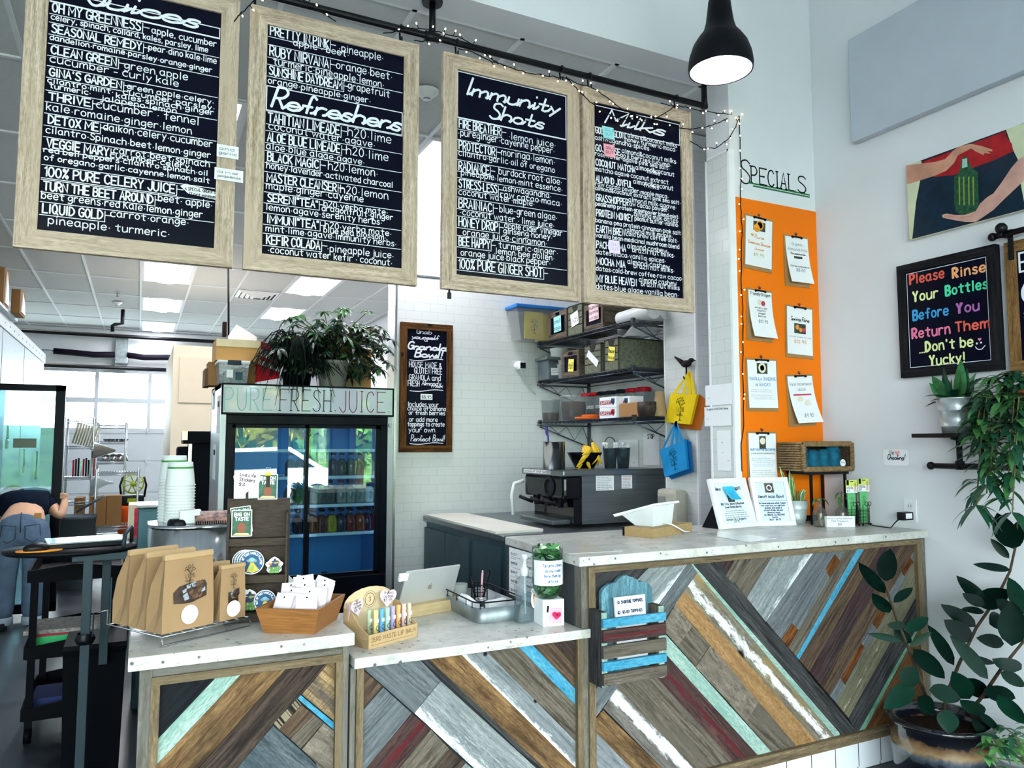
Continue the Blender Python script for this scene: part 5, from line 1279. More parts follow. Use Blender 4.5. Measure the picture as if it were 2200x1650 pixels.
pts=[(w/2*max(-1,min(1,1.25*math.cos(2*PI*i/n_))),h/2*max(-1,min(1,1.35*math.sin(2*PI*i/n_)))) for i in range(n_)]
fr=frame2((0,0,0),(0,-1,0),(-1,0,0))
shape(b,fr,pts,0,.0,.002);shape(b,fr,heart(.01,h*.28,.016),1,.003)
write(b,fr,'We',-.035,h*.16,.024,.025,pen=.0025,mat=2,lift=.003);write(b,fr,'Chooling!',-.048,-h*.12,.028,.1,pen=.0035,mat=2,lift=.003,script=True,slant=.3)
para(b,fr,-w*.43,-h*.26,w*.86,h*.11,3,2,pen=.0012,center=True);b.build('card',[pap,M('heart_pink','#eeaab0'),ink],t)
# ================================================================ things on the tall counter
ZT=1.0702
def lean(bl,br,h,tilt,z=ZT):
 """frame of a panel standing on a counter and leaning back: base line from two picture points"""
 a,c=at(*bl,z=z),at(*br,z=z)
 ux=(c-a).normalized();hor=ux.cross(Vector((0,0,1))).normalized()
 n=(hor*math.cos(tilt)+Vector((0,0,1))*math.sin(tilt)).normalized()
 return a,(c-a).length,(a,ux,n.cross(ux).normalized(),n)
def mat4(fr,o=None):
 p,ux,uy,n=fr
 M4=Matrix((ux,uy,n)).transposed().to_4x4();M4.translation=o if o is not None else p
 return M4
t=thing('double_photo_frame','hinged white double frame with two printed menus, New Wrap and Acai Bowl','frame',at(1628,1131,z=ZT))
white_f=M('white_frame','#e8ebef',rough=.4,var=.01);pale_p=M('pale_blue_print','#d5e4f4',rough=.15,coat=.5,var=.02);navy_t=M('navy_text','#1b2c4c',rough=.7);pic_m=M('food_photo','#5a4d48',rough=.5,var=.8,scale=90)
H_=.262
for k,(bl,br) in enumerate((((1549,1138),(1628,1131)),((1628,1131),(1711,1129)))):
 a,w,fr=lean(bl,br,H_,.30)
 o=a-t.location;F=(o,fr[1],fr[2],fr[3])
 b=MB();fw=.026
 T=mat4(F)
 for x0,y0,x1,y1 in ((0,0,w,fw),(0,H_-fw,w,H_),(0,fw,fw,H_-fw),(w-fw,fw,w,H_-fw)):b.box((x0,y0,-.016),(x1,y1,.004),0,.002,T)
 b.box((.004,.004,-.014),(w-.004,H_-.004,-.008),0,0,T);b.build('frame',white_f,t)
 b=MB();shape(b,F,rect(fw,fw,w-fw,H_-fw),0,-.0075)
 cx=w/2
 if k==0:
  write(b,F,'New',fw+.006,H_-.062,.017,.045,pen=.004,mat=1,lift=-.006);write(b,F,'Wrap!!!',w*.52,H_-.062,.017,w*.3,pen=.004,mat=1,lift=-.006)
  shape(b,F,rect(cx-.025,H_-.125,cx+.025,H_-.085),2,-.0068)
  for i,s_ in enumerate(('BBQ Tofu, Onions & Roasted','Sweet Potato Burrito')):write(b,F,s_,cx,.125-.017*i,.011,w*.62 if i==0 else w*.45,pen=.0018,mat=1,lift=-.006,center=True) if False else write(b,F,s_,cx-(w*.31 if i==0 else w*.22),.123-.017*i,.011,w*.62 if i==0 else w*.44,pen=.002,mat=1,lift=-.006)
  para(b,F,fw+.012,.088,w-2*fw-.024,.011,4,1,.0013,center=True,seed=2)
  write(b,F,'Always ALL Organic',cx-w*.27,.043,.01,w*.54,pen=.0022,mat=1,lift=-.006);write(b,F,'$13.95',cx-.02,.031,.009,.04,pen=.0014,mat=1,lift=-.006)
 else:
  shape(b,F,rect(cx-.028,H_-.082,cx+.024,H_-.03),2,-.0068);shape(b,F,disc(cx-.002,H_-.056,.017,12),0,-.0064);shape(b,F,disc(cx-.002,H_-.056,.011,10),2,-.006)
  write(b,F,'New!! Acai Bowl',cx-w*.33,.152,.015,w*.66,pen=.0032,mat=1,lift=-.006);line(b,F,[(fw,.136),(w-fw,.136)],.0008,1,-.006)
  for i,s_ in enumerate(('Our house made acai sorbet, topped','with fresh fruit, our signature','granola, chia seeds &','coconut shreds, and your','choice of cacao.','ALL ORGANIC. ALL DELICIOUS','found.','Bowl - $14.95')):
   ww=min(w-2*fw-.012,.0042*len(s_)+.01);write(b,F,s_,cx-ww/2,.119-.0125*i,.0085,ww,pen=.0016,mat=1,lift=-.006)
 b.build('printed_sheet',[pale_p if k else M('white_print_gloss','#dfeaf0',rough=.15,coat=.5,var=.02),navy_t,pic_m],t)
p=lean((1549,1138),(1628,1131),H_,.3)
o=p[0]-t.location
b=MB();b.prism([o+p[2][1]*.01+Vector((0,.0,0)),o+p[2][1]*.01+Vector((-.02,.13,0)),o+p[2][1]*.01+p[2][2]*.14+Vector((0,.012,0))],p[2][1],.012);b.build('easel_back',black_m,t)
F=frame2((0,0,0),(1,0,0),(0,-1,0))
a,w,fr=lean((1549,1138),(1628,1131),H_,.30)
q=a+fr[1]*(w*.42)+fr[2]*(H_-.045)+fr[3]*.006
t=thing('sticky_note','bright blue sticky note on the left half of the white double frame','note',q)
b=MB();U,V,N=fr[1],fr[2],fr[3]
b.grid([[U*(x-.005+.02*s_)+V*(-.075*s_)+N*(.0005+.02*s_*s_) for x in (-.028,0,.05)] for s_ in (0,.25,.5,.75,1)],0,False)
FF=(Vector((0,0,0)),(U-V*.2).normalized(),(V+U*.2).normalized(),N);write(b,FF,'sub',-.0,-.042,.016,.03,pen=.002,mat=1,lift=.012);write(b,FF,'$3',.01,-.064,.018,.025,pen=.002,mat=1,lift=.016)
b.build('sheet',[M('cyan_sticky','#37b8e4',rough=.6,var=.03),M('blue_pen','#4ba0c8')],t)
# card reader terminal on its wooden block
t=thing('payment_terminal','white angled payment tablet seen from behind, on a wooden block','tablet',(2.27,2.94,ZT))
b=MB(o=t.location)
c1_,c2_,c3_=at(1342,1151,z=ZT),at(1403,1157,z=ZT),at(1487,1141,z=ZT);c4_=c1_+c3_-c2_
hb=.042
t2=thing('wooden_block','pale wooden riser block under the white payment tablet','block',(2.27,2.94,ZT))
wb=MB(o=t2.location);wb.prism([c1_,c2_,c3_,c4_],(0,0,1),hb);wb.build('block',M('maple_block','#a58a62',rough=.6,var=.15,scale=5,stretch=(4,30,30)),t2)
e1,e2=(c2_-c1_).normalized(),(c3_-c2_).normalized()
MB(o=t2.location).prism([c1_-e1*.0+Vector((0,0,.0)),c1_-e1*.012,c4_-e1*.012,c4_],(0,0,1),hb*.96).build('end_cap',black_m,t2)
base=c2_+e2*.17-e1*.10
top=ZT+hb
# back of the terminal: body quad in (depth, width) with tilted screen edge
def tp(d,w,z):return base-e1*d+e2*w+Vector((0,0,top-ZT+z))
body=MB(o=t.location)
W=.105
vs=[]
for sgn in (-W,W):
 vs+=[tp(-.055,sgn*.86,.001),tp(.045,sgn*.86,.001),tp(.115,sgn*.92,.045),tp(-.065,sgn*.97,.102)]
body.add(vs,[(0,1,2,3),(7,6,5,4),(0,4,5,1),(1,5,6,2),(2,6,7,3),(3,7,4,0)])
body.build('terminal_body',M('white_plastic','#dfe3e6',rough=.4),t)
sc_=MB(o=t.location)
vs=[]
for sgn in (-W*1.12,W*1.12):
 vs+=[tp(-.085,sgn,.103),tp(-.08,sgn,.112),tp(.155,sgn,.047),tp(.145,sgn,.036)]
sc_.add(vs,[(0,1,2,3),(7,6,5,4),(0,4,5,1),(1,5,6,2),(2,6,7,3),(3,7,4,0)]);sc_.build('screen_panel',M('white_plastic_bright','#eef0f2',rough=.35),t)
c0=tp(-.056,0,.012)
MB(o=t.location).tube([c0,c0+e1*.05+Vector((0,0,-.004)),c2_+e2*.28+e1*.012+Vector((0,0,.008)),c2_+e2*.32+e1*.02+Vector((0,0,.004))],.004,8).build('cable',M('white_plastic','#dfe3e6'),t)
def flat_sheet(name,label,px,z=ZT+.0006,th=.0012,mat=None,rows=0,cat='paper',head=None):
 P=[at(u,v,z=z) for u,v in px]
 c=sum(P,Vector())/len(P)
 t=thing(name,label,cat,c)
 b=MB(o=c);b.prism(P,(0,0,1),th)
 ux=(P[1]-P[0]).normalized();F=(P[0]-Vector((0,0,0)),ux,Vector((0,0,1)).cross(ux),Vector((0,0,1)))
 if rows:
  w=(P[1]-P[0]).length;h=(P[3]-P[0]).length
  para(b,F,w*.1,h*.85,w*.8,h*.8/rows,rows,1,.0016,center=True)
 b.build('sheet',[mat or pap,ink],t);return t
lam=M('laminated_sheet','#d4d6d2',rough=.2,coat=.5,var=.02)
flat_sheet('paper_sheet','laminated sheet lying on the tall counter in front of the double frame',[(1610,1165),(1668,1158),(1560,1142),(1500,1146)],rows=8,mat=lam)
flat_sheet('paper_sheet','laminated sheet taped at the left end of the tall counter top',[(1222,1190),(1338,1184),(1225,1164),(1150,1169)],rows=7,mat=lam)
# striped plant in a white pot
spid=leafmat('striped_leaf','#4e7f45',scale=30);spid_y=leafmat('striped_leaf_edge','#c5cf9a',scale=30)
def striped(b):
 r=random.Random(8)
 for i in range(16):
  a=r.uniform(0,2*PI);k=r.uniform(.1,.6);L=r.uniform(.07,.12)
  d=Vector((math.cos(a)*k,math.sin(a)*k,1));up=(math.cos(a+1.6),math.sin(a+1.6),.2)
  b.leaf((math.cos(a)*.025,math.sin(a)*.025,.105),d,up,L,.022,.2,.1,1,5);b.leaf((math.cos(a)*.026,math.sin(a)*.025-.0012,.105),d,up,L*.96,.013,.2,.1,0,5)
 for d,L in (((-.33,.1,1),.235),((-.12,.0,1),.21),((.12,.1,1),.17)):
  b.leaf((-.02,0,.1),d,(.3,1,0),L,.026,.06,.12,1,6);b.leaf((-.02,-.0015,.1),d,(.3,1,0),L*.97,.015,.06,.12,0,6)
pp=at(1718,1124,z=ZT)
tin_pot('potted_plant','yellow-edged spiky plant in a white metal pot, just right of the double frame','plant',(pp.x,pp.y+.02,ZT),.045,.063,.122,striped,[spid,spid_y],mat=M('white_tin_pale','#c9d5d8',rough=.35,metal=.2,var=.02))
# black riser with the basket of teal towels
pa=at(1727,1120,z=ZT)
x0,x1,y0,y1,zr=3.235,3.515,2.93,3.095,at(1760,1012,y=2.95).z
t=thing('display_riser','black metal riser stand on the tall counter under the woven basket','stand',((x0+x1)/2,(y0+y1)/2,ZT))
b=MB(o=t.location);b.box((x0-.012,y0-.01,zr-.018),(x1,y1,zr),bev=.002);b.build('top',black_m,t)
for x,y in ((x0,y0),(x1-.02,y0),(x0,y1-.012),(x1-.02,y1-.012)):MB(o=t.location).box((x,y,ZT),(x+.012,y+.012,zr-.018)).build('leg',black_m,t)
MB(o=t.location).box((x0,y1-.012,ZT),(x1,y1-.004,ZT+.03)).build('rail',black_m,t)
wick=M('seagrass','#8a6f4e',rough=.85,var=.35,scale=70,bump=.6,bscale=120)
bx0,bx1=at(1722,1005,y=2.93).x,at(1872,1000,y=2.93).x
bx1=min(bx1,3.535)
hz=at(1790,950,y=2.93).z-zr
t=thing('woven_basket','woven seagrass basket tipped forward on the black riser, holding teal rolls','basket',((bx0+bx1)/2,3.0,zr+.001))
w=(bx1-bx0)/2
b=MB()
yb0,yb1=-.085,.085
b.box((-w+.012,yb1-.012,.012),(w-.012,yb1,hz-.01)).box((-w+.01,yb0+.01,0),(w-.01,yb1,.01)).box((-w+.005,yb0+.01,.0),(-w+.017,yb1,hz-.01)).box((w-.017,yb0+.01,0),(w-.005,yb1,hz-.01)).box((-w+.01,yb0+.01,hz-.014),(w-.01,yb1,hz-.004))
b.build('basket_body',M('seagrass_dark','#4a3b2e',rough=.9,var=.5,scale=90,bump=.6,bscale=150),t)
b=MB()
for pts in ([(-w,yb0,.01),(w,yb0,.01)],[(w,yb0,.01),(w,yb0,hz-.01)],[(w,yb0,hz-.01),(-w,yb0,hz-.01)],[(-w,yb0,hz-.01),(-w,yb0,.01)]):
 A,B=Vector(pts[0]),Vector(pts[1]);n_=int((B-A).length/.009)
 for i in range(n_):
  c=A.lerp(B,(i+.5)/n_);d=(B-A).normalized();q=d.cross(Vector((0,1,0)))
  b.tube([c+q*.011*math.cos(a)+Vector((0,1,0))*.011*math.sin(a)+d*.004*a/PI for a in [2*PI*k/6 for k in range(7)]],.0048,5,cap=False)
for zz in [hz*(i+.5)/12 for i in range(12)]:b.tube([(-w-.004,yb0+.01,zz),(-w-.005,yb1,zz)],.0062,5)
b.build('braided_rim',wick,t)
teal=M('teal_cloth','#155e78',rough=.85,var=.25,scale=30,bump=.5,bscale=40)
def roll(label,x,z,r_,hh,sc=1.0,lump=False):
 q=thing('cloth_roll',label,'cloth',(t.location.x+x,2.965,t.location.z+.0115),0,'teal rolls in the basket')
 b=MB();rr=random.Random(int(x*1000))
 pr=[(r_*.8,0),(r_,.008),(r_*1.02,hh*.5),(r_*.95,hh*.85),(r_*.5,hh),(0,hh)]
 b.lathe(pr,(0,0,0),18,capb=True)
 b.v=[p+Vector((rr.uniform(-1,1),rr.uniform(-1,1),0))*.0018 for p in b.v]
 b.build('cloth',teal,q)
 b=MB();F_=frame2((0,-r_*1.03,hh*.55),(1,0,0),(0,-1,0));tree_mark(b,F_,0,0,hh*.55);b.build('print',M('dark_teal_ink','#0d3344'),q)
 return q
roll('tall teal cloth roll at the left end of the basket',-w*.76,0,.03,hz*.82)
roll('second teal cloth bundle from the left in the basket, squat',-w*.34,0,.036,hz*.66)
roll('third teal cloth bundle from the left in the basket',w*.08,0,.036,hz*.68)
q=roll('largest teal cloth roll with a round white tag, at the right of the basket',w*.5,0,.04,hz*.82)
b=MB();F_=frame2((.03,-.042,.03),(1,0,0),(0,-1,0));shape(b,F_,disc(0,0,.021,18),0,0,.0012);write(b,F_,'Face',-.012,.0,.008,.024,pen=.001,mat=1,lift=.002);b.tube([(.03,-.042,.05),(.02,-.04,.075),(.0,-.03,.09)],.0012,4,1);b.build('tag',[pap,ink],q)
# plant cuttings in bottles
bg_=glass('cutting_bottle_glass','#d9dcd6',ior=1.5,dens=.06)
def cutting(label,u,v,h,lv,y=None):
 p=at(u,v,z=ZT)
 t=thing('plant_bottle',label,'plant',(p.x,p.y+.03,ZT),0,'plant cuttings in glass bottles')
 b=MB();b.lathe([(.028,0),(.033,.004),(.034,.012),(.034,.07),(.030,.085),(.015,.1),(.0125,.112),(.0125,h),(.0145,h),(.0145,h+.008)],n=20);b.build('bottle',bg_,t)
 b=MB();r=random.Random(u)
 for i in range(26):
  a=r.uniform(0,6.28);rr=r.uniform(.0,.026);b.tube([(rr*.3*math.cos(a),rr*.3*math.sin(a),.09),(rr*math.cos(a),rr*math.sin(a),.05),(rr*math.cos(a+.5),rr*math.sin(a+.5),.006)],.0012,4)
 b.build('roots',M('roots','#6b5840',rough=.9,var=.3),t)
 b=MB()
 b.tube([(0,0,.05),(.003,0,h+.01),(.0,0,h+lv[0])],.0035,6,1)
 for d,L,W in lv[1]:b.leaf((0,0,h+lv[0]*(.6 if d[2]<.3 else 1)),d,(0,0,1),L,W,.75,.1,0,6)
 b.build('cutting',[leafmat('cutting_leaf','#4a6b3f',scale=40),M('cutting_stem','#5d5b46')],t)
cutting('left glass bottle with a drooping plant cutting and roots, on the tall counter',1772,1133,.128,(.012,[((-1,-.1,.5),.08,.018),((1,-.1,.45),.085,.02),((.4,-.7,.4),.07,.02),((-.5,-.5,.6),.06,.016),((.2,.6,.4),.06,.016)]))
cutting('right glass bottle with the taller plant cutting, beside the utensil sets',1820,1131,.128,(.04,[((-1,-.1,.45),.075,.02),((1,-.1,.4),.07,.02),((-.9,-.4,-.1),.07,.022),((.9,-.4,-.1),.06,.018),((.1,-.2,1),.05,.016),((-.3,.4,.8),.05,.016)]))
pl=at(1772,1132,z=ZT);pr_=at(1837,1132,z=ZT)
t=thing('tent_card','small white plant propagation card in front of the bottles','card',(pl+pr_)/2)
ux=(pr_-pl).normalized();F=(pl-t.location,ux,Vector((0,0,1)),ux.cross(Vector((0,0,1))))
w=(pr_-pl).length
b=MB();shape(b,F,rect(0,0,w,.055),0,0,.0008);write(b,F,'Take one of our Plant Babies home!',w*.08,.04,.007,w*.84,pen=.0011,mat=1,lift=.0016);write(b,F,'Plant Propagation',w*.22,.026,.0085,w*.56,pen=.0012,mat=1,lift=.0016);write(b,F,'$8',w*.44,.008,.011,w*.12,pen=.0018,mat=1,lift=.0016)
nb=F[3]*-.03
b.prism([F[0]+Vector((0,0,.0546)),F[0]+Vector((0,0,.0554)),F[0]+nb+Vector((0,0,.001)),F[0]+nb],ux,w,0)
b.build('card',[pap,M('gray_blue_ink','#6a7a92')],t)
# utensil sets in wire caddies
wirem=M('dark_wire','#15181c',rough=.4,metal=.6)
greenb=M('green_pouch','#66b877',rough=.7,var=.08,bump=.2);lime=M('lime_label','#c8d36a',rough=.5,var=.15,scale=20)
pc=at(1880,1134,z=ZT)
t=thing('wire_caddy','black wire caddy with curled wire sides holding the green utensil sets','caddy',(3.42,2.80,ZT))
for k,x in enumerate((3.375,3.463)):
 b=MB(o=t.location)
 for i in range(11):
  z=ZT+.012+.0075*i;R_=.034
  b.tube([(x+R_*math.cos(2*PI*j/14),2.8+R_*math.sin(2*PI*j/14),z) for j in range(14)],.0013,5,closed=True)
 for j in range(8):b.tube([(x+.034*math.cos(2*PI*j/8),2.8+.034*math.sin(2*PI*j/8),ZT+.004),(x+.034*math.cos(2*PI*j/8),2.8+.034*math.sin(2*PI*j/8),ZT+.11)],.0015,5)
 for s_ in (-1,1):b.tube([(x+s_*(.012+.011*math.cos(a)),2.764,ZT+.115+.011*math.sin(a)) for a in [2*PI*j/12 for j in range(12)]],.0015,5,closed=True)
 b.tube([(x-.03,2.775,ZT),(x-.03,2.775,ZT+.012)],.004,6).tube([(x+.03,2.775,ZT),(x+.03,2.775,ZT+.012)],.004,6)
 b.build('wire_basket',wirem,t)
b=MB(o=t.location);b.tube([(3.419,2.8,ZT+.03),(3.419,2.8,ZT+.17),(3.411,2.8,ZT+.185),(3.419,2.8,ZT+.2),(3.427,2.8,ZT+.185),(3.419,2.8,ZT+.17)],.002,6);b.tube([(3.41,2.8,ZT+.03),(3.428,2.8,ZT+.03)],.002,6);b.build('handle',wirem,t)
for k,(x,y,dz,lab) in enumerate(((3.375,2.795,0.0,'green pouch utensil set with lime header card, left of the caddy'),(3.455,2.785,.006,'front green pouch utensil set in the right caddy basket'),(3.485,2.812,.0,'green pouch utensil set tucked behind another in the right caddy basket'))):
 q=thing('utensil_set',lab,'utensil set',(x,y,ZT+.008+dz),-.25,'utensil sets in the wire caddy')
 b=MB();b.prism([(-.018,-.004,.0),(.018,-.004,.0),(.024,-.004,.17),(-.024,-.004,.17)],(0,1,0),.008);b.build('pouch',greenb,q)
 b=MB();F_=frame2((0,-.0045,0),(1,0,0),(0,-1,0));tree_mark(b,F_,0,.12,.045);b.build('print',M('dark_green_ink','#1f5a34'),q)
 b=MB();shape(b,F_,rect(-.034,.165,.034,.232),0,.001,.001);shape(b,F_,rect(-.034,.165,.034,.198),1,.0024);shape(b,F_,rect(-.03,.205,-.016,.232),2,.0024);shape(b,F_,rect(-.01,.222,.012,.226),2,.0024)
 write(b,F_,'UTENSIL',-.03,.185,.010,.04,pen=.0016,mat=2,lift=.003);write(b,F_,'SET',-.03,.17,.010,.018,pen=.0016,mat=2,lift=.003)
 for j in range(3):line(b,F_,[(.014+.006*j,.17),(.019+.003*j,.205)],.0025,3,.003);
 shape(b,F_,disc(.021,.21,.005,10,.007),3,.003);b.build('header_card',[lime,pap,ink,M('tan_spoon','#b58a4e')],q)
# ---------------- clipboards on the orange wall
clipw=M('clipboard','#a07d52',rough=.6,var=.1,scale=8);clip_m=M('clip_metal','#1c1d22',rough=.3,metal=.8);chrome=M('chrome','#c8ccd0',rough=.15,metal=1.0,var=.02)
YO=YB0-.004
def clipboard(label,tl,tr,br,bl,content,curl=.01,lean_=0.0):
 a,c,d_,e=[at(*q,y=YO) for q in (tl,tr,br,bl)]
 zt_,zb2=(a.z+c.z)/2,(d_.z+e.z)/2
 cx=(a.x+c.x+d_.x+e.x)/4;w=((c.x-a.x)+(d_.x-e.x))/2;h=zt_-zb2
 t=thing('clipboard',label,'clipboard',(cx,YO,zb2),0,'clipboards on the orange wall',rot=(0,math.atan2(((a.x+c.x)-(d_.x+e.x))/2,h),0))
 b=MB();b.box((-w/2,-.005,0),(w/2,-.001,h),bev=.0015);b.build('board',clipw,t)
 b=MB()
 K=8
 pw,ph=w*.46,h*.9
 off=lambda s:-.0065-curl*s*s
 b.grid([[Vector((x*pw+curl*.35*s*s*(1 if curl else 0),off(s),h*.965-ph*s)) for x in (-1,0,1)] for s in [i/K for i in range(K+1)]],0,True)
 def F(s):
  return (Vector((curl*.35*s*s,off(s)-.0004,0)),Vector((1,0,0)),Vector((0,0,1)),Vector((0,-1,0)))
 for it in content:
  k=it[0];s=it[1];z=h*.965-ph*s
  f=F(s)
  if k=='t':
   _,_,txt,hh,wd,mt=it[:6]
   write(b,f,txt,-w*wd/2,z,hh*h,w*wd,pen=hh*h*.14,mat=mt,lift=.0012,script=len(it)>6,slant=.15 if len(it)>6 else 0)
  elif k=='p':
   _,_,hh,wd,mt=it
   shape(b,f,rect(-w*wd/2,z-hh*h,w*wd/2,z),mt,.001)
  elif k=='d':
   _,_,r_,dx,mt=it
   shape(b,f,disc(dx*w,z,r_*w,16),mt,.0014)
  elif k=='r':
   _,_,n_,mt=it
   para(b,f,-w*.4,z,w*.8,h*.035,n_,mt,.0011,center=True)
  elif k=='h':shape(b,f,heart(it[2]*w,z,.05*w),it[3],.0012)
 b.build('paper',[pap,M('orange_ink','#e0903f'),ink,M('gray_ink','#8d95a0'),M('blue_ink','#1c86c0'),M('red_fruit','#c4405a',var=.3,scale=60),M('orange_fruit','#e49a2c',var=.2,scale=60),M('dark_photo','#3a4238',var=.7,scale=80),M('gold_ink','#b8a05e'),M('pale_fruit','#e4dcc6')],t)
 b=MB();b.box((-w*.22,-.014,h*.955),(w*.22,-.005,h*.985),bev=.003).box((-w*.2,-.018,h*.94),(-w*.17,-.006,h*.96)).box((w*.17,-.018,h*.94),(w*.2,-.006,h*.96));b.build('clip',clip_m,t)
 b=MB();b.tube([(.0,-.004,h*1.0),(.0,-.01,h*1.03),(.004,-.016,h*1.035)],.003,6).lathe([(.008,0),(.008,.004)],(0,0,0),10,T=Matrix.Translation((0,0,h*1.04))@Matrix.Rotation(PI/2,4,'X'),capt=True);b.build('wall_hook',M('copper_hook','#b0705a',rough=.25,metal=.9),t)
clipboard('clipboard for Pure Valencia Orange Juice at the top left of the orange wall',(1595,459),(1658,472),(1654,585),(1594,577),[('p',.07,.17,.42,7),('d',.14,.13,.02,6),('d',.21,.11,-.09,6),('d',.14,.09,.02,9),('h',.37,-.24,6),('t',.42,'Pure',.06,.32,1,1),('t',.55,'Valencia Orange',.06,.78,1,1),('t',.66,'Juice',.06,.32,1,1),('t',.79,'$9.95',.055,.36,8)],.002)
clipboard('clipboard for Organic Almond Milk at the top right of the orange wall',(1684,501),(1734,513),(1740,622),(1685,611),[('t',.18,'- Organic -',.05,.62,3),('t',.30,'Almond Milk',.055,.8,3),('t',.38,'Housemade',.045,.6,2,1),('p',.42,.16,.34,7),('t',.66,'from sprouted almonds',.03,.78,2),('t',.76,'$8.00',.055,.36,3)],.03)
clipboard('clipboard headed Friendly Dragon with its sheet curling forward',(1603,615),(1656,629),(1658,736),(1602,731),[('t',.10,'Friendly Dragon',.055,.78,2),('d',.24,.09,-.04,9),('d',.26,.08,.1,5),('t',.38,'strawberry, apple,',.03,.5,2),('t',.44,'dragonfruit',.03,.32,2),('t',.50,'pineapple',.03,.26,2),('t',.56,'basil & soy',.03,.3,2),('t',.69,'$10.95',.055,.36,3)],.035)
clipboard('clipboard headed Spring Fling with a carrot photo',(1685,655),(1744,661),(1745,773),(1686,766),[('t',.28,'Spring Fling',.075,.66,2,1),('p',.34,.19,.42,7),('d',.47,.06,.02,1),('d',.42,.07,-.1,1),('d',.47,.06,.14,5),('t',.64,'carrot, pear, cucumber, lime & ginger',.025,.82,3),('t',.76,'$10.95',.06,.44,1)],.002)
clipboard('clipboard in blue lettering, Vanilla Swerve is Back',(1602,769),(1667,772),(1673,886),(1604,882),[('p',.06,.2,.34,7),('d',.16,.12,0,9),('d',.16,.07,0,7),('t',.42,'VANILLA SWERVE',.055,.84,4),('t',.54,'is BACK!!',.055,.5,4),('r',.63,2,3),('r',.74,3,3)],.004)
clipboard('clipboard for Pure Watermelon Juice with its sheet flaring out',(1689,803),(1747,806),(1755,912),(1697,920),[('t',.20,'Pure Watermelon',.055,.8,3),('t',.31,'Juice',.055,.28,3),('p',.38,.3,.66,5),('d',.5,.1,-.12,9),('d',.49,.085,-.12,5),('d',.6,.1,.12,9),('d',.59,.085,.12,5),('t',.88,'$9.95',.065,.34,3)],.045)
clipboard('lowest clipboard on the orange wall, with a bowl photo, above the double frame',(1604,926),(1666,928),(1670,1040),(1605,1044),[('p',.06,.24,.22,7),('d',.16,.09,0,9),('t',.36,'HEARTY VEGAN VEGETABLE CHOWDER',.04,.84,4),('t',.43,'w/ sweet potatoes & caramelized onions',.03,.8,3),('r',.53,6,4),('r',.78,3,3)],.006)
# SPECIALS painted on the pillar
b=MB();fr=frame2((0,YB0,0),(1,0,0),(0,-1,0))
for s_,u,v,u1,hp in (('S',1591,392,1611,52),('PECIAL',1614,392,1706,36),('S',1714,412,1731,36)):
 p,q=at(u,v,y=YB0),at(u1,v,y=YB0)
 write(b,fr,s_,p.x,p.z,hp*pxm(p),q.x-p.x,pen=.0085,serif=1.2,gap=2.6)
for u,v,u1 in ((1608,391,1738),(1618,398,1738)):
 p,q=at(u,v,y=YB0),at(u1,v,y=YB0);line(b,fr,[(p.x,p.z-.004),(q.x,p.z-.004)],.009,1)
tag(b.build('wall_lettering',[ink,M('green_paint','#1d6b3f',rough=.6)]),'word SPECIALS in dark letters, underlined twice in green, above the orange panel','lettering')
# ================================================================ rubber plant in the glazed pot, and the plants on the floor
m,nt,bsdf,out=_new('glazed_pot')
tc=nd(nt,'ShaderNodeTexCoord');sp=nd(nt,'ShaderNodeSeparateXYZ');nt.links.new(tc.outputs['Object'],sp.inputs[0])
n1=nd(nt,'ShaderNodeTexNoise',i_Scale=22.0,i_Detail=4.0);nt.links.new(tc.outputs['Object'],n1.inputs[0])
a_=nd(nt,'ShaderNodeMath',operation='MULTIPLY_ADD');nt.links.new(n1.outputs['Fac'],a_.inputs[0]);a_.inputs[1].default_value=.06;nt.links.new(sp.outputs[2],a_.inputs[2])
nt.links.new(ramp(nt,a_.outputs[0],[(.0,hexc('#06080f')),(.20,hexc('#0b0e18')),(.225,hexc('#3f4a55')),(.245,hexc('#8d7350')),(.275,hexc('#6b5138')),(.29,hexc('#10131c')),(1,hexc('#0a0c12'))]),bsdf.inputs['Base Color'])
bsdf.inputs['Roughness'].default_value=.12;bsdf.inputs['Coat Weight'].default_value=.5
t=thing('potted_rubber_plant','dark glossy rubber plant in a black and tan glazed pot by the tall counter','plant',(3.165,2.2,0))
b=MB();b.lathe([(.15,0),(.17,.02),(.195,.12),(.2,.22),(.192,.285),(.205,.295),(.215,.31),(.205,.322),(.185,.318),(.178,.29),(.17,.2)],n=40);b.build('pot',m,t)
MB().lathe([(0,.268),(.178,.262)],n=24,capb=False).build('soil',M('potting_soil','#241a14',rough=.95,var=.4,scale=60),t)
bark=M('rubber_bark','#43382a',rough=.7,var=.25,scale=40)
cr=(1820,1100,3.0)
def rp(x,y,Y):
 p=at(cr[0]+x/cr[2],cr[1]+y/cr[2],y=Y)
 return (p if p.x<3.44 else at(cr[0]+x/cr[2],cr[1]+y/cr[2],x=3.44))-t.location
S1=[(545,1300,2.2),(480,1110,2.17),(420,940,2.13),(330,720,2.09),(255,500,2.06),(245,440,2.05)]
S2=[(770,1310,2.15),(870,1190,2.08),(1000,1000,2.0),(1140,830,1.93),(1230,740,1.9)]
S3=[(620,1310,2.22),(640,1180,2.22),(720,980,2.2),(830,750,2.17),(960,560,2.13),(1050,380,2.1),(1090,200,2.08),(1100,60,2.07)]
for S in (S1,S2,S3):
 b=MB();P=[rp(*q) for q in S];b.tube(P,[.0085-.005*i/len(P) for i in range(len(P))],7);b.build('stem',bark,t)
rub=M('rubber_leaf','#061b15',rough=.26,var=.4,scale=9,spec=.1);rub2=M('rubber_leaf_green','#0a2a1f',rough=.26,var=.3,scale=9,spec=.14);rub3=M('rubber_leaf_young','#182c20',rough=.35,var=.2)
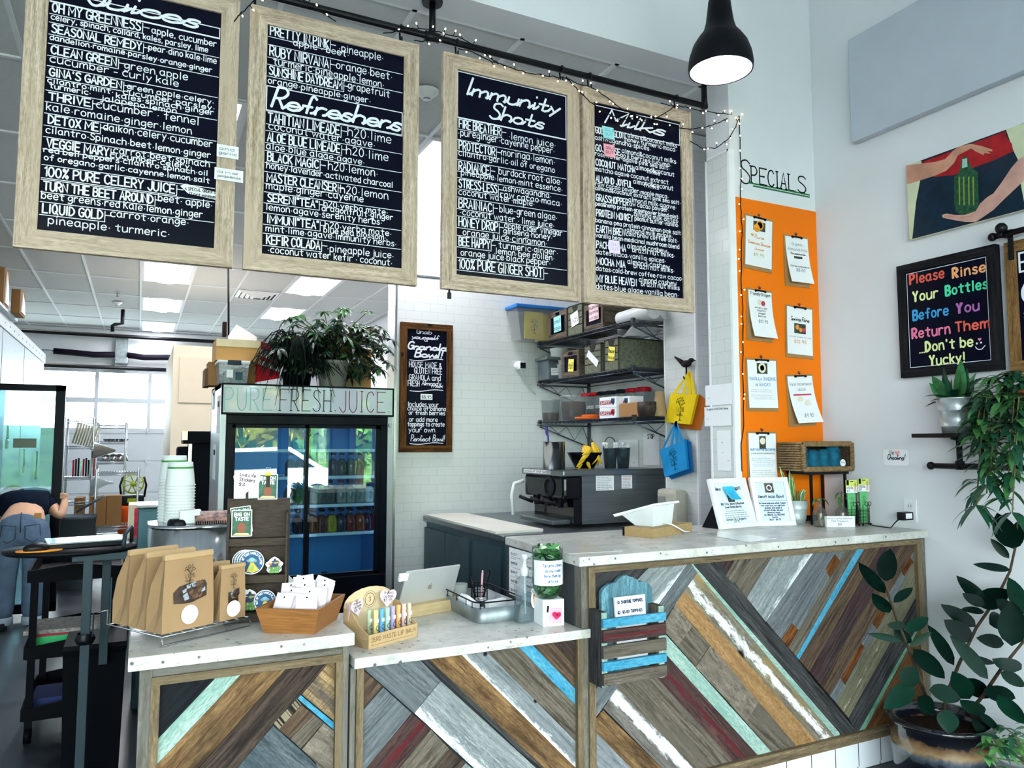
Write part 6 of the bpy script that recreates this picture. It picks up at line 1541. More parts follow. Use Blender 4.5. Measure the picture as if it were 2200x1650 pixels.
LV=[(245,450,280,225,125,2.05,0),(245,525,70,305,85,2.03,0),(275,650,160,510,85,2.05,0),(300,585,425,478,60,2.08,0),(375,738,255,712,62,2.05,2),(350,835,125,765,45,2.04,1),(375,770,525,670,78,2.1,1),(400,870,545,765,50,2.08,2),(690,990,515,705,80,2.17,0),(425,880,632,1065,115,2.1,0),(370,1125,440,985,118,2.06,1),(432,1122,230,1255,118,2.05,1),(525,1148,737,1192,112,2.06,1),(790,1205,675,1008,125,2.1,1),(885,1300,722,1192,95,2.03,1),(640,1275,655,1425,125,2.02,1),(910,1078,655,765,95,2.0,1),(750,945,960,962,52,2.1,0),(1125,1015,930,930,100,1.95,1),(830,740,598,572,88,2.16,0),(800,830,620,675,115,2.18,0),(885,645,728,615,46,2.14,0),(900,600,700,388,84,2.12,0),(885,605,740,510,72,2.1,0),(840,605,1042,490,135,2.16,0),(1055,375,805,323,52,2.1,0),(1045,300,922,163,55,2.1,0),(1080,240,965,-10,140,2.07,0),(1080,235,1118,40,90,2.06,0),(1145,660,1038,405,105,2.0,1),(1060,865,1062,555,160,1.95,0),(1012,850,828,800,84,2.1,0),(880,1140,1088,1192,110,2.02,0),(760,1070,915,1195,115,2.12,0),(985,1030,1150,1115,78,1.93,1),(968,1175,1150,1360,110,1.92,1),(800,1325,935,1505,65,2.05,0),(850,1295,985,1405,52,1.98,0),(455,1190,560,1290,110,2.15,0),(1010,690,915,720,120,2.14,0),(960,560,1120,700,90,2.0,0),(300,760,420,840,80,2.14,0)]
r=random.Random(4)
for grp in range(3):
 b=MB()
 for i,(x0,y0,x1,y1,wpx,Y,mt) in enumerate(LV):
  if i%3!=grp:continue
  p,q=rp(x0,y0,Y),rp(x1,y1,Y-r.uniform(.0,.05))
  d=q-p;view=(EYE-(p+t.location)).normalized()
  tw=Matrix.Rotation(r.uniform(-.45,.45),3,d.normalized())
  b.leaf(p,d,tw@view,d.length,wpx/cr[2]*pxm(p+t.location)*1.02,.04,.1,mt,7,shape=lambda s:(math.sin(PI*s**.85))**.7 if 0<s<1 else 0)
 b.build('foliage',[rub,rub2,rub3],t)
# petioles joining leaf bases to the stems are inside the foliage; low leafy plant at the right edge
t=thing('leafy_floor_plant','small bright green leafy plant on the floor at the lower right corner','plant',(3.36,1.86,0))
b=MB();b.lathe([(.07,0),(.1,.14),(.105,.14),(.1,.13)],n=20);b.build('pot',M('gray_pot','#3c4246',rough=.6),t)
b=MB();st=MB()
for i in range(26):
 u,v=r.uniform(2115,2235),r.uniform(1545,1660);Y=r.uniform(1.75,1.95);e=at(u,v,y=Y)-t.location
 st.tube([Vector((0,0,.12)),e*.5+Vector((0,0,.1)),e],.003,4)
 for k in range(5):
  a=r.uniform(0,6.28);b.leaf(e,(math.cos(a),math.sin(a),r.uniform(-.2,.5)),(0,0,1),r.uniform(.05,.09),r.uniform(.018,.028),.4,.12,r.choice((0,0,1)),5)
b.build('foliage',[leafmat('fresh_leaf','#4c7f45',scale=30),leafmat('fresh_leaf_dark','#1b4a36',scale=30)],t);st.build('stems',M('plant_stem','#5b5a3a'),t)
# ================================================================ things on the low counter
ZL=.8002
pine=M('pale_pine','#b9a27c',rough=.6,var=.12,scale=4,stretch=(3,25,25))
a,c=at(864,1331,z=ZL),at(1003,1306,z=ZL)
rz=math.atan2(c.y-a.y,c.x-a.x);w=(c-a).length
R2=lambda t,p:t.location+Matrix.Rotation(t.rotation_euler.z,3,'Z')@Vector(p)
t=thing('tablet_stand','pale wooden tablet stand block on the low counter','stand',a,rz)
MB().box((0,0,0),(w,.05,.046),bev=.002).box((0,.05,0),(w,.15,.03),bev=.002).build('block',pine,t)
t=thing('tablet','silver tablet seen from the back, propped in the pale wooden stand','tablet',R2(t,(.012,.055,.031)),rz)
W,H_=.27,.17;tl=Matrix.Rotation(math.radians(22),4,'X')
MB().box((0,-.004,0),(W,.004,H_),0,.004,tl).build('tablet_back',M('silver_aluminium','#cfd0d2',rough=.35,metal=.5,var=.01),t)
b=MB();q=tl.to_3x3();F=(q@Vector((W*.5,-.0045,H_*.5)),Vector((1,0,0)),q@Vector((0,0,1)),q@Vector((0,-1,0)))
shape(b,F,[(-.011,.006),(-.006,.011),(-.001,.009),(.004,.011),(.010,.008),(.007,.003),(.008,-.002),(.0115,-.004),(.006,-.012),(.001,-.0105),(-.004,-.012),(-.009,-.007),(-.012,0)]);shape(b,F,[(.0,.0115),(.001,.016),(.005,.018),(.004,.013)])
b.build('logo',M('logo_gray','#a89c94',rough=.3,metal=.5),t)
MB().box((-.03,-.008,H_-.04),(.012,.006,H_-.008),0,.004,tl).build('card_reader',M('white_plastic_bright','#eef0f2',rough=.35),t)
# lip balm display
kraft=M('kraft_card','#b89b74',rough=.75,var=.05);kraft_l=M('pale_kraft','#cfbb98',rough=.75,var=.04);brown_i=M('brown_ink','#7b5a35')
a,c=at(791,1396,z=ZL),at(897,1367,z=ZL);rz=math.atan2(c.y-a.y,c.x-a.x);w=(c-a).length;D=.135
t=thing('lip_balm_display','cardboard counter display for zero waste lip balm tubes with heart price tags','display',a,rz)
b=MB();b.box((0,0,0),(w,.003,.047)).box((0,.003,0),(w,D,.028))
for x in (0,w-.003):b.prism([(x,0,0),(x,D,0),(x,D,.12),(x,D*.7,.115),(x,D*.35,.07),(x,0,.047)],(1,0,0),.003)
pts=[(0,.1)]+[(w*.5-w*.5*math.cos(PI*k/10),.125+.055*math.sin(PI*k/10)) for k in range(11)]+[(w,.1),(w,0),(0,0)]
b.prism([(x,D,z) for x,z in pts][::-1],(0,-1,0),.003,1);b.build('tray',[kraft,kraft_l],t)
b=MB();F=frame2((0,-.0004,0),(1,0,0),(0,-1,0));write(b,F,'ZERO WASTE LIP BALM',.012,.022,.014,w-.024,pen=.0018);para(b,F,.012,.01,w-.03,.006,1,0,.0008)
F=frame2((0,D-.0035,0),(1,0,0),(0,-1,0));line(b,F,disc(w*.5,.135,.022,18)+[disc(w*.5,.135,.022,18)[0]],.002);line(b,F,disc(w*.5,.135,.03,18)+[disc(w*.5,.135,.03,18)[0]],.001);write(b,F,'3',w*.5-.005,.127,.016,.01,pen=.002)
for r in range(3):
 for k in range(9):shape(b,(Vector((0,0,.0283)),Vector((1,0,0)),Vector((0,1,0)),Vector((0,0,1))),disc(.02+k*(w-.04)/8,.022+.024*r,.006,8,.004))
b.build('print',brown_i,t)
pinkc=M('pink_card','#e8d3df',rough=.7,var=.02)
def heart_tag(par,o,rz_,s,lines,name='heart_tag',tilt=0.0):
 R=Matrix.Rotation(rz_,3,'Z')@Matrix.Rotation(tilt,3,'Y')
 F=(Vector(o),R@Vector((1,0,0)),R@Vector((0,0,1)),R@Vector((0,-1,0)))
 b=MB();shape(b,F,heart(0,0,s),0,0,.001)
 for i,l in enumerate(lines):write(b,F,l,-s*.5,s*(.32-.34*i),s*.22,s*min(1.05,.2*len(l)),pen=s*.035,mat=1,lift=.0016)
 return b.build(name,[pinkc,ink],par)
heart_tag(t,(.045,D-.02,.12),.15,.036,['Organic','Lip Balm','$5.95'],tilt=-.15);heart_tag(t,(w*.78,D-.03,.135),-.1,.04,['Organic','Lip Balm','$5.95'],tilt=.12);heart_tag(t,(-.004,D-.03,.118),1.1,.036,['Mint'],tilt=.1)
TC=[('#a9b79a','sage'),('#d8cf8f','yellow'),('#5f9fd0','blue'),('#9fc8c0','aqua'),('#a79cc9','violet'),('#e0a86a','orange'),('#d9b9b4','rose'),('#c9b8a6','beige')]
tube0=None
for i,(hx,nm) in enumerate(TC):
 x,y=(.058+.0265*(i-1),.03) if i else (.05,.055)
 loc=R2(t,(x,y,.0285))
 q=thing('lip_balm_tube','%s paper lip balm tube standing in the cardboard display'%nm,'lip balm',loc,rz,'lip balm tubes')
 MB().lathe([(.0085,0),(.0085,.09),(.008,.091)],n=14,capt=True).build('tube',M('tube_'+nm,hx,rough=.6,var=.12,scale=60),q)
 b=MB();F=frame2((0,-.0087,.0),(1,0,0),(0,-1,0));line(b,F,[(.005,.02),(-.004,.024),(-.005,.034),(.004,.038)],.0022,smooth=True);shape(b,F,rect(-.006,.048,.006,.06),1);b.build('print',[navy_t,pap],q)
# galvanised tray with its contents
galv=M('galvanised_tray','#848d92',rough=.4,metal=.7,var=.25,scale=14)
x0,x1,y0,y1=1.20,1.40,2.73,3.13
t=thing('metal_tray','galvanised tray with a black wire rail on the low counter','tray',((x0+x1)/2,(y0+y1)/2,ZL))
def rr(x,y,r,n=5):return [(sx*(x-r)+r*math.cos(a),sy*(y-r)+r*math.sin(a)) for sx,sy,a0 in ((1,1,0),(-1,1,.5),(-1,-1,1),(1,-1,1.5)) for a in [PI*(a0+.5*k/n) for k in range(n+1)]]
o1,o2=rr(.095,.195,.04),rr(.105,.205,.045)
b=MB();b.grid([[Vector((x,y,0)) for x,y in o1],[Vector((x,y,.062)) for x,y in o2],[Vector((x*.98,y*.985,.062)) for x,y in o2],[Vector((x*.97,y*.98,.004)) for x,y in o1]],closed=True);b.face(range(len(b.v)-len(o1),len(b.v)));b.build('tray',galv,t)
b=MB();b.tube([Vector((x,y,.084)) for x,y in rr(.108,.208,.045)],.003,6,closed=True)
for x,y in rr(.106,.206,.045)[::3]+[(.106,0),(-.106,0),(-.106,.1),(.106,.1),(-.106,-.1)]:b.tube([(x,y,.058),(x,y,.086)],.002,5)
b.build('wire_rail',wirem,t)
L=t.location
q=thing('pen_cup','black wire cup of pens in the back of the galvanised tray','pen holder',L+Vector((.045,.11,.005)))
b=MB()
for z in (0,.03,.06,.09):b.tube([(.035*math.cos(2*PI*k/14),.035*math.sin(2*PI*k/14),z) for k in range(14)],.0016,5,closed=True)
for k in range(14):b.tube([(.035*math.cos(2*PI*k/14),.035*math.sin(2*PI*k/14),0),(.035*math.cos(2*PI*k/14),.035*math.sin(2*PI*k/14),.09)],.0013,4)
b.lathe([(0,0),(.035,0)],n=12,capb=False);b.build('wire_cup',wirem,q)
for i,(dx,dy,ax,lab,cm) in enumerate(((-.02,0,-.03,'black pen leaning left in the wire cup',black_m),(.02,0,.035,'black pen leaning right in the wire cup',black_m),(.0,-.01,.01,'pen with a pink and white top in the wire cup',M('pink_pen','#d9a9b4')))):
 p=thing('pen',lab,'pen',q.location+Vector((dx*.6,dy,.002)));b=MB();b.tube([(0,0,0),(ax,0,.135)],.0045,8);b.build('barrel',cm,p);MB().tube([(ax*.99,0,.134),(ax*1.06,0,.146)],[.0045,.003],8).build('clip_end',cm,p)
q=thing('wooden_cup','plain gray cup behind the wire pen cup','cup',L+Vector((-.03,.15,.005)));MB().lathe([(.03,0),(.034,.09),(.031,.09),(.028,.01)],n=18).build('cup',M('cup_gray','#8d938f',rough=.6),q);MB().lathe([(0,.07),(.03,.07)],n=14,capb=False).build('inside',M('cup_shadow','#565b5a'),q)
q=thing('card_holder','stack of white cards standing in the tray behind the hand sanitizer','cards',L+Vector((.03,-.09,.006)),.35);MB().box((-.05,-.012,0),(.05,.012,.06),0,.001).build('cards',pap,q);MB().box((-.055,-.02,0),(.055,-.013,.02)).build('holder',M('orange_holder','#a8552f'),q)
q=thing('punch_cards','tilted white card dispenser at the left of the galvanised tray','cards',L+Vector((-.04,.0,.006)),.2);b=MB();b.prism([(-.045,-.02,0),(.04,-.02,0),(.03,-.02,.03),(-.03,-.02,.075),(-.045,-.02,.06)],(0,1,0),.05);b.build('dispenser',pap,q);MB().box((-.05,-.026,0),(.045,-.021,.02),bev=.002).build('front_lip',M('white_plastic','#dfe3e6'),q)
q=thing('metal_ramekin','small steel ramekin cup in the middle of the galvanised tray','cup',L+Vector((.015,.02,.006)));MB().lathe([(.02,0),(.027,.045),(.029,.046),(.025,.04),(.018,.004)],n=18).build('ramekin',M('steel','#b9bdc0',rough=.2,metal=.95,var=.05),q);MB().lathe([(0,.03),(.023,.03)],n=12,capb=False).build('contents',M('brown_bits','#5c4a3a',var=.4,scale=200),q)
# hand sanitizer
p=at(1131,1338,z=ZL)
t=thing('sanitizer_bottle','clear pump bottle of hand sanitizer at the front of the low counter','bottle',p+Vector((.0,.015,0)),.3)
b=MB()
def rect_ring(x,y,z,r=.35):return [Vector((x*math.copysign(abs(math.cos(a))**r,math.cos(a)),y*math.copysign(abs(math.sin(a))**r,math.sin(a)),z)) for a in [2*PI*k/24 for k in range(24)]]
b.grid([rect_ring(.034,.022,0),rect_ring(.04,.026,.006),rect_ring(.04,.026,.14),rect_ring(.036,.023,.165),rect_ring(.018,.015,.178,.8),rect_ring(.014,.014,.185,1)],closed=True);b.face(range(24));b.build('bottle',glass('pet_plastic','#eef4f5',ior=1.4),t)
b=MB();b.grid([rect_ring(.036,.022,.004),rect_ring(.036,.022,.112)],closed=True);b.face(range(24,48));b.build('gel',glass('sanitizer_gel','#dfe9ee',ior=1.33,dens=.1),t)
b=MB();b.lathe([(.0165,.18),(.0165,.21),(.009,.213),(.009,.222),(.006,.224),(.006,.243),(.013,.246),(.013,.26),(.008,.263)],n=18,capt=True).tube([(0,0,.254),(.035,0,.256),(.042,0,.249)],.006,8).tube([(0,0,.18),(.004,0,.03)],.0035,6);b.build('pump',M('white_plastic','#dfe3e6'),t)
b=MB();F=frame2((.024,-.0275,.09),(1,-.0,0),(0,-1,0));shape(b,F,[(x*.016,y*.036) for x,y in disc(0,0,1,14)],0,0,.0006);shape(b,F,disc(-.004,.032,.012,10),0,.0002,.0005);shape(b,F,[(-.006,.018),(.006,.018),(.0,-.03)],1,.0014);line(b,F,[(-.005,.022),(-.009,.034)],.002,2,.0014);line(b,F,[(.004,.022),(.006,.034)],.002,2,.0014);b.build('carrot_sticker',[pap,M('carrot_orange','#d97b3a'),ink],t)
# white box with the tip jar
t=thing('white_box','white cardboard cube under the tip jar with a pink heart note','box',(1.462,2.632,ZL),-.1)
MB().box((-.045,-.045,0),(.045,.045,.1),bev=.0015).build('carton',pap,t)
b=MB();F=(Vector((.006,-.0465,.07)),Vector((1,0,-.12)).normalized(),Vector((.12,0,1)).normalized(),Vector((0,-1,0)))
b.grid([[F[0]+F[1]*x-F[2]*(.055*s_)+F[3]*(.014*s_*s_) for x in (-.022,.0,.03)] for s_ in (0,.3,.6,1)],0,False);shape(b,F,heart(.006,-.028,.02),1,.009);write(b,F,'YOU',-.006,-.03,.01,.022,pen=.0014,mat=2,lift=.011);shape(b,F,rect(-.034,-.02,-.026,.005),2,.0005)
b.build('heart_note',[M('pink_note','#f9aabb'),M('hot_pink','#e2275f',rough=.6),ink],t)
t=thing('tip_jar','glass tip jar with green crumpled filling and a blue-lettered Tip unto others label','jar',(1.455,2.63,ZL+.1005),-.12)
b=MB();b.lathe([(.034,0),(.04,.004),(.056,.035),(.06,.06),(.06,.195),(.058,.195),(.058,.06),(.054,.037),(.036,.008)],n=32,capb=True);b.build('jar_glass',glass('jar_glass','#dcebe2',ior=1.5),t)
r=random.Random(2);b=MB()
for i in range(150):
 a=r.uniform(0,6.28);z=r.choice((r.uniform(.01,.06),r.uniform(.15,.2)));rr_=.052 if z>.05 else.036
 b.leaf((rr_*r.uniform(.3,1)*math.cos(a),rr_*r.uniform(.3,1)*math.sin(a),z),(math.cos(a+1.5),math.sin(a+1.5),r.uniform(-.3,.5)),(math.cos(a),math.sin(a),.4),.035,.016,.1,.2,r.choice((0,0,1,2)),4)
b.v=[Vector((p.x*min(1,.056/max(.001,p.xy.length)),p.y*min(1,.056/max(.001,p.xy.length)),max(.006,p.z))) for p in b.v]
b.build('filling',[M('green_tissue','#4f8a4d',var=.4,scale=90),M('dark_green_tissue','#1f4a2c',var=.3),M('pale_tissue','#cfdcc4')],t)
b=MB();b.lathe([(.0608,.055),(.0608,.15)],n=32,capb=False,a0=-PI*.95,a1=-PI*.05);b.build('label',pap,t)
b=MB()
for i,s_ in enumerate(('Tip unto others','as you would','have them tip','unto you')):
 P,wd=text_lines(s_,serif=.8);hw=.082*len(s_)/15;R_=.0613
 for stt in P:
  Q=[]
  for x,y in stt:
   a=-PI/2+(x/wd-.5)*hw/R_;Q.append((R_*math.cos(a),R_*math.sin(a),.127-.02*i+y/12*.0105))
  b.tube(Q,.0009,4,cap=False)
b.build('label_text',M('tip_blue','#2c6a9c'),t)
# menus taped to the end of the tall counter
t=thing('paper_sheet','printed sheet taped to the end face of the tall counter behind the sanitizer','paper',(1.534,2.95,.80))
b=MB(o=t.location);p1,p2=at(1094,1184,x=1.534),at(1168,1290,x=1.534);F=frame2((1.5345,p1.y,1.03),(0,-1,0),(-1,0,0));w=p1.y-p2.y
shape(b,F,rect(0,-.21,w,0),0,0,.001)
for k in range(2):
 for i in range(5):write(b,F,'SMOOTHIE' if i%2 else 'SHOT',w*(.06+.48*k),-.03-.04*i,.009,w*.2,pen=.002,mat=1,lift=.0016);para(b,F,w*(.06+.48*k),-.04-.04*i,w*.4,.007,2,1,.0011,seed=i)
b.build('sheet',[pap,ink],t)
# ================================================================ things on the left counter
ZQ=.8872
kb=M('kraft_bag','#9c7d5c',rough=.75,var=.06,scale=7,bump=.15,bscale=30)
wire_g=M('steel_wire','#9aa0a4',rough=.25,metal=.9)
RZ=math.radians(30);o_=Vector((.083,2.555,ZQ))
t=thing('wire_rack','low steel wire rack on the left counter holding brown paper bags','rack',o_,RZ)
b=MB();W,D,h=.315,.30,.03
b.tube([(0,0,h),(0,0,.004),(W,0,.004),(W,0,h),(0,0,h)],.0028,6).tube([(0,0,h),(-.005,D,h),(-.005,D,.075),(-.05,D,.075),(-.05,D,.002)],.0028,6).tube([(W,0,h),(W,D,h),(W,D,.002)],.0028,6).tube([(-.005,D,h),(W,D,h)],.0028,6)
b.build('frame',wire_g,t);b=MB()
for i in range(1,5):b.tube([(0,D*i/5,h),(W,D*i/5,h)],.002,6)
for i in range(1,8):b.tube([(W*i/8,0,h),(W*i/8,D,h)],.002,6)
b.build('wire_base',wire_g,t)
BAGS={}
def paper_bag(kind,lx,ly,label):
 loc=R2(t,(lx,ly,.0325))
 if kind in BAGS:return dup(BAGS[kind],label,loc,RZ,'brown paper bags in the wire rack')
 w,d,h=(.178,.085,.238) if kind=='big' else (.098,.06,.18)
 q=thing('paper_bag',label,'paper bag',loc,RZ,'brown paper bags in the wire rack');BAGS[kind]=q
 b=MB();k=.93
 S=[(1,1,0),(1.0,1,.3),(.97,.8,.6),(k,.22,.93),(k,.16,.95)]
 for i,(sx,sy,z) in enumerate(S):yf=-d/2+.02*z*h;yb=yf+d*sy;ym_=(yf+yb)/2;gx=.86 if 0<i<4 else.96;b.v+=[Vector((x*w/2*sx,y,z*h)) for x,y in ((-1,yf),(1,yf),(gx if i else 1,ym_),(1,yb),(-1,yb),(-gx if i else -1,ym_))]
 n=6
 for i in range(len(S)-1):
  for j in range(n):b.face((i*n+j,i*n+(j+1)%n,(i+1)*n+(j+1)%n,(i+1)*n+j))
 b.face(range(n)[::-1]);b.build('bag',kb,q)
 b=MB();yt=-d/2+.02*h*.95;b.box((-w*k/2-.002,yt-.004,h*.92),(w*k/2+.002,yt+.016,h),bev=.005,seg=3);b.build('folded_top',M('kraft_bag_top','#b0926c',rough=.7,var=.05),q)
 F=(Vector((0,-d/2-.0012,0)),Vector((1,0,0)),Vector((0,.02,1)).normalized(),Vector((0,-1,.02)).normalized())
 b=MB();tree_mark(b,F,0,h*.7,h*.26,lift=.0015);b.build('print',ink,q)
 b=MB();r_=w*(.165 if kind=='big' else.27)
 P=[(-.3,.36),(-.31,.5),(-.2,.57),(.0,.6),(.3,.61),(.34,.56),(.34,.4),(.2,.37),(.05,.34),(-.1,.34)] if kind=='big' else [(-.2,.3),(-.2,.5),(.2,.5),(.2,.3)]
 shape(b,F,[(x*w,y*h) for x,y in P],0,.0012);rr_=random.Random(3)
 for i in range(14):
  x,y=rr_.uniform(-.24,.26)*w*(1 if kind=='big' else.6),rr_.uniform(.37,.56 if kind=='big' else.48)*h;s_=.012
  shape(b,F,[(x,y),(x+s_*rr_.uniform(.5,1.4),y+s_*.3),(x+s_,y+s_*1.3),(x-s_*.3,y+s_*rr_.uniform(.3,1))],1+i%2,.0014)
 b.build('window',[M('granola_window','#3a2a20',rough=.15,coat=.6,var=.6,scale=60),M('foil_shine','#c9d2d6',rough=.1,metal=.8),M('granola_brown','#6b4a33',var=.4,scale=120)],q)
 b=MB();shape(b,F,disc(.01*w,h*.19,r_,24),0,.0022);para(b,F,-r_*.7,h*.2,r_*1.4,r_*.16,6,1,.0006,center=True);tree_mark(b,F,.01*w,h*.19+r_*.62,r_*.5,1,.0028);b.build('round_sticker',[M('white_sticker','#e6e9f0',rough=.5,var=.01),M('blue_gray_ink','#7a86a4')],q)
 return q
for i,n_ in enumerate(('front','middle','rear')):
 paper_bag('big',.1,.062+.098*i,'%s large brown paper bag of granola in the wire rack'%n_)
 paper_bag('small',.262,.05+.085*i,'%s small brown paper bag of granola in the wire rack'%n_)
# sticker display
dw=M('dark_plywood','#3b3028',rough=.6,var=.35,scale=5,stretch=(5,30,30),bump=.15)
a=at(489,1072,y=2.86);c=at(624,1066,y=2.82)
t=thing('sticker_display','dark plywood three-tier sticker rack on the left counter','display',(a.x,a.y,ZQ),math.atan2(c.y-a.y,c.x-a.x))
Wd,Hd=(c-a).xy.length,a.z-ZQ
b=MB();b.box((0,.0,0),(Wd,.006,Hd));b.build('back_panel',dw,t)
for x in (.006,Wd-.012):
 b=MB();b.prism([(x,0,0),(x,-.09,0),(x,-.075,Hd*.3),(x,-.05,Hd*.62),(x,-.03,Hd*.88),(x,0,Hd*.9)],(1,0,0),.006);b.build('side_panel',dw,t)
TI=[(Hd*.66,-.034),(Hd*.36,-.058),(Hd*.06,-.082)]
for z,y in TI:
 b=MB();b.box((.012,y,z),(Wd-.012,.0,z+.005)).box((.004,y-.003,z-.02),(Wd-.004,y,z+.005));b.build('shelf',dw,t)
YD=lambda k:TI[k][1]-.004
DK=M('sticker_green','#2f5a44',rough=.4,var=.4,scale=40);TB=M('sticker_blue','#17527e',rough=.3,var=.2,scale=30);STM=[pap,DK,M('figure_brown','#8a4a30',rough=.4),M('tan_ground','#d9b98a',rough=.4),TB,M('beam_yellow','#e0c25a',rough=.4),M('bottle_lime','#9cc45a',rough=.4),M('ufo_gray','#8f9798',rough=.4),M('dome_blue','#7fc0dc',rough=.3),ink,M('witch_purple','#3b3360',rough=.4),M('word_green','#6fae4c',rough=.4),M('flame_orange','#c8743a',rough=.4)]
def sticker(kind,x,y,z,s,label,group,tilt=0.0,cov=0):
 q=thing('sticker',label,'sticker',R2(t,(x,y,z)),t.rotation_euler.z,group);q.rotation_euler=(-.06,tilt,t.rotation_euler.z)
 b=MB();F=(Vector((0,0,0)),Vector((1,0,0)),Vector((0,0,1)),Vector((0,-1,0)))
 if kind=='big':
  shape(b,F,rect(-s*.37,0,s*.37,s),0,0,.0008);shape(b,F,rect(-s*.34,.03*s,s*.34,s*.97),1,.001)
  write(b,F,'BIG ON',-s*.27,s*.78,s*.12,s*.54,pen=s*.035,mat=0,lift=.0016);write(b,F,'TASTE',-s*.24,s*.61,s*.12,s*.48,pen=s*.035,mat=0,lift=.0016)
  shape(b,F,[(x_*s,y_*s) for x_,y_ in ((-.32,.05),(.3,.05),(.25,.13),(-.2,.15))],3,.0014);shape(b,F,disc(0,s*.33,s*.16,12,s*.2),2,.0016)
 elif kind=='ufo':
  shape(b,F,disc(0,s,s,28),0,0,.0008);shape(b,F,disc(0,s,s*.92,28),4,.001)
  shape(b,F,[(-.1*s,.95*s),(.15*s,.95*s),(.6*s,.35*s),(.1*s,.12*s),(-.4*s,.25*s)],5,.0013);shape(b,F,disc(.05*s,.5*s,.15*s,12,.27*s),6,.0015);shape(b,F,disc(0,1.12*s,.42*s,16,.16*s),7,.0016);shape(b,F,disc(0,1.22*s,.22*s,14,.16*s),8,.0018)
  P,wd=text_lines('OUT OF THIS WORLD FLAVOR',gap=3)
  for st_ in P:line(b,F,[(s*(.66+y_/12*.17)*math.cos(PI*1.12-x_/wd*PI*1.2),s+s*(.66+y_/12*.17)*math.sin(PI*1.12-x_/wd*PI*1.2)) for x_,y_ in st_],s*.04,0,.0018)
 else:
  pts=[(s*(.95+.13*math.sin(7*a))*math.cos(a),s+s*(.95+.1*math.sin(5*a))*math.sin(a)) for a in [2*PI*k/40 for k in range(40)]]
  shape(b,F,pts,0,0,.0008)
  for x_,y_,rx,ry,mt in ((.0,1.1,.5,.3,10),(.1,1.5,.45,.12,10),(.05,1.65,.14,.2,10),(.12,1.32,.18,.14,11),(-.5,1.2,.22,.12,12),(.5,1.35,.12,.16,12),(-.35,.85,.25,.12,2),(.45,.95,.3,.06,7)):shape(b,F,disc(x_*s,y_*s,rx*s,12,ry*s),mt,.001+.0001*mt)
  write(b,F,'WICKED',-s*.7,s*.5,s*.34,s*1.4,pen=s*.12,mat=9,lift=.0024);write(b,F,'WICKED',-s*.7,s*.5,s*.34,s*1.4,pen=s*.07,mat=11,lift=.003);write(b,F,'GOOD',-s*.5,s*.14,s*.32,s*1.0,pen=s*.12,mat=9,lift=.0024);write(b,F,'GOOD',-s*.5,s*.14,s*.32,s*1.0,pen=s*.07,mat=11,lift=.003)
 b.build('print',STM,q);return q
zs=[z+.0055 for z,y in TI]
sticker('big',.135,-.004,Hd-.004,.09,'BIG ON TASTE sticker clipped upright on top of the sticker rack','BIG ON TASTE stickers')
for k in range(3):sticker('big',.055-.002*k,YD(0)+.026-.006*k,zs[0]+.006-.004*(2-k)*0+(.012 if k==0 else 0),.092,['rear','middle','front'][k]+' BIG ON TASTE sticker of the pile in the top pocket','BIG ON TASTE stickers',[-.12,-.03,0][k])
for k in range(4):sticker('ufo',.063+.0085*k,YD(1)+.05-.006*k,zs[1],.042,['hindmost','third from front','second from front','front'][k]+' round flying saucer sticker in the middle pocket','flying saucer stickers')
sticker('witch',.165,YD(1)+.02,zs[1],.029,'WICKED GOOD sticker in the middle pocket, right of the saucers','WICKED GOOD stickers')
for k in range(3):sticker('witch',.05+.017*k,YD(2)+.06-.006*k,zs[2],.037,['rear','middle','front'][k]+' WICKED GOOD sticker of the pile in the bottom pocket','WICKED GOOD stickers')
sticker('ufo',.137,YD(2)+.03,zs[2],.037,'round flying saucer sticker in the bottom pocket, right of the WICKED GOOD pile','flying saucer stickers')
b=MB();b.box((.125,-.006,Hd+.08),(.145,.003,Hd+.092),bev=.002);b.tube([(.13,-.002,Hd+.09),(.128,-.002,Hd+.11),(.142,-.002,Hd+.11),(.14,-.002,Hd+.09)],.001,5,1);b.box((.128,-.003,Hd-.03),(.142,-.001,Hd+.08),2);b.build('binder_clip',[M('yellow_clip','#d9b63a'),chrome,dw],t)
heart_tag(t,(.063,-.006,Hd+.062),0,.05,['Live Life','Stickers','$3'],'heart_sign',.12);MB().box((.06,-.003,Hd-.03),(.07,-.001,Hd+.03)).build('sign_stick',dw,t)
# wooden tray of pink seed packets
tw=M('acacia','#8f5f33',rough=.45,var=.25,scale=4,stretch=(3,30,30),bump=.1)
a,c=at(567,1360,z=ZQ),at(676,1364,z=ZQ);c=Vector((c.x,c.y+.006,c.z))
rz=math.atan2(c.y-a.y,c.x-a.x);w=(c-a).xy.length
t=thing('wooden_tray','flared wooden tray of packets at the right end of the left counter','tray',a,rz)
D,h,f=.215,.083,.022
def tray_ring(i,z,s):return [Vector((-i,-i,z)),Vector((w+i,-i,z)),Vector((w+i,D+i,z)),Vector((-i,D+i,z))]
b=MB();b.grid([tray_ring(0,0,0),tray_ring(f,h,0),tray_ring(f-.009,h,0),tray_ring(-.009,.008,0)],0,False,True);b.face((3,2,1,0));b.face((12,13,14,15));b.build('tray',tw,t)
r=random.Random(9)
pk=M('packet_pink','#e6dce2',rough=.6,var=.03)
pk0=None
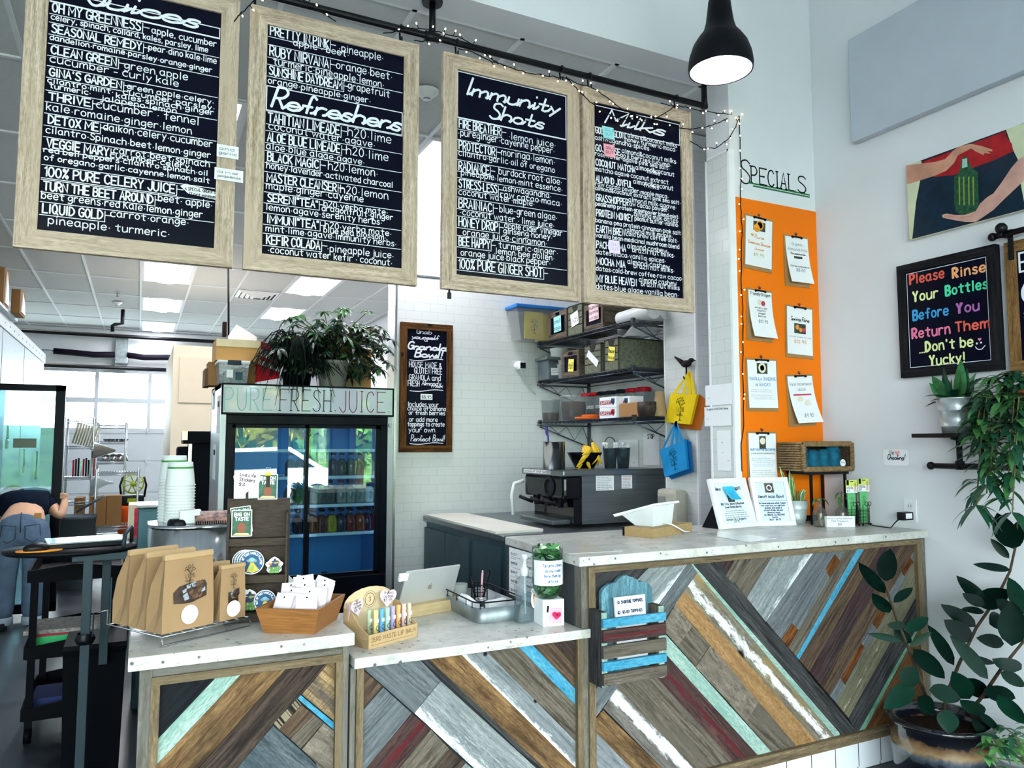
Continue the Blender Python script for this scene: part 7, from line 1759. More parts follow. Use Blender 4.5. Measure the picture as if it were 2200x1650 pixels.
for i in range(15):
 gx,gy=i%4,i//4
 lx,ly=.036+gx*(w-.072)/3+r.uniform(-.006,.006),.03+gy*.048+r.uniform(-.006,.006)
 lab='pale pink sample packet %s in the wooden tray'%('at the front' if gy==0 else 'at the back' if gy==3 else 'in the middle')
 loc=R2(t,(lx,ly,.035+.012*gy));rot=(-r.uniform(.3,.6),r.uniform(-.3,.3)*(1 if gx in (1,2) else.4),rz+r.uniform(-.3,.3))
 if pk0 is None:
  pk0=thing('packet',lab,'packet',loc,0,'pink sample packets');b=MB()
  b.grid([[Vector((x,-.003-.006*(1-abs(x)/.034)*math.sin(PI*s_),.105*s_-.02)) for x in (-.034,-.017,0,.017,.034)] for s_ in (0,.12,.5,.85,1)]);b.grid([[Vector((x,.003,.105*s_-.02)) for x in (.034,-.034)] for s_ in (0,1)]);b.build('pouch',pk,pk0)
  b=MB();F=frame2((0,-.01,0),(1,0,0),(0,-1,0));para(b,F,-.022,.035,.044,.007,4,0,.0009,center=True);shape(b,F,disc(0,.074,.003,8),1,-.004);b.build('print',[M('rose_ink','#c98a98'),ink],pk0);q=pk0
 else:q=dup(pk0,lab,loc)
 q.rotation_euler=rot
# steel cooker, cups and binder at the back of the left counter
steel=M('brushed_steel','#b4b9bc',rough=.16,metal=1.0,var=.06,scale=3,stretch=(40,40,1))
yk=3.5;p0,p1=at(316,1200,y=yk),at(492,1200,y=yk);zt_=at(400,1122,y=yk).z
t=thing('steel_cooker','round-fronted stainless steel cooker with a black lid knob behind the paper bags','cooker',((p0.x+p1.x)/2,yk,ZQ))
w=(p1.x-p0.x)/2;b=MB(o=(0,0,0));h=zt_-ZQ
ring=[(-w+.13-.13*math.cos(a),-.13+0+.13-.13*math.sin(a)*1) for a in [PI/2*k/8 for k in range(9)]]
ring=[(-w+.15*(1-math.cos(PI/2*k/8)),-.15*math.sin(PI/2*k/8)) for k in range(9)]+[(w,-.15),(w,.17),(-w+.05,.17),(-w,.12)]
b.grid([[Vector((x,y,z)) for x,y in ring] for z in (0,h-.004)],0,True,True);n=len(ring);b.face(range(n,2*n));b.grid([[Vector((x*1.01,y*1.01,z)) for x,y in ring] for z in (h-.012,h)],0,True,True);b.face(range(len(b.v)-n,len(b.v)));b.build('body',steel,t)
MB().box((w,-.155,0),(w+.012,.17,h+.02),bev=.01).build('end_panel',M('white_enamel','#d5dadc',rough=.3),t)
MB().lathe([(.0,.022),(.035,.02),(.04,.012),(.042,.0)],(-w+.11,-.06,h),20,capb=False).build('lid_knob',black_m,t)
MB().tube([(w+.013,-.1,h*.55),(w+.018,-.1,h*.55)],.006,8).build('bolt',black_m,t)
zt2=ZQ+h+.0005
b=None;greenband=M('green_band','#3f8a3f',rough=.5);cupw=M('paper_cup','#d6dcdc',rough=.5,var=.02)
cup0=None
for st_,(u,nC,v0,who) in enumerate(((371,15,968,'taller left'),(385,13,990,'shorter right'))):
 p=at(u,1100,y=yk+(.10 if st_==0 else.02))
 for k in range(nC):
  lab='white soup cup with a green band in the %s inverted stack'%who
  loc=(p.x,p.y,zt2+.0128*k)
  if cup0 is None:
   cup0=thing('paper_cup',lab,'cup',loc,0,'inverted soup cups, left stack');MB().lathe([(.06,0),(.0625,.003),(.0585,.006),(.051,.076),(.0505,.08),(.048,.1),(.047,.1)],n=28,capt=True,capb=False).build('cup',cupw,cup0);MB().lathe([(.0517,.072),(.0509,.08)],n=28,capb=False).build('green_band',greenband,cup0)
  else:dup(cup0,lab,loc,0,'inverted soup cups, left stack' if st_==0 else 'inverted soup cups, right stack')
p=at(399,1108,y=yk);t2=thing('plastic_tub','squat white plastic tub between the cup stacks and the menu binder','tub',(p.x+.012,yk-.06,zt2));MB().box((-.04,-.03,0),(.04,.03,.052),bev=.008).build('tub',cupw,t2);MB().box((-.042,-.032,.05),(.042,.032,.056),bev=.002).build('lid',M('white_plastic','#dfe3e6'),t2)
p=at(450,1110,y=yk);t2=thing('menu_binder','spiral-bound menu pad with a red cover lying curled on the steel cooker','binder',(p.x+.02,yk-.09,zt2));b=MB()
b.grid([[Vector((x,-.04+.11*s_,.004+.042*math.sin(PI*.5*min(1,s_*1.4)))) for x in (-.085,.085)] for s_ in (0,.2,.4,.7,1)]);b.grid([[Vector((x,-.04+.11*s_,.001)) for x in (-.085,.085)] for s_ in (0,1)]);b.build('pages',[M('menu_print','#8a6a60',var=.8,scale=40)],t2)
b=MB()
for i in range(20):b.tube([(-.08+.0085*i,-.045+.007*math.cos(a),.008+.007*math.sin(a)) for a in [2*PI*k/8 for k in range(9)]],.0013,4)
b.build('spiral',wirem,t2)
b=MB();F=frame2((0,-.0,.047),(1,0,0),(0,0,1));
t2=thing('magazine_rack','blue and brown slatted wooden card rack hung on the tall counter front','rack',(0,0,0))
# ---- magazine rack hung on the counter front (coordinates from its front plane)
YR=2.40
WR=[WD['blue'],WD['red'],WD['gbrown'],WD['dgray'],WD['mint'],wood('blue_worn','#4a7f96','#7fb6c8','#5e7f8a',across=40,paint='#6a5a44',paint_at=.9,paint_soft=-.1,paint_n=8)]
cr=(1260,1220,5.893)
def rk(x,y,Y=YR):return at(cr[0]+x/cr[2],cr[1]+y/cr[2],y=Y)
xl,xr=rk(215,800).x,rk(1012,800).x
for z1_,z0_,mt in ((658,765,0),(800,958,1),(1000,1160,2),(1205,1315,0),(1355,1505,2)):
 b=MB();zt3,zb3=rk(230,z1_).z,rk(230,z0_).z;b.bar((xl,YR,zb3),(xr,YR+.014,zt3),0,mt);b.build('slat',WR,t2)
ztop,zbot=rk(240,575).z,rk(250,1530).z
for x in (xl-.002,xr-.028):b=MB();b.bar((x,YR+.0145,zbot),(x+.026,2.499,ztop),2,3 if x<xl else 2);b.bar((x+.003,YR+.0138,zbot+.001),(x+.027,YR+.016,ztop-.001),2,4);b.build('side_board',WR,t2)
YK=2.478;pr=[(190,700),(190,310),(215,265),(290,205),(375,185),(395,150),(440,112),(490,100),(505,88),(525,105),(590,120),(640,150),(660,175),(720,172),(790,200),(830,250),(845,700)]
P=[at(cr[0]+x/cr[2],cr[1]+y/cr[2],y=YK) for x,y in pr]
zb4=rk(300,1400,YK).z;P[0].z=P[-1].z=zb4
b=MB();b.plank(P[::-1],(0,1,0),.018,(0,0,0),(0,0,1),5);b.build('back_board',WR,t2)
t3=thing('menu_card','white printed topping cards standing in the slatted wooden rack','cards',(0,0,0));P=[at(cr[0]+x/cr[2],cr[1]+y/cr[2],y=2.45) for x,y in ((400,1240),(780,1180),(740,335),(358,380))]
b=MB();b.prism(P,(0,1,0),.01);ux=(P[1]-P[0]).normalized();F=(P[3],(P[2]-P[3]).normalized(),Vector((0,0,1)),Vector((0,-1,0)))
w=(P[2]-P[3]).length
for z_,s_ in ((-.024,'$1: SMOOTHIE TOPPINGS:'),(-.062,'$2: $3.00 TOPPINGS:')):write(b,F,s_,w*.08,z_,.011,w*.84,pen=.0026,mat=1,lift=.0015)
para(b,F,w*.1,-.036,w*.7,.01,2,2,.0012);para(b,F,w*.1,-.075,w*.7,.01,3,2,.0012);b.build('cards',[pap,navy_t,M('gray_ink','#8d95a0')],t3)
# ================================================================ tiled alcove: shelves, soft-serve machine, bags
YW=5.698
t=thing('wall_chalkboard','tall narrow chalkboard in a brown wood frame on the white tiles, Granola Bowl $8.95','chalkboard',(2.1,YW,1.44))
p0,p1=at(862,691,y=YW-.03),at(971.5,971,y=YW-.03);fw=.052;y0=YW-.032
b=MB(o=t.location)
for a,c,ax in (((p0.x,y0,p1.z),(p1.x,YW,p1.z+fw),0),((p0.x,y0,p0.z-fw),(p1.x,YW,p0.z),0),((p0.x,y0,p1.z+fw),(p0.x+fw,YW,p0.z-fw),2),((p1.x-fw,y0,p1.z+fw),(p1.x,YW,p0.z-fw),2)):b.bar(a,c,ax)
b.build('frame',wood('walnut_frame','#4a2c12','#7d5327',along=3,across=40,holes=5,bump=.1),t)
MB(o=t.location).box((p0.x+.03,YW-.02,p1.z+.03),(p1.x-.03,YW,p0.z-.03)).build('chalk_panel',chalk_face,t)
b=MB(o=t.location);F=frame2((0,YW-.02,0),(1,0,0),(0,-1,0));cr=(840,560,2.357)
for s_,u,v,u1,h,k in (('Grab',128,368,205,28,1),('yourself',105,394,240,26,1),('a',168,408,185,20,0),('Granola',84,446,280,38,2),('Bowl!',120,486,258,38,2),('HOUSE MADE &',92,538,255,28,0),('GLUTEN FREE',118,570,258,28,0),('GRANOLA and',92,602,250,26,0),('FRESH',86,634,143,28,0),('Almond',156,630,236,26,1),('milk',205,642,260,26,1),('Includes your',86,738,240,24,0),('choice of banana',84,757,278,20,0),('or fresh berries',90,779,272,20,0),('or add more',92,814,235,22,0),('toppings to create',84,838,270,22,0),('your own',90,868,222,24,0),('Perfect Bowl!',100,914,270,32,1)):
 p,q=at(cr[0]+u/cr[2],cr[1]+v/cr[2],y=YW-.02),at(cr[0]+u1/cr[2],cr[1]+v/cr[2],y=YW-.02)
 write(b,F,s_,p.x,p.z,h/cr[2]*pxm(p),q.x-p.x,pen=(.0052,.0055,.013)[k],script=k>0,slant=.2 if k else 0,gap=1.6 if k else 2.4)
for v in (502,658,926):
 P=[at(cr[0]+x/cr[2],cr[1]+(v+4*math.sin((x-95)/27))/cr[2],y=YW-.02) for x in range(95,275,12)];b.stroke(P,.006,0,F[3])
p=at(915,853,y=YW-.02);shape(b,F,rect(p.x-.045,p.z-.022,p.x+.055,p.z+.025),1,.001);write(b,F,'$8.95',p.x-.035,p.z-.012,.024,.08,pen=.003,mat=2,lift=.0016)
b.build('lettering',[chalk,pap,ink],t)
p=at(1113,786,y=YW);t=thing('security_camera','small white round camera with a black face on the tiled wall','camera',p)
b=MB();b.lathe([(.04,0),(.04,.02),(.03,.03),(.0,.032)],n=20,T=Matrix.Rotation(PI/2,4,'X'));b.build('mount',trim_m,t);MB().box((-.022,-.075,-.035),(.04,-.03,.03),bev=.014).build('camera_body',trim_m,t);MB().box((-.016,-.079,-.028),(.034,-.074,.022),bev=.002).build('lens_face',black_m,t)
MB().tube([(.01,-.03,-.03),(.05,-.01,-.12),(.11,-.005,-.2),(.17,-.004,-.24)],.003,5).build('cord',trim_m,t)
XS0,YS0,YS1=3.037,4.235,5.66
wire_s=M('dark_shelf_wire','#4a525c',rough=.3,metal=.8)
def yat(u,v=750,x=XS0):return at(u,v,x=x).y
shelves=[]
for k,(z,nm) in enumerate(((2.358,'top'),(2.03,'middle'),(1.688,'lowest'))):
 t=thing('wire_shelf','%s dark wire shelf in the tiled alcove'%nm,'shelf',(XS0,YS0,z),0,'wire shelves in the alcove');shelves.append(t);o=t.location
 b=MB(o=o)
 for x in (XS0,3.515):b.tube([(x,YS0,z-.005),(x,YS1,z-.005)],.004,6).tube([(x,YS0,z-.03),(x,YS1,z-.03)],.004,6)
 n=44;b.tube([(XS0,YS0+(YS1-YS0)*i/n,z-.03+.025*(i%2)) for i in range(n+1)],.0024,5)
 for i in range(30):y=YS0+(YS1-YS0)*i/29;b.tube([(XS0,y,z-.004),(3.52,y,z-.004)],.0024,4)
 b.build('wire_deck',wire_s,t)
 for y in (YS0+.02,YS1-.05):
  b=MB(o=o);b.tube([(XS0-.01,y,z-.035),(3.53,y,z-.035)],.006,6).tube([(XS0+.0,y,z-.045),(3.53,y,z-.22)],.006,6)
  b.tube([(XS0+.02+.08*i,y,z-.04 if i%2 else z-.045-.175*(i/6.2)) for i in range(7)],.003,5);b.box((XS0-.012,y-.012,z-.02),(XS0+.012,y+.012,z+.012)).box((3.515,y-.015,z-.25),(3.534,y+.015,z+.05));b.build('bracket',wire_s,t)
crate_w=wood('crate_wood','#4f463e','#8a7c6c',along=3,across=40,bump=.1);fab=M('gray_fabric_box','#6a6d5c',rough=.9,var=.3,scale=60,bump=.2);fab_d=M('fabric_trim','#2f312b',rough=.8)
def crate(kind,u0,u1,v0,k,label,note_,nm='storage_crate',x=XS0+.015,depth=.3):
 ya,yb=yat(u1,700,x),yat(u0,700,x);z0=shelves[k].location.z+.001;h=at((u0+u1)/2,v0,x=x).z-z0
 t=thing(nm,label,'crate',(x,(ya+yb)/2,z0));w=(yb-ya)/2-.006;b=MB();F=frame2((0,0,0),(0,-1,0),(-1,0,0))
 if kind=='wood':
  for y0,y1,z0_,z1_ in ((-w,w,0,h*.2),(-w,w,h*.8,h),(-w,-w+.03,h*.2,h*.8),(w-.03,w,h*.2,h*.8)):b.bar((0,y0,z0_),(.014,y1,z1_),1 if y1-y0>.05 else 2)
  b.bar((.014,-w,0),(depth,-w+.012,h),0);b.bar((.014,w-.012,0),(depth,w,h),0);b.build('crate',crate_w,t)
  b=MB();b.box((.008,-w+.02,h*.15),(.013,w-.02,h*.85));shape(b,F,[(q,h*.9+.012*s_) for q,s_ in ((-.03,-1),(.03,-1),(.035,0),(.03,1),(-.03,1),(-.035,0))],0,.001);b.build('chalk_label',chalk_face,t)
 else:
  b.box((0,-w,0),(depth,w,h),0,.008);b.build('box',fab,t)
  b=MB()
  for q in (.3,.52,.74):b.box((-.002,-w+.01,h*q),(.001,w-.01,h*q+.008))
  b.box((-.002,-w,0),(.004,-w+.008,h)).box((-.002,w-.008,0),(.004,w,h)).box((-.002,-w,h-.008),(depth,w,h+.002));shape(b,F,[(.04*math.cos(a),h*.97-.05*math.sin(a)) for a in [PI*i/10 for i in range(11)]],0,.003);b.build('trim',fab_d,t)
 col,y0,z0_,y1,z1_,tilt,txt=note_
 b=MB();F2=(Vector((-.004,0,h*.5)),Vector((0,-1,tilt)).normalized(),Vector((0,tilt,1)).normalized(),Vector((-1,0,0)))
 shape(b,F2,rect(y0*w,z0_*h,y1*w,z1_*h),0,.0,.001)
 for i,s_ in enumerate(txt):write(b,F2,s_,y0*w+.006,z1_*h-(z1_-z0_)*h*(i+1)/(len(txt)+.3),(z1_-z0_)*h*.5/len(txt),(y1-y0)*w-.012,pen=.003,mat=1,lift=.002)
 b.build('note',[col,ink],t)
yel_n=M('yellow_note','#f1e36a',rough=.7,var=.02)
crate('wood',1178,1218,668,0,'brown crate with a light blue note on the top alcove shelf',(cyan_n,-.35,-.25,.45,.3,.05,['small','bags']))
crate('fabric',1219,1253,655,0,'gray woven box with a white card on the top alcove shelf',(pap,-.5,-.2,.5,.25,.2,['lids']))
crate('wood',1254,1297,652,0,'brown crate with a red-lettered note on the top alcove shelf',(M('pink_paper','#f0d0d4'),-.4,-.15,.6,.5,.05,['Bubble','Bottle','wrap']))
crate('wood',1207,1244,754,1,'brown crate with a yellow note on the middle alcove shelf',(yel_n,-.2,-.3,.45,.18,-.1,['stuff']))
crate('fabric',1254,1292,740,1,'gray woven box with a slanted white spotted card on the middle alcove shelf',(pap,-.7,-.1,.75,.14,-.7,['...']))
crate('fabric',1297,1330,728,1,'largest gray woven box, yellow note, at the near end of the middle shelf',(yel_n,-.4,-.2,.5,.25,-.15,['Reuse','bag']),depth=.46)
t=thing('plastic_bag','crumpled clear plastic bag on top of the largest gray woven box','bag',(3.28,4.43,at(1313,728,x=XS0).z+.004));r=random.Random(6)
b=MB();b.grid([[Vector(((.16*(1-z/.14)+.05)*math.cos(a)*r.uniform(.85,1.1),(.1*(1-z/.14)+.03)*math.sin(a)*r.uniform(.85,1.1),z)) for a in [2*PI*i/16 for i in range(16)]] for z in (0,.04,.08,.11,.12)],closed=True);b.build('bag',glass('film_plastic','#e4e8ea',ior=1.4,dens=.3),t)
def onshelf(u,v,k,x):p=at(u,v,x=x);return Vector((x,p.y,shelves[k].location.z+.001))
clr=glass('clear_tub','#dde2e2',ior=1.4,dens=.18)
q=onshelf(1143,730,0,3.04);t=thing('storage_bin','clear blue-lidded bin of yellow bags at the far end of the top shelf','bin',(3.1,5.575,q.z))
MB().add([(x*k_,y*k_*.9,z) for z,k_ in ((0,.88),(.27,1)) for x,y in ((-.345,-.11),(.345,-.11),(.345,.11),(-.345,.11))],[(3,2,1,0),(0,1,5,4),(1,2,6,5),(2,3,7,6),(3,0,4,7)]).build('tub',clr,t)
MB().box((-.36,-.115,.265),(.36,.11,.295),bev=.008).build('lid',M('blue_lid','#1f6cb8',rough=.35),t)
b=MB();b.box((-.27,-.085,.01),(-.09,-.075,.24),0,.004)
for i in range(20):b.box((-.086+.007*i,-.083+.003*(i%3),.01),(-.082+.007*i,.08,.215+.006*(i%4)))
b.build('yellow_bags',M('bag_yellow','#e8c81e',rough=.6,var=.08),t);b=MB();F=frame2((-.18,-.0855,.12),(1,0,0),(0,-1,0));tree_mark(b,F,0,0,.12);b.build('print',ink,t)
q=onshelf(1360,700,0,3.14);t=thing('wrapped_cups','plastic-wrapped sleeves of white cups at the near end of the top shelf','cups',q)
b=MB()
for i in range(3):b.lathe([(.052,-.2),(.05,-.19),(.06,.19),(.058,.2)],(0,0,0),16,T=Matrix.Translation((.02+.11*i,-.02,.061))@Matrix.Rotation(PI/2,4,'X'),capt=True)
b.build('cup_sleeve',M('wrapped_white','#d9dcdc',rough=.3,var=.06,scale=30),t)
t=thing('storage_bin','smoky plastic bin with a white label at the far end of the middle shelf','bin',onshelf(1166,810,1,3.03)+Vector((.08,-.035,0)));MB().box((-.1,-.1,0),(.2,.09,.17),bev=.01).build('tub',M('smoky_plastic','#59646a',rough=.3,var=.2),t);MB().box((-.115,-.11,.165),(.21,.11,.19),bev=.004).build('lid',M('smoky_lid','#5d6a66',rough=.4),t);b=MB();F=frame2((0,-.1005,.07),(1,0,.06),(0,-1,0));shape(b,F,rect(-.075,-.03,.02,.03));para(b,F,-.065,.008,.07,.02,2,1,.002);b.build('label',[pap,ink],t)
t=thing('stacked_tubs','two stacked white tubs behind the brown crate on the middle shelf','tubs',onshelf(1201,800,1,3.14));MB().lathe([(.06,0),(.07,.12),(.075,.125)],n=18,capt=True).lathe([(.06,.13),(.075,.26),(.08,.265)],n=18,capt=True).build('tub',cupw,t)
gran=M('granola','#4a2f26',rough=.9,var=.7,scale=120)
for u,r_,h,f,lab in ((1183,.078,.19,.4,'smaller clear tub part-filled with granola on the lowest alcove shelf'),(1233,.105,.2,.75,'larger clear tub of granola on the lowest alcove shelf')):
 t=thing('food_tub',lab,'tub',onshelf(u,900,2,3.16),0,'granola tubs');MB().lathe([(r_*.88,0),(r_,h*.9),(r_*1.08,h*.92),(r_*1.08,h),(r_,h)],n=24).build('tub',clr,t);MB().lathe([(r_*.84,.005),(r_*.93,h*f),(0,h*f*1.05)],n=20).build('granola',gran,t)
t=thing('tub_lid','two orange lids stacked flat on the lowest alcove shelf','lid',onshelf(1263,897,2,3.1));MB().lathe([(.1,0),(.1,.018)],n=24,capt=True).lathe([(.075,.019),(.075,.034)],(.02,-.02,0),24,capt=True).build('lid',M('orange_lid','#d9601e',rough=.4),t)
redp=M('glove_red','#a0182c',rough=.5)
for k,(u,dz,x) in enumerate(((1306,0,3.07),(1306,.078,3.07),(1334,.078,3.13))):
 t=thing('glove_box',['lower','upper','rear'][k]+' red and white disposable glove box on the lowest alcove shelf','glove box',onshelf(u,895,2,x)+Vector((0,0,dz)),0,'glove boxes')
 MB().box((0,-.11,0),(.12,.11,.076)).build('carton',pap,t);b=MB();F=frame2((0,0,0),(0,-1,0),(-1,0,0));shape(b,F,rect(-.1,.02,.05,.05));write(b,F,'SAFEST',-.09,.025,.02,.13,pen=.004,mat=2,lift=.001)
 for i in range(4):b.tube([(-.001,-.085+.011*i,.03),(-.001,-.085+.011*i,.062)],.0035,5,1-(k==0))
 shape(b,F,disc(.07,.028,.014,10),1-(k==0));b.build('print',[redp,M('glove_navy','#1f4a66'),pap],t)
t=thing('paper_towels','pack of brown folded paper towels on the lowest alcove shelf','towels',onshelf(1350,893,2,3.08));MB().box((0,-.11,0),(.2,.11,.1),0,.006).build('towels',M('brown_towel','#a57b50',rough=.9),t)
t=thing('dark_basket','small dark woven basket beside the brown paper towels on the lowest shelf','basket',onshelf(1392,893,2,3.14));MB().lathe([(.06,0),(.075,.05),(.07,.1),(.06,.1)],n=18).build('basket',M('dark_rattan','#3a322c',var=.6,scale=90,bump=.5),t)
jl=[M('jar_lid_red','#b3121f',rough=.3),M('jar_lid_dark','#191d26',rough=.35)]
for i,(u,li,nm) in enumerate(((1262,0,'HEMP'),(1278,0,'FLAX'),(1298,1,'COCO NIBS'),(1316,1,'CHIA SEED'),(1338,1,'HEMP SEEDS'),(1360,0,''),(1383,0,'DATES'))):
 t=thing('glass_jar','square glass jar with a %s lid, %s from the far end of the jar row'%(('red','dark')[li],ordn[i]),'jar',onshelf(u,850,2,3.36),0,'lidded glass jars');t.rotation_euler=(0,0,.2)
 b=MB();b.grid([[Vector((x*s_,y*s_,z)) for x,y in ((-.055,-.055),(.055,-.055),(.055,.055),(-.055,.055))] for z,s_ in ((0,1),(.16,1),(.2,.8))],0,False,True);b.build('jar',clr,t);MB().lathe([(.05,.2),(.058,.203),(.058,.225),(.05,.232)],n=18,capt=True).build('lid',jl[li],t);MB().box((-.05,-.05,.004),(.05,.05,.05+.02*(i%3))).build('contents',gran,t)
 if nm:b=MB();F=frame2((-.0555,0,.11),(0,-1,0),(-1,0,0));shape(b,F,rect(-.045,-.012,.045,.012),1);write(b,F,nm,-.04,-.007,.013,.08,pen=.0025,mat=0,lift=.001);b.build('label',[ink,pap],t)
for i,(u,x) in enumerate(((1190,3.35),(1418,3.2))):
 t=thing('paper_cup',['kraft paper cup upside down behind the smaller granola tub','stack of upside-down kraft cups at the near end of the lowest shelf'][i],'cup',onshelf(u,880,2,x));h=(.24,.17)[i];MB().lathe([(.045,0),(.047,.006),(.031,h),(.0,h)],n=18).build('cup',M('kraft_cup','#a98f6a',rough=.8),t)
# prep table and soft-serve machine
ss=M('stainless','#7f878c',rough=.28,metal=.9,var=.12,scale=2,stretch=(1,1,30));teal_s=M('teal_steel','#3f5a62',rough=.4,metal=.5,var=.1)
z=.95;p=at(1072,1106,z=z);t=thing('prep_table','steel prep table with a white cutting board under the soft-serve machine','table',(2.6,4.8,0))
xa_,xb_,yb_=2.02,3.52,5.66
MB(o=t.location).box((xa_+.03,4.25,.1),(xb_,yb_,z-.05)).build('cabinet',teal_s,t);MB(o=t.location).box((xa_,4.22,z-.05),(xb_,yb_,z-.012),bev=.006).build('worktop',ss,t)
for y in (4.5,5.0,5.45):MB(o=t.location).box((xa_+.015,y-.22,.2),(xa_+.03,y+.22,z-.1)).build('door',teal_s,t)
MB(o=t.location).box((xa_-.01,4.3,z-.012),(2.35,5.6,z+.006),bev=.004).build('cutting_board',M('cutting_board','#d9d6cc',rough=.6,var=.05,scale=8),t)
ym,x0,x1,zt3=4.4,at(1250,1010,y=4.4).x,3.40,at(1300,1008,y=4.4).z
xf=x0-.14;yfar=4.98;zb5=z+.007
t=thing('soft_serve_machine','stainless soft-serve machine with a black dispensing head in the alcove','machine',((x0+x1)/2,4.7,zb5));o=t.location
MB(o=o).box((x0,ym,zb5),(x1,yfar,zt3-.04)).build('body',ss,t);MB(o=o).box((xf-.02,ym-.02,zt3-.045),(x1+.01,yfar+.01,zt3),bev=.012).build('top_tray',ss,t)
MB(o=o).box((xf,ym+.005,zt3-.2),(x0+.01,yfar,zt3-.045),bev=.02).box((x0-.06,ym+.01,zb5),(x0+.01,yfar-.01,zt3-.2)).build('head_panel',M('gloss_black','#070a12',rough=.15,coat=.5),t)
for y in (4.52,4.69,4.86):MB(o=o).tube([(xf+.03,y,zt3-.19),(xf+.0,y,zt3-.24),(xf-.1,y,zt3-.2)],.013,8).lathe([(.02,-.06),(.026,0)],(xf+.04,y,zt3-.2),12).build('draw_handle',black_m,t)
MB(o=o).box((xf-.06,ym+.05,zb5),(x0-.06,yfar-.05,zb5+.03),bev=.006).build('drip_tray',ss,t);MB(o=o).lathe([(.07,0),(.068,.012),(.05,.014)],(0,0,0),24,T=Matrix.Translation((xf-.001,4.6,zt3-.12))@Matrix.Rotation(-PI/2,4,'Y')).build('dial',M('dark_gray_plastic','#23262c',rough=.4),t)
b=MB(o=o);F=frame2((0,ym-.0005,0),(1,0,0),(0,-1,0))
for u0,v0,u1,v1,mt in ((1280,1022,1319,1053,0),(1335,1020,1358,1049,1)):
 p,q=at(u0,v0,y=ym),at(u1,v1,y=ym);shape(b,F,rect(p.x,q.z,q.x,p.z),0);para(b,F,p.x+.01,p.z-.015,q.x-p.x-.015,(p.z-q.z)/9,8,2+mt,.0015,seed=mt)
p=at(1148,1013,y=ym-.021);b.build('sticker',[pap,pap,ink,redp],t)
b=MB(o=o);F=frame2((xf-.0205,0,0),(0,-1,0),(-1,0,0));shape(b,F,rect(-4.95,zt3-.034,-4.55,zt3-.008));write(b,F,'NAMASLAY WHIP BAKER',-4.94,zt3-.029,.016,.38,pen=.003,mat=1,lift=.0016);b.build('name_tape',[pap,ink],t)
MB(o=o).tube([(xf+.03,yfar+.07,zt3-.1),(xf-.05,yfar+.07,zt3-.12),(xf-.07,yfar+.07,zt3-.2),(xf-.06,yfar+.07,zb5+.02)],.014,8).build('hose',M('white_plastic','#dfe3e6'),t)
zm=zt3+.0006
p=at(1190,1008,z=zm);p.y=min(p.y,4.9);p.x=at(1190,1000,y=p.y).x
t=thing('steel_pot','tall steel pot with purple utensils on the soft-serve machine','pot',(p.x,p.y,zm));r_=24*pxm(p);h=58*pxm(p);MB().lathe([(r_,0),(r_,h),(r_+.004,h+.003),(r_-.003,h),(r_-.003,.006),(0,.005)],n=32).build('pot',steel,t)
b=MB();b.tube([(-.02,0,.02),(-.05,0,h+.06)],.006,6).sphere((-.055,0,h+.075),.016,0,10,sc=(.8,.4,2)).tube([(-.01,.02,.02),(-.03,.03,h+.05)],.006,6);b.build('utensils',M('purple_silicone','#4b3a86',rough=.5),t)
p=at(1256,1004,y=4.62);t=thing('fruit_bowl','dark glossy bowl piled with bananas on the soft-serve machine','bowl',(p.x,4.62,zm));k_=pxm(p);MB().lathe([(.05,0),(.07,.004),(38*k_,33*k_),(38*k_-.004,34*k_),(.06,.012)],n=36).build('bowl',M('dark_bowl','#10131a',rough=.15,metal=.6),t)
ban=M('banana','#e3b92d',rough=.5,var=.12,scale=14)
B0=t.location;r=random.Random(12);b0=None
for i in range(11):
 left=i<6;cx,cz=(-.01,.165) if left else (.055,.2);f=(i if left else i-6)/(5 if left else 4)-.5
 lab='banana in the %s bunch of the dark bowl'%('left' if left else 'right upright')
 loc=B0+Vector((cx,-.01,cz))
 if b0 is None:
  b0=thing('banana',lab,'banana',loc,0,'bananas in the bowl');b=MB();P=[(0,-.045*math.sin(PI*s_),-.02-.17*s_) for s_ in [k/9 for k in range(10)]];b.tube(P,[.006,.012,.016,.018,.0185,.018,.017,.014,.009,.004],7);b.build('fruit',ban,b0);MB().tube([(0,0,-.02),(0,.006,.006)],[.006,.005],6).build('stem',M('banana_stem','#4f4226'),b0);q=b0
 else:q=dup(b0,lab,loc)
 q.rotation_euler=(r.uniform(-.25,.05),(.45+f*1.5) if left else f*.9,f*1.6)
for i,u in enumerate((1311,1339)):
 p=at(u,1003,y=4.6);t=thing('metal_bucket',['left small galvanised bucket of white plastic spoons behind the bananas','right small galvanised bucket of white plastic spoons on the soft-serve machine'][i],'bucket',(p.x,4.6,zm),0,'galvanised buckets');k_=pxm(p);MB().lathe([(12*k_,0),(15.5*k_,41*k_),(16.5*k_,43*k_),(15*k_,42*k_),(12*k_,.004)],n=24).build('bucket',M('bucket_zinc','#54666c',rough=.35,metal=.7,var=.3,scale=20),t)
 if i==0:MB().tube([(16*k_*math.cos(a),0,42*k_+24*k_*math.sin(a)) for a in [PI*j/12 for j in range(13)]],.003,6).build('handle',wire_s,t)
 b=MB();r=random.Random(i)
 for j in range(12):a=r.uniform(0,6.28);d=Vector((math.cos(a)*.3,math.sin(a)*.3,1));c=d*(42*k_+.03);b.tube([d*.02,c],.0035,4).sphere(c,.009,0,8,sc=(1,.6,1.5))
 b.build('spoons',trim_m,t)
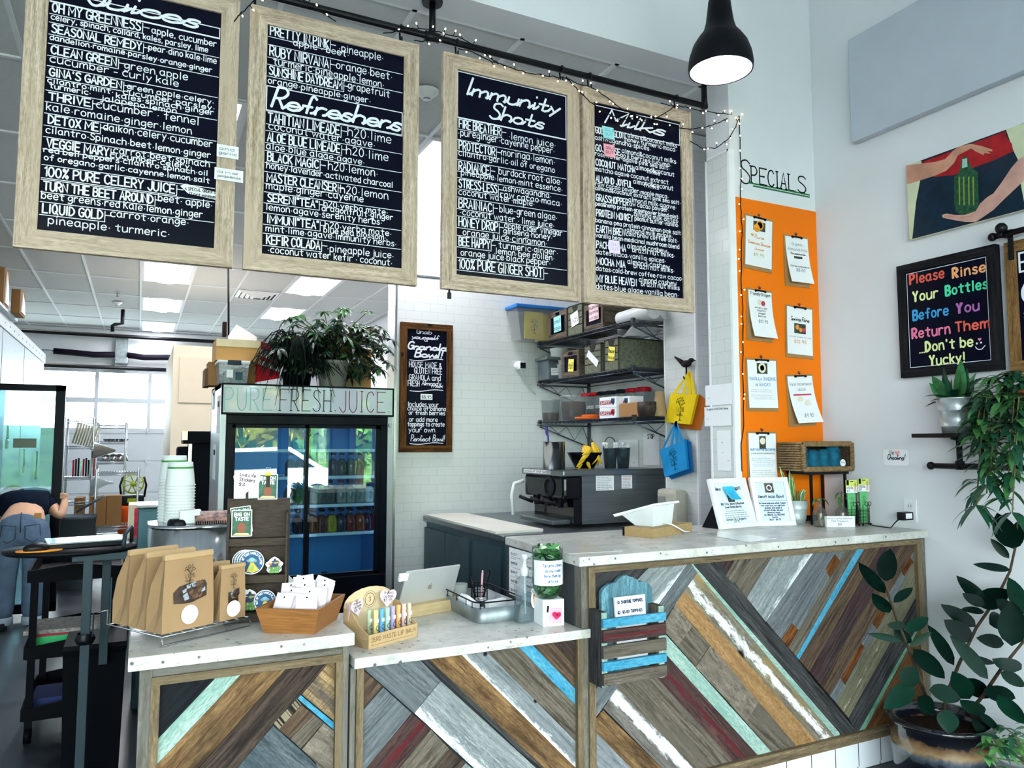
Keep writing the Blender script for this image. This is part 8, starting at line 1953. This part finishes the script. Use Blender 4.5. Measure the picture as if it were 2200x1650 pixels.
# bags hung from the bird hook
XP=3.26
p=at(1482,782,x=XP);t=thing('bird_hook','cast iron bird wall hook above the yellow bags','hook',p+Vector((-.0,0,0)));b=MB();b.sphere((-.03,0,0),.03,0,12,sc=(.7,1.7,.8)).sphere((-.03,-.05,.018),.018,0,10,sc=(1,1.3,.9)).tube([(-.03,-.065,.018),(-.03,-.1,.012)],[.009,.001],6).tube([(-.03,.03,.005),(-.03,.07,.03),(-.03,.12,.06)],[.018,.013,.004],6).tube([(-.03,0,-.02),(-.03,0,-.1),(-.0,0,-.1)],.006,6).tube([(-.03,.0,-.09),(-.05,.0,-.1),(-.055,0,-.085)],.005,6);b.build('bird',M('cast_iron','#2a2526',rough=.6,var=.5,scale=30),t)
def tote(label,col,tl,tr,br,bl,hang,y_off,deep,colname,d2=None):
 x=XP-.04-y_off;P=[at(u,v,x=x) for u,v in (bl,br,tr,tl)];hp=at(*hang,x=XP-.05);c=sum(P,Vector())/4
 t=thing('tote_bag',label,'bag',c);b=MB(o=c);m_=M(colname,col,rough=.7,var=.1,bump=.1);b.prism(P,(1,0,0),.02);b.build('bag',m_,t)
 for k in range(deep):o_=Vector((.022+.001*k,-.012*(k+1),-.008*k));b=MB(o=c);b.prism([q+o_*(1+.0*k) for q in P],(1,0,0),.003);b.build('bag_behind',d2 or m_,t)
 b=MB(o=c)
 for f,g in ((.15,.5),(.72,.9)):
  A,B=P[3].lerp(P[2],f),P[3].lerp(P[2],g)
  for q in (A,B):w_=(P[2]-P[3]).normalized()*.018;b.add([q-w_,q+w_,hp+w_*.6,hp-w_*.6],[(0,1,2,3)])
 b.build('handles',m_,t);n_=(P[1]-P[0]).cross(P[3]-P[0]).normalized();n_=-n_ if n_.x>0 else n_
 ux=((P[2]-P[3])+(P[1]-P[0])).normalized();F=(Vector((0,0,0)),ux,n_.cross(ux),n_);b=MB();tree_mark(b,F,0,-.0,(P[3]-P[0]).length*.72,lift=.002);b.build('print',ink,t)
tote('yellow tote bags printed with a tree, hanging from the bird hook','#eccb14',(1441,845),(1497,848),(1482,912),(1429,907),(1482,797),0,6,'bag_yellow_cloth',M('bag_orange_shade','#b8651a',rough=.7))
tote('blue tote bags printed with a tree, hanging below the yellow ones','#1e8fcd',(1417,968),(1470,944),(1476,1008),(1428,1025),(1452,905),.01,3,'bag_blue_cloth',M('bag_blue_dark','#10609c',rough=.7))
t=thing('soap_dispenser','beige wall dispenser on the tiled pier below the blue bags','dispenser',at(1460,1092,x=XP));MB().box((-.1,-.09,-.14),(-.001,.12,.13),bev=.03).build('body',M('beige_plastic','#bdbbac',rough=.4),t);MB().box((-.104,.02,-.1),(-.09,.1,.08),bev=.01).build('window',M('gray_window','#8b8d84',rough=.3),t)
for nm,u0,v0,u1,v1,X,rows,lab in (('paper_sheet',1516,829,1574,868,2.887,6,'upper printed sheet taped to the white tiled pillar'),('paper_sheet',1514,875,1572,914,2.887,6,'second sheet on the tiled pillar, headed Organic Smoothie Base'),('paper_list',1541,925,1572,1012,2.887,18,'narrow ingredient list taped low on the tiled pillar'),('paper_sheet',1382,930,1418,1000,3.53,5,'notice reading STOP on the alcove wall beside the blue bags'),('paper_sheet',1330,945,1372,1003,3.53,12,'printed list on the alcove wall behind the buckets')):
 p,q=at(u0,v0,x=X),at(u1,v1,x=X);t=thing(nm,lab,'paper',(X,(p.y+q.y)/2,q.z));b=MB(o=t.location);F=frame2((X-.002,p.y,0),(0,-1,0),(-1,0,0));w=p.y-q.y;shape(b,F,rect(0,q.z,w,p.z),0,0,.0012)
 hh=(p.z-q.z)/(rows+2);para(b,F,w*.08,p.z-hh*2.2,w*.84,hh,rows,1,hh*.12,seed=rows)
 if 'Smoothie' in lab:write(b,F,'Organic SMOOTHIE Base',w*.1,p.z-hh*1.4,hh*.8,w*.8,pen=hh*.12,mat=1,lift=.002)
 if 'STOP' in lab:write(b,F,'STOP',w*.3,p.z-hh*1.3,hh,w*.4,pen=hh*.18,mat=1,lift=.002)
 b.build('sheet',[pap,ink],t)
# ================================================================ the kitchen on the left, and the person
def skin(name,V,E,mat,par,sub=2):
 """one continuous surface grown round a jointed skeleton: V = [(x, y, z, r)] with the pelvis first"""
 me=bpy.data.meshes.new(name);me.from_pydata([v[:3] for v in V],E,[]);me.materials.append(mat)
 o=bpy.data.objects.new(name,me);COL.objects.link(o);o.parent=par
 m_=o.modifiers.new('skin','SKIN');m_.use_smooth_shade=True;o.modifiers.new('sub','SUBSURF').levels=sub;o.modifiers['sub'].render_levels=sub
 for d,v in zip(me.skin_vertices[0].data,V):r=v[3] if isinstance(v[3],tuple) else (v[3],v[3]);d.radius=r;d.use_root=False
 me.skin_vertices[0].data[0].use_root=True
 return o
t=thing('person','person bent over, back turned, in navy T-shirt and rolled jeans, holding the glass door','person',(-.83,7.4,0))
sk=M('skin','#c49a80',rough=.55,var=.06);je=M('denim','#4d6076',rough=.85,var=.22,scale=9,bump=.3,bscale=90);sh=M('navy_shirt','#0f1828',rough=.85,var=.2);hr=M('dark_hair','#14100f',rough=.6,var=.4,scale=60)
HR=(-.558+.83,.33,1.0)
V=[(0,0,.9,.15),(0,.1,.94,.12),(0,.22,.97,.13),(-.03,.38,.97,.13),(-.09,.5,.99,.06),(-.14,.58,1.0,.085),(-.16,.66,.95,.06),(.14,.36,.98,.065),(.245,.24,.87,.05),(.262,.30,.97,.034),(.265,.33,1.0,.028),(-.21,.38,.97,.065),(-.27,.44,.8,.045),(-.24,.5,.58,.03),(-.24,.52,.5,.025),(.09,-.01,.82,.11),(.1,-.03,.47,.075),(.105,-.02,.1,.045),(-.1,-.01,.82,.11),(-.11,-.03,.47,.075),(-.12,.0,.1,.045)]
E=[(0,1),(1,2),(2,3),(3,4),(4,5),(5,6),(3,7),(7,8),(8,9),(9,10),(3,11),(11,12),(12,13),(13,14),(0,15),(15,16),(16,17),(0,18),(18,19),(19,20)]
for k,(dx,dz) in enumerate(((-.012,.055),(-.004,.06),(.004,.055),(.012,.045))):
 n=len(V);V+=[(HR[0]+dx,HR[1]-.02,HR[2]+.03+.008*k,.0095),(HR[0]-.02,HR[1]-.035,HR[2]+.03+.012*k,.009),(HR[0]-.045,HR[1]-.02,HR[2]+.028+.012*k,.008)];E+=[(10,n),(n,n+1),(n+1,n+2)]
n=len(V);V+=[(HR[0]-.005,HR[1]+.03,HR[2]+.01,.011),(HR[0]-.03,HR[1]+.045,HR[2]+.03,.009)];E+=[(10,n),(n,n+1)]
skin('body',V,E,sk,t)
skin('jeans',[(0,-.01,.86,(.185,.15)),(0,.02,.935,(.172,.135)),(.1,-.03,.72,.12),(.105,-.03,.45,.1),(.11,-.02,.2,.1),(.112,-.02,.07,.105),(-.1,-.03,.72,.12),(-.11,-.03,.45,.1),(-.125,.0,.2,.1),(-.128,.0,.07,.105)],[(0,1),(0,2),(2,3),(3,4),(4,5),(0,6),(6,7),(7,8),(8,9)],je,t)
skin('shirt',[(-.02,.33,.98,(.18,.155)),(0,.17,.975,(.18,.155)),(0,.03,.955,(.18,.145)),(-.05,.45,.98,.1),(.12,.35,.98,.085),(.2,.3,.93,.075),(-.19,.38,.98,.085),(-.24,.41,.9,.075)],[(0,1),(1,2),(0,3),(0,4),(4,5),(0,6),(6,7)],sh,t)
b=MB();b.sphere((-.15,.56,1.03),.11,0,14,sc=(.95,1.05,1)).sphere((-.12,.47,1.05),.06,0,10);b.build('hair',hr,t)
for x in (.112,-.128):b=MB();b.lathe([(.085,.04),(.092,.045),(.092,.1),(.086,.105)],(x,-.015 if x>0 else.005,0),18,capb=False);b.build('jeans_cuff',M('denim_pale','#8796a3',rough=.9),t)
for x in (.11,-.125):MB().box((x-.045,-.09,0),(x+.045,.16,.075),bev=.03,seg=3).build('shoe',M('dark_shoe','#1c1d22',rough=.6),t)
MB().box((.09,-.158,.9),(.14,-.15,.94),bev=.002).build('leather_patch',M('patch','#a8763f',rough=.7),t)
b=MB()
for s_ in (-1,1):b.tube([(.03*s_,-.165,.84),(.13*s_,-.135,.85),(.14*s_,-.12,.74),(.085*s_,-.155,.71),(.035*s_,-.16,.74),(.03*s_,-.165,.84)],.004,5)
b.tube([(0,-.145,.95),(0,-.163,.86),(0,-.14,.76)],.004,5);b.build('pocket_seams',M('denim_dark','#2c3a4b'),t)
yd,xd0,xd1,zd=7.78,-1.34,-.6,2.02
t=thing('cooler_door','open glass cooler door in a black frame, held by the bent-over person','door',(xd0,yd,0))
b=MB(o=t.location);b.box((xd0,yd-.025,zd-.055),(xd1,yd+.025,zd)).box((xd0,yd-.025,.05),(xd1,yd+.025,.13)).box((xd1-.075,yd-.025,.05),(xd1,yd+.025,zd)).box((xd0,yd-.025,.05),(xd0+.07,yd+.025,zd));b.build('door_frame',M('door_black','#070a14',rough=.35),t)
MB(o=t.location).box((xd0+.06,yd-.006,.12),(xd1-.07,yd+.006,zd-.05)).build('glass_pane',glass('teal_glass','#c4e3ea',ior=1.6,dens=.05),t)
p,q=at(29,942,y=yd),at(78,962,y=yd);MB(o=t.location).box((p.x,yd-.012,q.z),(q.x,yd-.006,p.z)).build('label_plate',M('green_label','#5d6a5c',rough=.6),t)
# things on top of the cooler wall
t=thing('metal_shelf','grimy folded steel tray on top of the cooler wall','tray',(-1.4,9.6,2.876));MB().box((-.5,-.9,0),(.12,.45,.03)).box((-.5,-.9,.03),(.12,-.88,.06)).build('tray',grey_m,t)
def box_at(lab,u0,v0,u1,z0,y,d,m_,extra=None):
 a,c=at(u0,v0,y=y),at(u1,v0,y=y);t=thing('cardboard_box',lab,'box',((a.x+c.x)/2,y+d/2,z0));w=(c.x-a.x)/2;h=a.z-z0
 MB().box((-w,-d/2,0),(w,d/2,h),bev=.004).build('carton',m_,t)
 if extra:extra(t,w,d,h)
 return t
def torn(t,w,d,h):b=MB();b.prism([(w+.002,-d*.38,.02),(w+.002,d*.3,.02),(w+.002,d*.1,h*.6),(w+.002,-d*.25,h*.92)],(1,0,0),.012);b.build('white_liner',pap,t)
box_at('tall brown carton at the left picture edge on top of the cooler wall',-20,571,11,2.907,9.0,.35,card_d,torn);box_at('opened brown carton with white liner on the cooler wall tray',25,620,45,2.907,9.55,.4,card_d,torn)
# racks, boxes and gear far back
zinc=M('chrome_wire','#a9b4ba',rough=.3,metal=.8,var=.1)
def rack(lab,u0,u1,y,d,zs,u_off=0):
 x0,x1=at(u0,950,y=y).x,at(u1,950,y=y).x;t=thing('wire_rack',lab,'rack',((x0+x1)/2,y+d/2,0),0,'chrome wire racks');o=t.location
 for x in (x0,x1):
  for yy in (y,y+d):MB(o=o).tube([(x,yy,0),(x,yy,max(zs)+.04)],.013,8).build('post',zinc,t)
 for z in zs:
  b=MB(o=o)
  for yy in (y,y+d):b.tube([(x0,yy,z),(x1,yy,z)],.005,5).tube([(x0,yy,z-.03),(x1,yy,z-.03)],.005,5).tube([(x0+(x1-x0)*i/22,yy,z-.03+.03*(i%2)) for i in range(23)],.003,4)
  for i in range(16):b.tube([(x0+(x1-x0)*i/15,y,z),(x0+(x1-x0)*i/15,y+d,z)],.003,4)
  b.build('shelf',zinc,t)
 return o
ya=10.5
rack('chrome rack with cutting boards and knives, nearest the open glass door',138,200,ya,.45,(1.78,1.47,1.10,.8,.52,.2));rack('chrome rack in front of the garage door holding steel bowls',208,270,ya+.6,.45,(1.74,1.53,1.27,.3));rack('low chrome rack beside the lime green fan',210,300,ya-.3,.4,(1.16,.52,.2))
t=thing('cutting_boards','row of white cutting boards leaning on the upper chrome rack shelf','cutting boards',(at(178,950,y=ya+.1).x,ya+.2,1.476));b=MB()
for i in range(9):b.box((-.13+.03*i,-.15,0),(-.12+.03*i,.15,.26),0,.002,Matrix.Rotation(.25,4,'Y'))
b.build('boards',M('board_cream','#dcdccb',rough=.6),t)
def put(name,lab,cat,u,v,y,z,fn,mats,part):
 p=at(u,v,y=y);t=thing(name,lab,cat,(p.x,y,z));b=MB();fn(b);b.build(part,mats,t);return t
def knives(b):
 for i in range(9):b.box((-.12+.027*i,-.01,0),(-.1+.027*i,.01,.2+.012*(i%3)),(0,1,1,2)[i%4],.003)
put('knife_block','bundle of red and black handled knives on the chrome rack','knives',180,1000,ya+.1,1.106,knives,[M('knife_red','#a3172b'),black_m,steel],'knives')
put('steel_cone','conical steel strainer hanging from the chrome rack post','strainer',222,965,ya-.12,1.42,lambda b:b.lathe([(.11,-.12),(.1,-.1),(.012,.13),(0,.135)],(0,0,0),20,T=Matrix.Rotation(PI/2,4,'Y')).tube([(-.1,0,0),(-.14,.1,.02)],.006,6),steel,'cone')
put('glass_funnel','clear plastic funnel hanging below the steel bowls','funnel',216,1036,ya-.1,1.03,lambda b:b.lathe([(.09,-.1),(.08,-.05),(.02,.08),(.015,.14)],(0,0,0),18,T=Matrix.Rotation(PI/2,4,'Y'),capb=False).tube([(-.1,0,0),(-.14,.1,.1)],.006,6),clr,'funnel')
for i,u in enumerate((225,244,258)):put('steel_bowl','upturned steel bowl, %s from the left on the garage-side chrome rack'%ordn[i],'bowl',u,985,ya+.75,1.276,lambda b:b.lathe([(.1,0),(.09,.05),(.05,.09),(0,.1)],n=18),steel,'bowl')
put('steel_pan','flat steel pan on the upper shelf of the garage-side chrome rack','pan',248,950,ya+.7,1.536,lambda b:b.lathe([(.14,0),(.16,.03),(.165,.03)],n=20),steel,'pan')
for i,(u0,u1,v0,nm) in enumerate(((160,180,1070,'left'),(193,229,1067,'middle'),(230,262,1065,'right'))):box_at('%s carton of the three on the lower chrome rack shelf'%nm,u0,v0,u1,.527,ya-.24 if i else ya+.04,.2 if i else.36,card_d)
put('orange_cooler','orange drinks cooler tub under the lime green fan','cooler',285,1100,ya+.33,.0,lambda b:b.lathe([(.15,0),(.17,.62),(.17,.68),(.15,.72)],n=24,capt=True),M('cooler_orange','#d9551a',rough=.5),'tub')
t=thing('fan','lime green and black portable fan on the orange cooler','fan',(at(286,1050,y=ya+.33).x,ya+.33,.721));q_=Matrix.Rotation(PI/2,4,'X')
b=MB();b.box((-.13,-.06,0),(.13,.06,.13),bev=.02).tube([(-.13,0,.1),(-.15,0,.25),(-.12,0,.36)],.015,6).tube([(.13,0,.1),(.15,0,.25),(.12,0,.36)],.015,6);b.build('base',black_m,t)
lm_=M('fan_lime','#a3b822',rough=.4);b=MB();b.lathe([(.11,-.04),(.125,-.03),(.125,.05),(.11,.05)],(0,0,.27),24,T=Matrix.Translation((0,0,.27))@q_@Matrix.Translation((0,0,-.27)),capb=False)
for i in range(8):a=PI*i/4;b.tube([(.03*math.cos(a),-.05,.27+.03*math.sin(a)),(.12*math.cos(a+.3),-.05,.27+.12*math.sin(a+.3))],.008,5)
b.sphere((0,-.05,.27),.035,0,10);b.build('grille',lm_,t);MB().box((-.06,-.066,.04),(.06,-.06,.09)).build('switch_panel',lm_,t)
def rl(t,w,d,h):MB().box((-.06,-d/2-.003,h*.02),(.09,-d/2-.001,h*.9)).build('red_label',M('label_red','#b02338',var=.5,scale=20),t)
put('storage_table','low dark steel table carrying the red-labelled white box','table',300,1115,7.3,0,lambda b:b.box((-.2,-.3,0),(.22,.3,.70)),teal_s,'cabinet')
box_at('white-topped carton with a red label in front of the orange cooler',276,1085,336,.702,7.2,.35,M('box_white_brown','#cdbfa6',rough=.7),rl)
put('trash_bin','gray rolling trash bin behind the person at the glass door','bin',163,1110,9.2,0,lambda b:b.lathe([(.15,0),(.19,.72),(.2,.72),(.2,.75)],n=20).tube([(.0,.1,.78),(.25,-.1,.95)],.014,6),M('bin_gray','#59636b',rough=.6),'bin')
# hanging tools seen through the cooler door
b=None
for i,(u,v,h,nm) in enumerate(((12,930,.35,'steel ladle'),(48,990,.3,'wire whisk'),(75,1000,.4,'black spatula'))):
 p=at(u,v,x=-1.33);t=thing('hanging_tool','%s hanging on the cooler wall, seen through the glass door'%nm,'utensil',p);MB().tube([(.02,0,h/2),(.02,0,-h/4)],.012,6).box((.005,-.05,-h/2),(.03,.05,-h/5),bev=.01).build('tool',(steel,grey_m,black_m,steel)[i],t);MB().tube([(0,0,h/2),(.03,0,h/2)],.006,5).build('hook',grey_m,t)
# standing laptop desk
yk,zk=3.85,1.05
t=thing('laptop_desk','black oval standing desk on two gray poles left of the counter','desk',(-.22,yk,0));o=t.location
MB(o=o).lathe([(.26,zk-.018),(.27,zk-.01),(.27,zk),(.0,zk)],(-.25,yk,0),36,sx=.95,sy=.75).build('tabletop',M('desk_black','#0a0c12',rough=.5,spec=.15),t);gp=M('gray_pole','#2f3d45',rough=.5,metal=.2)
for u,y in ((186,3.72),(226,3.98)):x=at(u,1300,y=y).x;MB(o=o).box((x-.018,y-.012,.03 if u<200 else.5),(x+.018,y+.012,zk-.02),bev=.003).build('pole',gp,t)
x=at(186,1300,y=3.72).x;MB(o=o).box((x-.06,3.7,zk-.045),(.0,4.0,zk-.018)).build('support_beam',gp,t);MB(o=o).lathe([(.03,0),(.04,.02),(.03,.045)],(x,3.71,.66),12).build('clamp_knob',black_m,t);MB(o=o).box((x-.26,3.5,0),(x+.13,3.54,.035)).box((x-.02,3.5,0),(x+.02,3.95,.035)).build('foot',gp,t)
MB(o=o).tube([(-.045,3.74,zk),(-.04,3.76,zk+.055),(-.02,3.86,zk+.075),(-.015,3.94,zk+.06),(-.015,3.96,zk)],.009,8).build('grab_handle',gp,t)
t=thing('laptop','closed silver laptop lying on the black standing desk','laptop',(-.2,3.9,zk+.001),.15);MB().box((-.15,-.1,0),(.15,.12,.018),bev=.003).build('base',black_m,t);MB().box((-.15,-.1,.019),(.15,.12,.026),bev=.003).build('lid',M('silver_lid','#bfd0d6',rough=.2,metal=.7,var=.03),t)
t=thing('mouse_pad','orange mouse pad on the left of the standing desk','mouse pad',(-.36,3.76,zk+.0005));MB().lathe([(.085,0),(.085,.004),(0,.004)],n=24,sx=1.0,sy=.6).build('pad',M('pad_orange','#d98a2c',rough=.8),t)
t=thing('computer_mouse','black computer mouse on the orange pad','mouse',(-.37,3.755,zk+.005),.3);MB().sphere((0,0,.008),.05,0,14,sc=(1,.6,.5)).build('shell',black_m,t)
# black utility cart and what it carries
bk=M('black_plastic','#04060c',rough=.55,var=.2,spec=.05);x0,x1,y0,y1=-.47,-.065,4.55,5.2
t=thing('utility_cart','black three-tray utility cart behind the standing desk','cart',((x0+x1)/2,4.9,0));o=t.location
for z in (.12,.42,.80):
 b=MB(o=o);b.box((x0,y0,z),(x1,y1,z+.012))
 P=[(x0,y0),(x1,y0),(x1,y1),(x0,y1)]
 for i in range(4):a,c=P[i],P[(i+1)%4];b.prism([(a[0],a[1],z),(c[0],c[1],z),(c[0],c[1],z+.06),((a[0]+c[0])/2,(a[1]+c[1])/2,z+.085),(a[0],a[1],z+.06)],(0,0,1) if False else Vector((c[1]-a[1],a[0]-c[0],0)),.012)
 b.build('tray',bk,t)
for x in (x0+.02,x1-.02):
 for y in (y0+.03,y1-.03):MB(o=o).box((x-.016,y-.016,.06),(x+.016,y+.016,.84)).build('post',bk,t);MB(o=o).lathe([(.04,-.015),(.04,.015)],(0,0,0),14,T=Matrix.Translation((x,y,.041))@Matrix.Rotation(PI/2,4,'Y'),capt=True).build('caster',bk,t)
def cart_item(name,lab,cat,z,h,mt,w=.36,d=.3,dx=0,rz=0.0,dy=0):
 q=thing(name,lab,cat,(-.25+dx,4.78+dy,z),rz);MB().box((-w/2,-d/2,0),(w/2,d/2,h),bev=.002).build('sheet' if h<.02 else 'body',mt,q);return q
q=cart_item('green_binder','bright green binder with a white label on the middle tray of the black cart','binder',.433,.075,M('binder_green','#2fa866',rough=.5,var=.04),.38,.28);b=MB();F=frame2((0,-.141,0),(1,0,0),(0,-1,0));shape(b,F,rect(.05,.02,.15,.055));para(b,F,.06,.03,.08,.01,1,1,.002);b.build('label',[pap,ink],q)
cart_item('red_folder','red folder lying on the green binder','folder',.5085,.012,M('folder_red','#a3263a',rough=.6),.4,.28,0,.03);cart_item('newspapers','gray pile of newspapers on top of the red folder','papers',.521,.02,M('newsprint','#8b8783',rough=.9,var=.5,scale=70),.44,.3,-.02,-.05);cart_item('blue_cloth','blue folded cloth on the lowest tray of the black cart','cloth',.1335,.06,M('cloth_blue','#2a3560',rough=.9),.2,.25,-.1)
t=thing('trash_can','tall black bin beneath the standing desk beside the left counter','bin',(-.15,4.2,0));b=MB();b.grid([[Vector((x*k_,y*k_,z)) for x,y in ((-.125,-.16),(.13,-.16),(.13,.16),(-.125,.16))] for z,k_ in ((0,.9),(.53,1),(.56,1.03),(.58,1.0))],0,False,True);b.face((12,13,14,15));b.build('bin',bk,t)
t=thing('ribbed_can','dark ribbed steel container with a power cord behind the left counter','container',(.05,5.0,0));b=MB();b.box((-.04,-.15,.0),(.2,.15,1.13),bev=.02);
for z in (.87,.93,1.0):b.box((.0,-.154,z),(.16,-.15,z+.012))
b.build('can',teal_s,t);MB().box((-.05,-.16,1.13),(.21,.16,1.15),bev=.005).build('lid',steel,t);MB().tube([(-.04,-.1,.92),(-.09,-.12,.86),(-.05,-.14,.78),(.0,-.155,.76)],.008,6).build('cord',bk,t)
# coffee gear and papers left of the fridge
t=thing('coffee_brewer','tall black coffee brewer left of the drinks fridge','coffee machine',(.46,6.55,0));b=MB();b.box((-.1,-.1,.95),(.1,.2,1.58)).box((-.15,-.12,1.5),(.12,.2,1.6),bev=.01).box((-.19,-.1,1.36),(-.09,.1,1.48),bev=.02);b.build('brewer',bk,t);MB().box((-.16,-.14,1.53),(-.12,-.11,1.6)).box((-.11,-.115,1.2),(-.085,-.1,1.5)).build('chrome_trim',chrome,t);MB().box((-.2,-.2,0),(.2,.3,.95)).build('cabinet',teal_s,t)
xs=xa-.0008
for i,(u0,v0,u1,v1) in enumerate(((456,850,468,930),(453,955,466,1030),(460,838,470,880))):
 yy=YF+.12+.2*i;p,q=at((u0+u1)/2,v0,y=yy),at((u0+u1)/2,v1,y=yy);t=thing('paper_sheet','sheet of paper taped to the left side of the drinks fridge, %s'%('upper','lower','topmost')[i],'paper',(xs,yy,q.z));MB().box((-.002,-.09,0),(0,.09,p.z-q.z)).build('sheet',pap,t);MB().box((-.003,-.06,(p.z-q.z)*.7),(-.002,.05,(p.z-q.z)*.85)).build('print',ink,t)
# ================================================================ plants on the fridge
t=thing('schefflera_plant','bushy umbrella plant in a gray pot on top of the drinks fridge','plant',(at(712,828,y=YF+.15).x,YF+.13,zt));o=t.location
MB().lathe([(.085,0),(.115,.17),(.125,.17),(.125,.19),(.11,.19)],n=24).build('pot',M('gray_plant_pot','#8b8d85',rough=.6),t)
b=MB();st=MB();r=random.Random(21)
def umb(p,d,s_):
 d=d.normalized();q=d.orthogonal().normalized();w_=d.cross(q)
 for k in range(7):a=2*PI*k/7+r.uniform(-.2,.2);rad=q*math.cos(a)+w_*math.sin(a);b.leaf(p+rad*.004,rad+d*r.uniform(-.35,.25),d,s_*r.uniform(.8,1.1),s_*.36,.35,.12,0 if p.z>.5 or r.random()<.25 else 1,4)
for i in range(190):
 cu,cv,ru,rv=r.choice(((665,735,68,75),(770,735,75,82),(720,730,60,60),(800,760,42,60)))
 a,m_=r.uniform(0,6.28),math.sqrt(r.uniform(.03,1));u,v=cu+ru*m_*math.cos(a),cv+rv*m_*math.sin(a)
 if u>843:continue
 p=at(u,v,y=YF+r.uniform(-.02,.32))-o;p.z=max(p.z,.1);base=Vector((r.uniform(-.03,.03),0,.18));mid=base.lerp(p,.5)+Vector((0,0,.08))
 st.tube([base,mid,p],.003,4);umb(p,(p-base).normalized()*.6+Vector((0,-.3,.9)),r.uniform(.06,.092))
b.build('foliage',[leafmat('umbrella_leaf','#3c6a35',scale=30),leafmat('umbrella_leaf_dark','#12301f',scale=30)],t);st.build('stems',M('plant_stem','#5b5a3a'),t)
t=thing('grass_plant','dark grassy plant with thin strands trailing over the fridge sign','plant',(at(640,828,y=YF+.05).x,YF+.1,zt));o=t.location
MB().lathe([(.09,0),(.1,.09),(.09,.1)],n=20,capt=True).build('pot',bk,t);b=MB()
for i in range(250):
 a=r.uniform(0,6.28);L=r.uniform(.12,.34);h=r.uniform(.08,.3);dx,dy=math.cos(a)*L,math.sin(a)*L*.5-.06;dz=r.uniform(.02,.12) if dy>-.13 or i%3 else -r.uniform(.02,.17);dy=min(dy,-.16) if dz<0 else max(dy,-.2)
 P=smooth_pts([(0,0),(.45,1),(1,0)],5);b.tube([(dx*s_,dy*s_,.1+h*math.sin(PI*min(1,s_*.95))+(dz-.1)*s_*s_) for s_ in [k/8 for k in range(9)]],[.0034]*7+[.0026,.0014],4,cap=False)
b.build('foliage',M('grass_dark','#0c1a14',rough=.5,var=.4),t)
MB().lathe([(.06,.1),(.11,.16),(.13,.24),(.1,.33),(.0,.36)],n=14).build('grass_heart',M('grass_dark','#0c1a14'),t)
# ================================================================ the street outside (seen mirrored in the fridge doors)
cw=M('car_white','#e4e8ec',rough=.2,coat=.8,var=.01)
t=thing('car','white car parked outside, seen only as a reflection in the fridge glass','car',(2.6,-9.2,-.125))
side=[(-2.2,.35),(-2.25,.75),(-1.5,.95),(-.75,1.5),(.7,1.55),(1.5,1.05),(2.1,.9),(2.2,.4)]
b=MB();b.prism([(x,-.85,z) for x,z in side],(0,1,0),1.7);b.build('body',cw,t);b=MB()
for y in (-.86,.85):b.prism([(x,y,z) for x,z in ((-1.3,1.0),(-.7,1.43),(.65,1.47),(1.3,1.06))],(0,1,0),.012)
b.build('windows',M('car_glass','#1b2830',rough=.08),t)
for x in (-1.4,1.35):
 for y in (-.8,.8):MB().lathe([(.33,-.1),(.33,.1)],(0,0,0),20,T=Matrix.Translation((x,y,.33))@Matrix.Rotation(PI/2,4,'X'),capt=True).build('wheel',bk,t)
for i,(x,y,c) in enumerate(((.5,-15,0),(3.5,-16,0),(6.6,-14.5,1),(9.5,-15.5,1),(13,-16,1))):
 t=thing('street_tree','leafy tree outside the shop, %s along the street, mirrored in the fridge glass'%ordn[i],'tree',(x,y,-.125),0,'trees across the street');MB().tube([(0,0,0),(.1,0,1.4),(0,.1,3)],[.16,.12,.08],8).build('trunk',bark,t);b=MB();r=random.Random(i)
 for k in range(900):d=Vector((r.gauss(0,1),r.gauss(0,1),r.gauss(0,1))).normalized()*r.uniform(.6,1);b.leaf((d.x*1.9,d.y*1.6,3.2+d.z*2.3),(r.uniform(-1,1),r.uniform(-1,1),r.uniform(-1,.3)),d,.5,.3,.2,.1,r.choice((0,0,1)),3)
 b.build('foliage',[M('tree_leaf_%d'%c,('#a9a83a','#5f8f3f')[c],rough=.7,var=.4,scale=3),M('tree_leaf_mid','#3f7038',rough=.7,var=.4,scale=3)],t)
tag(MB().box((-14,-19.3,-.125),(20,-18.6,2.2)).build('hedge',M('hedge_green','#4a6f3c',rough=.9,var=.5,scale=3,bump=.8,bscale=8)),'long green hedge behind the street trees','hedge')
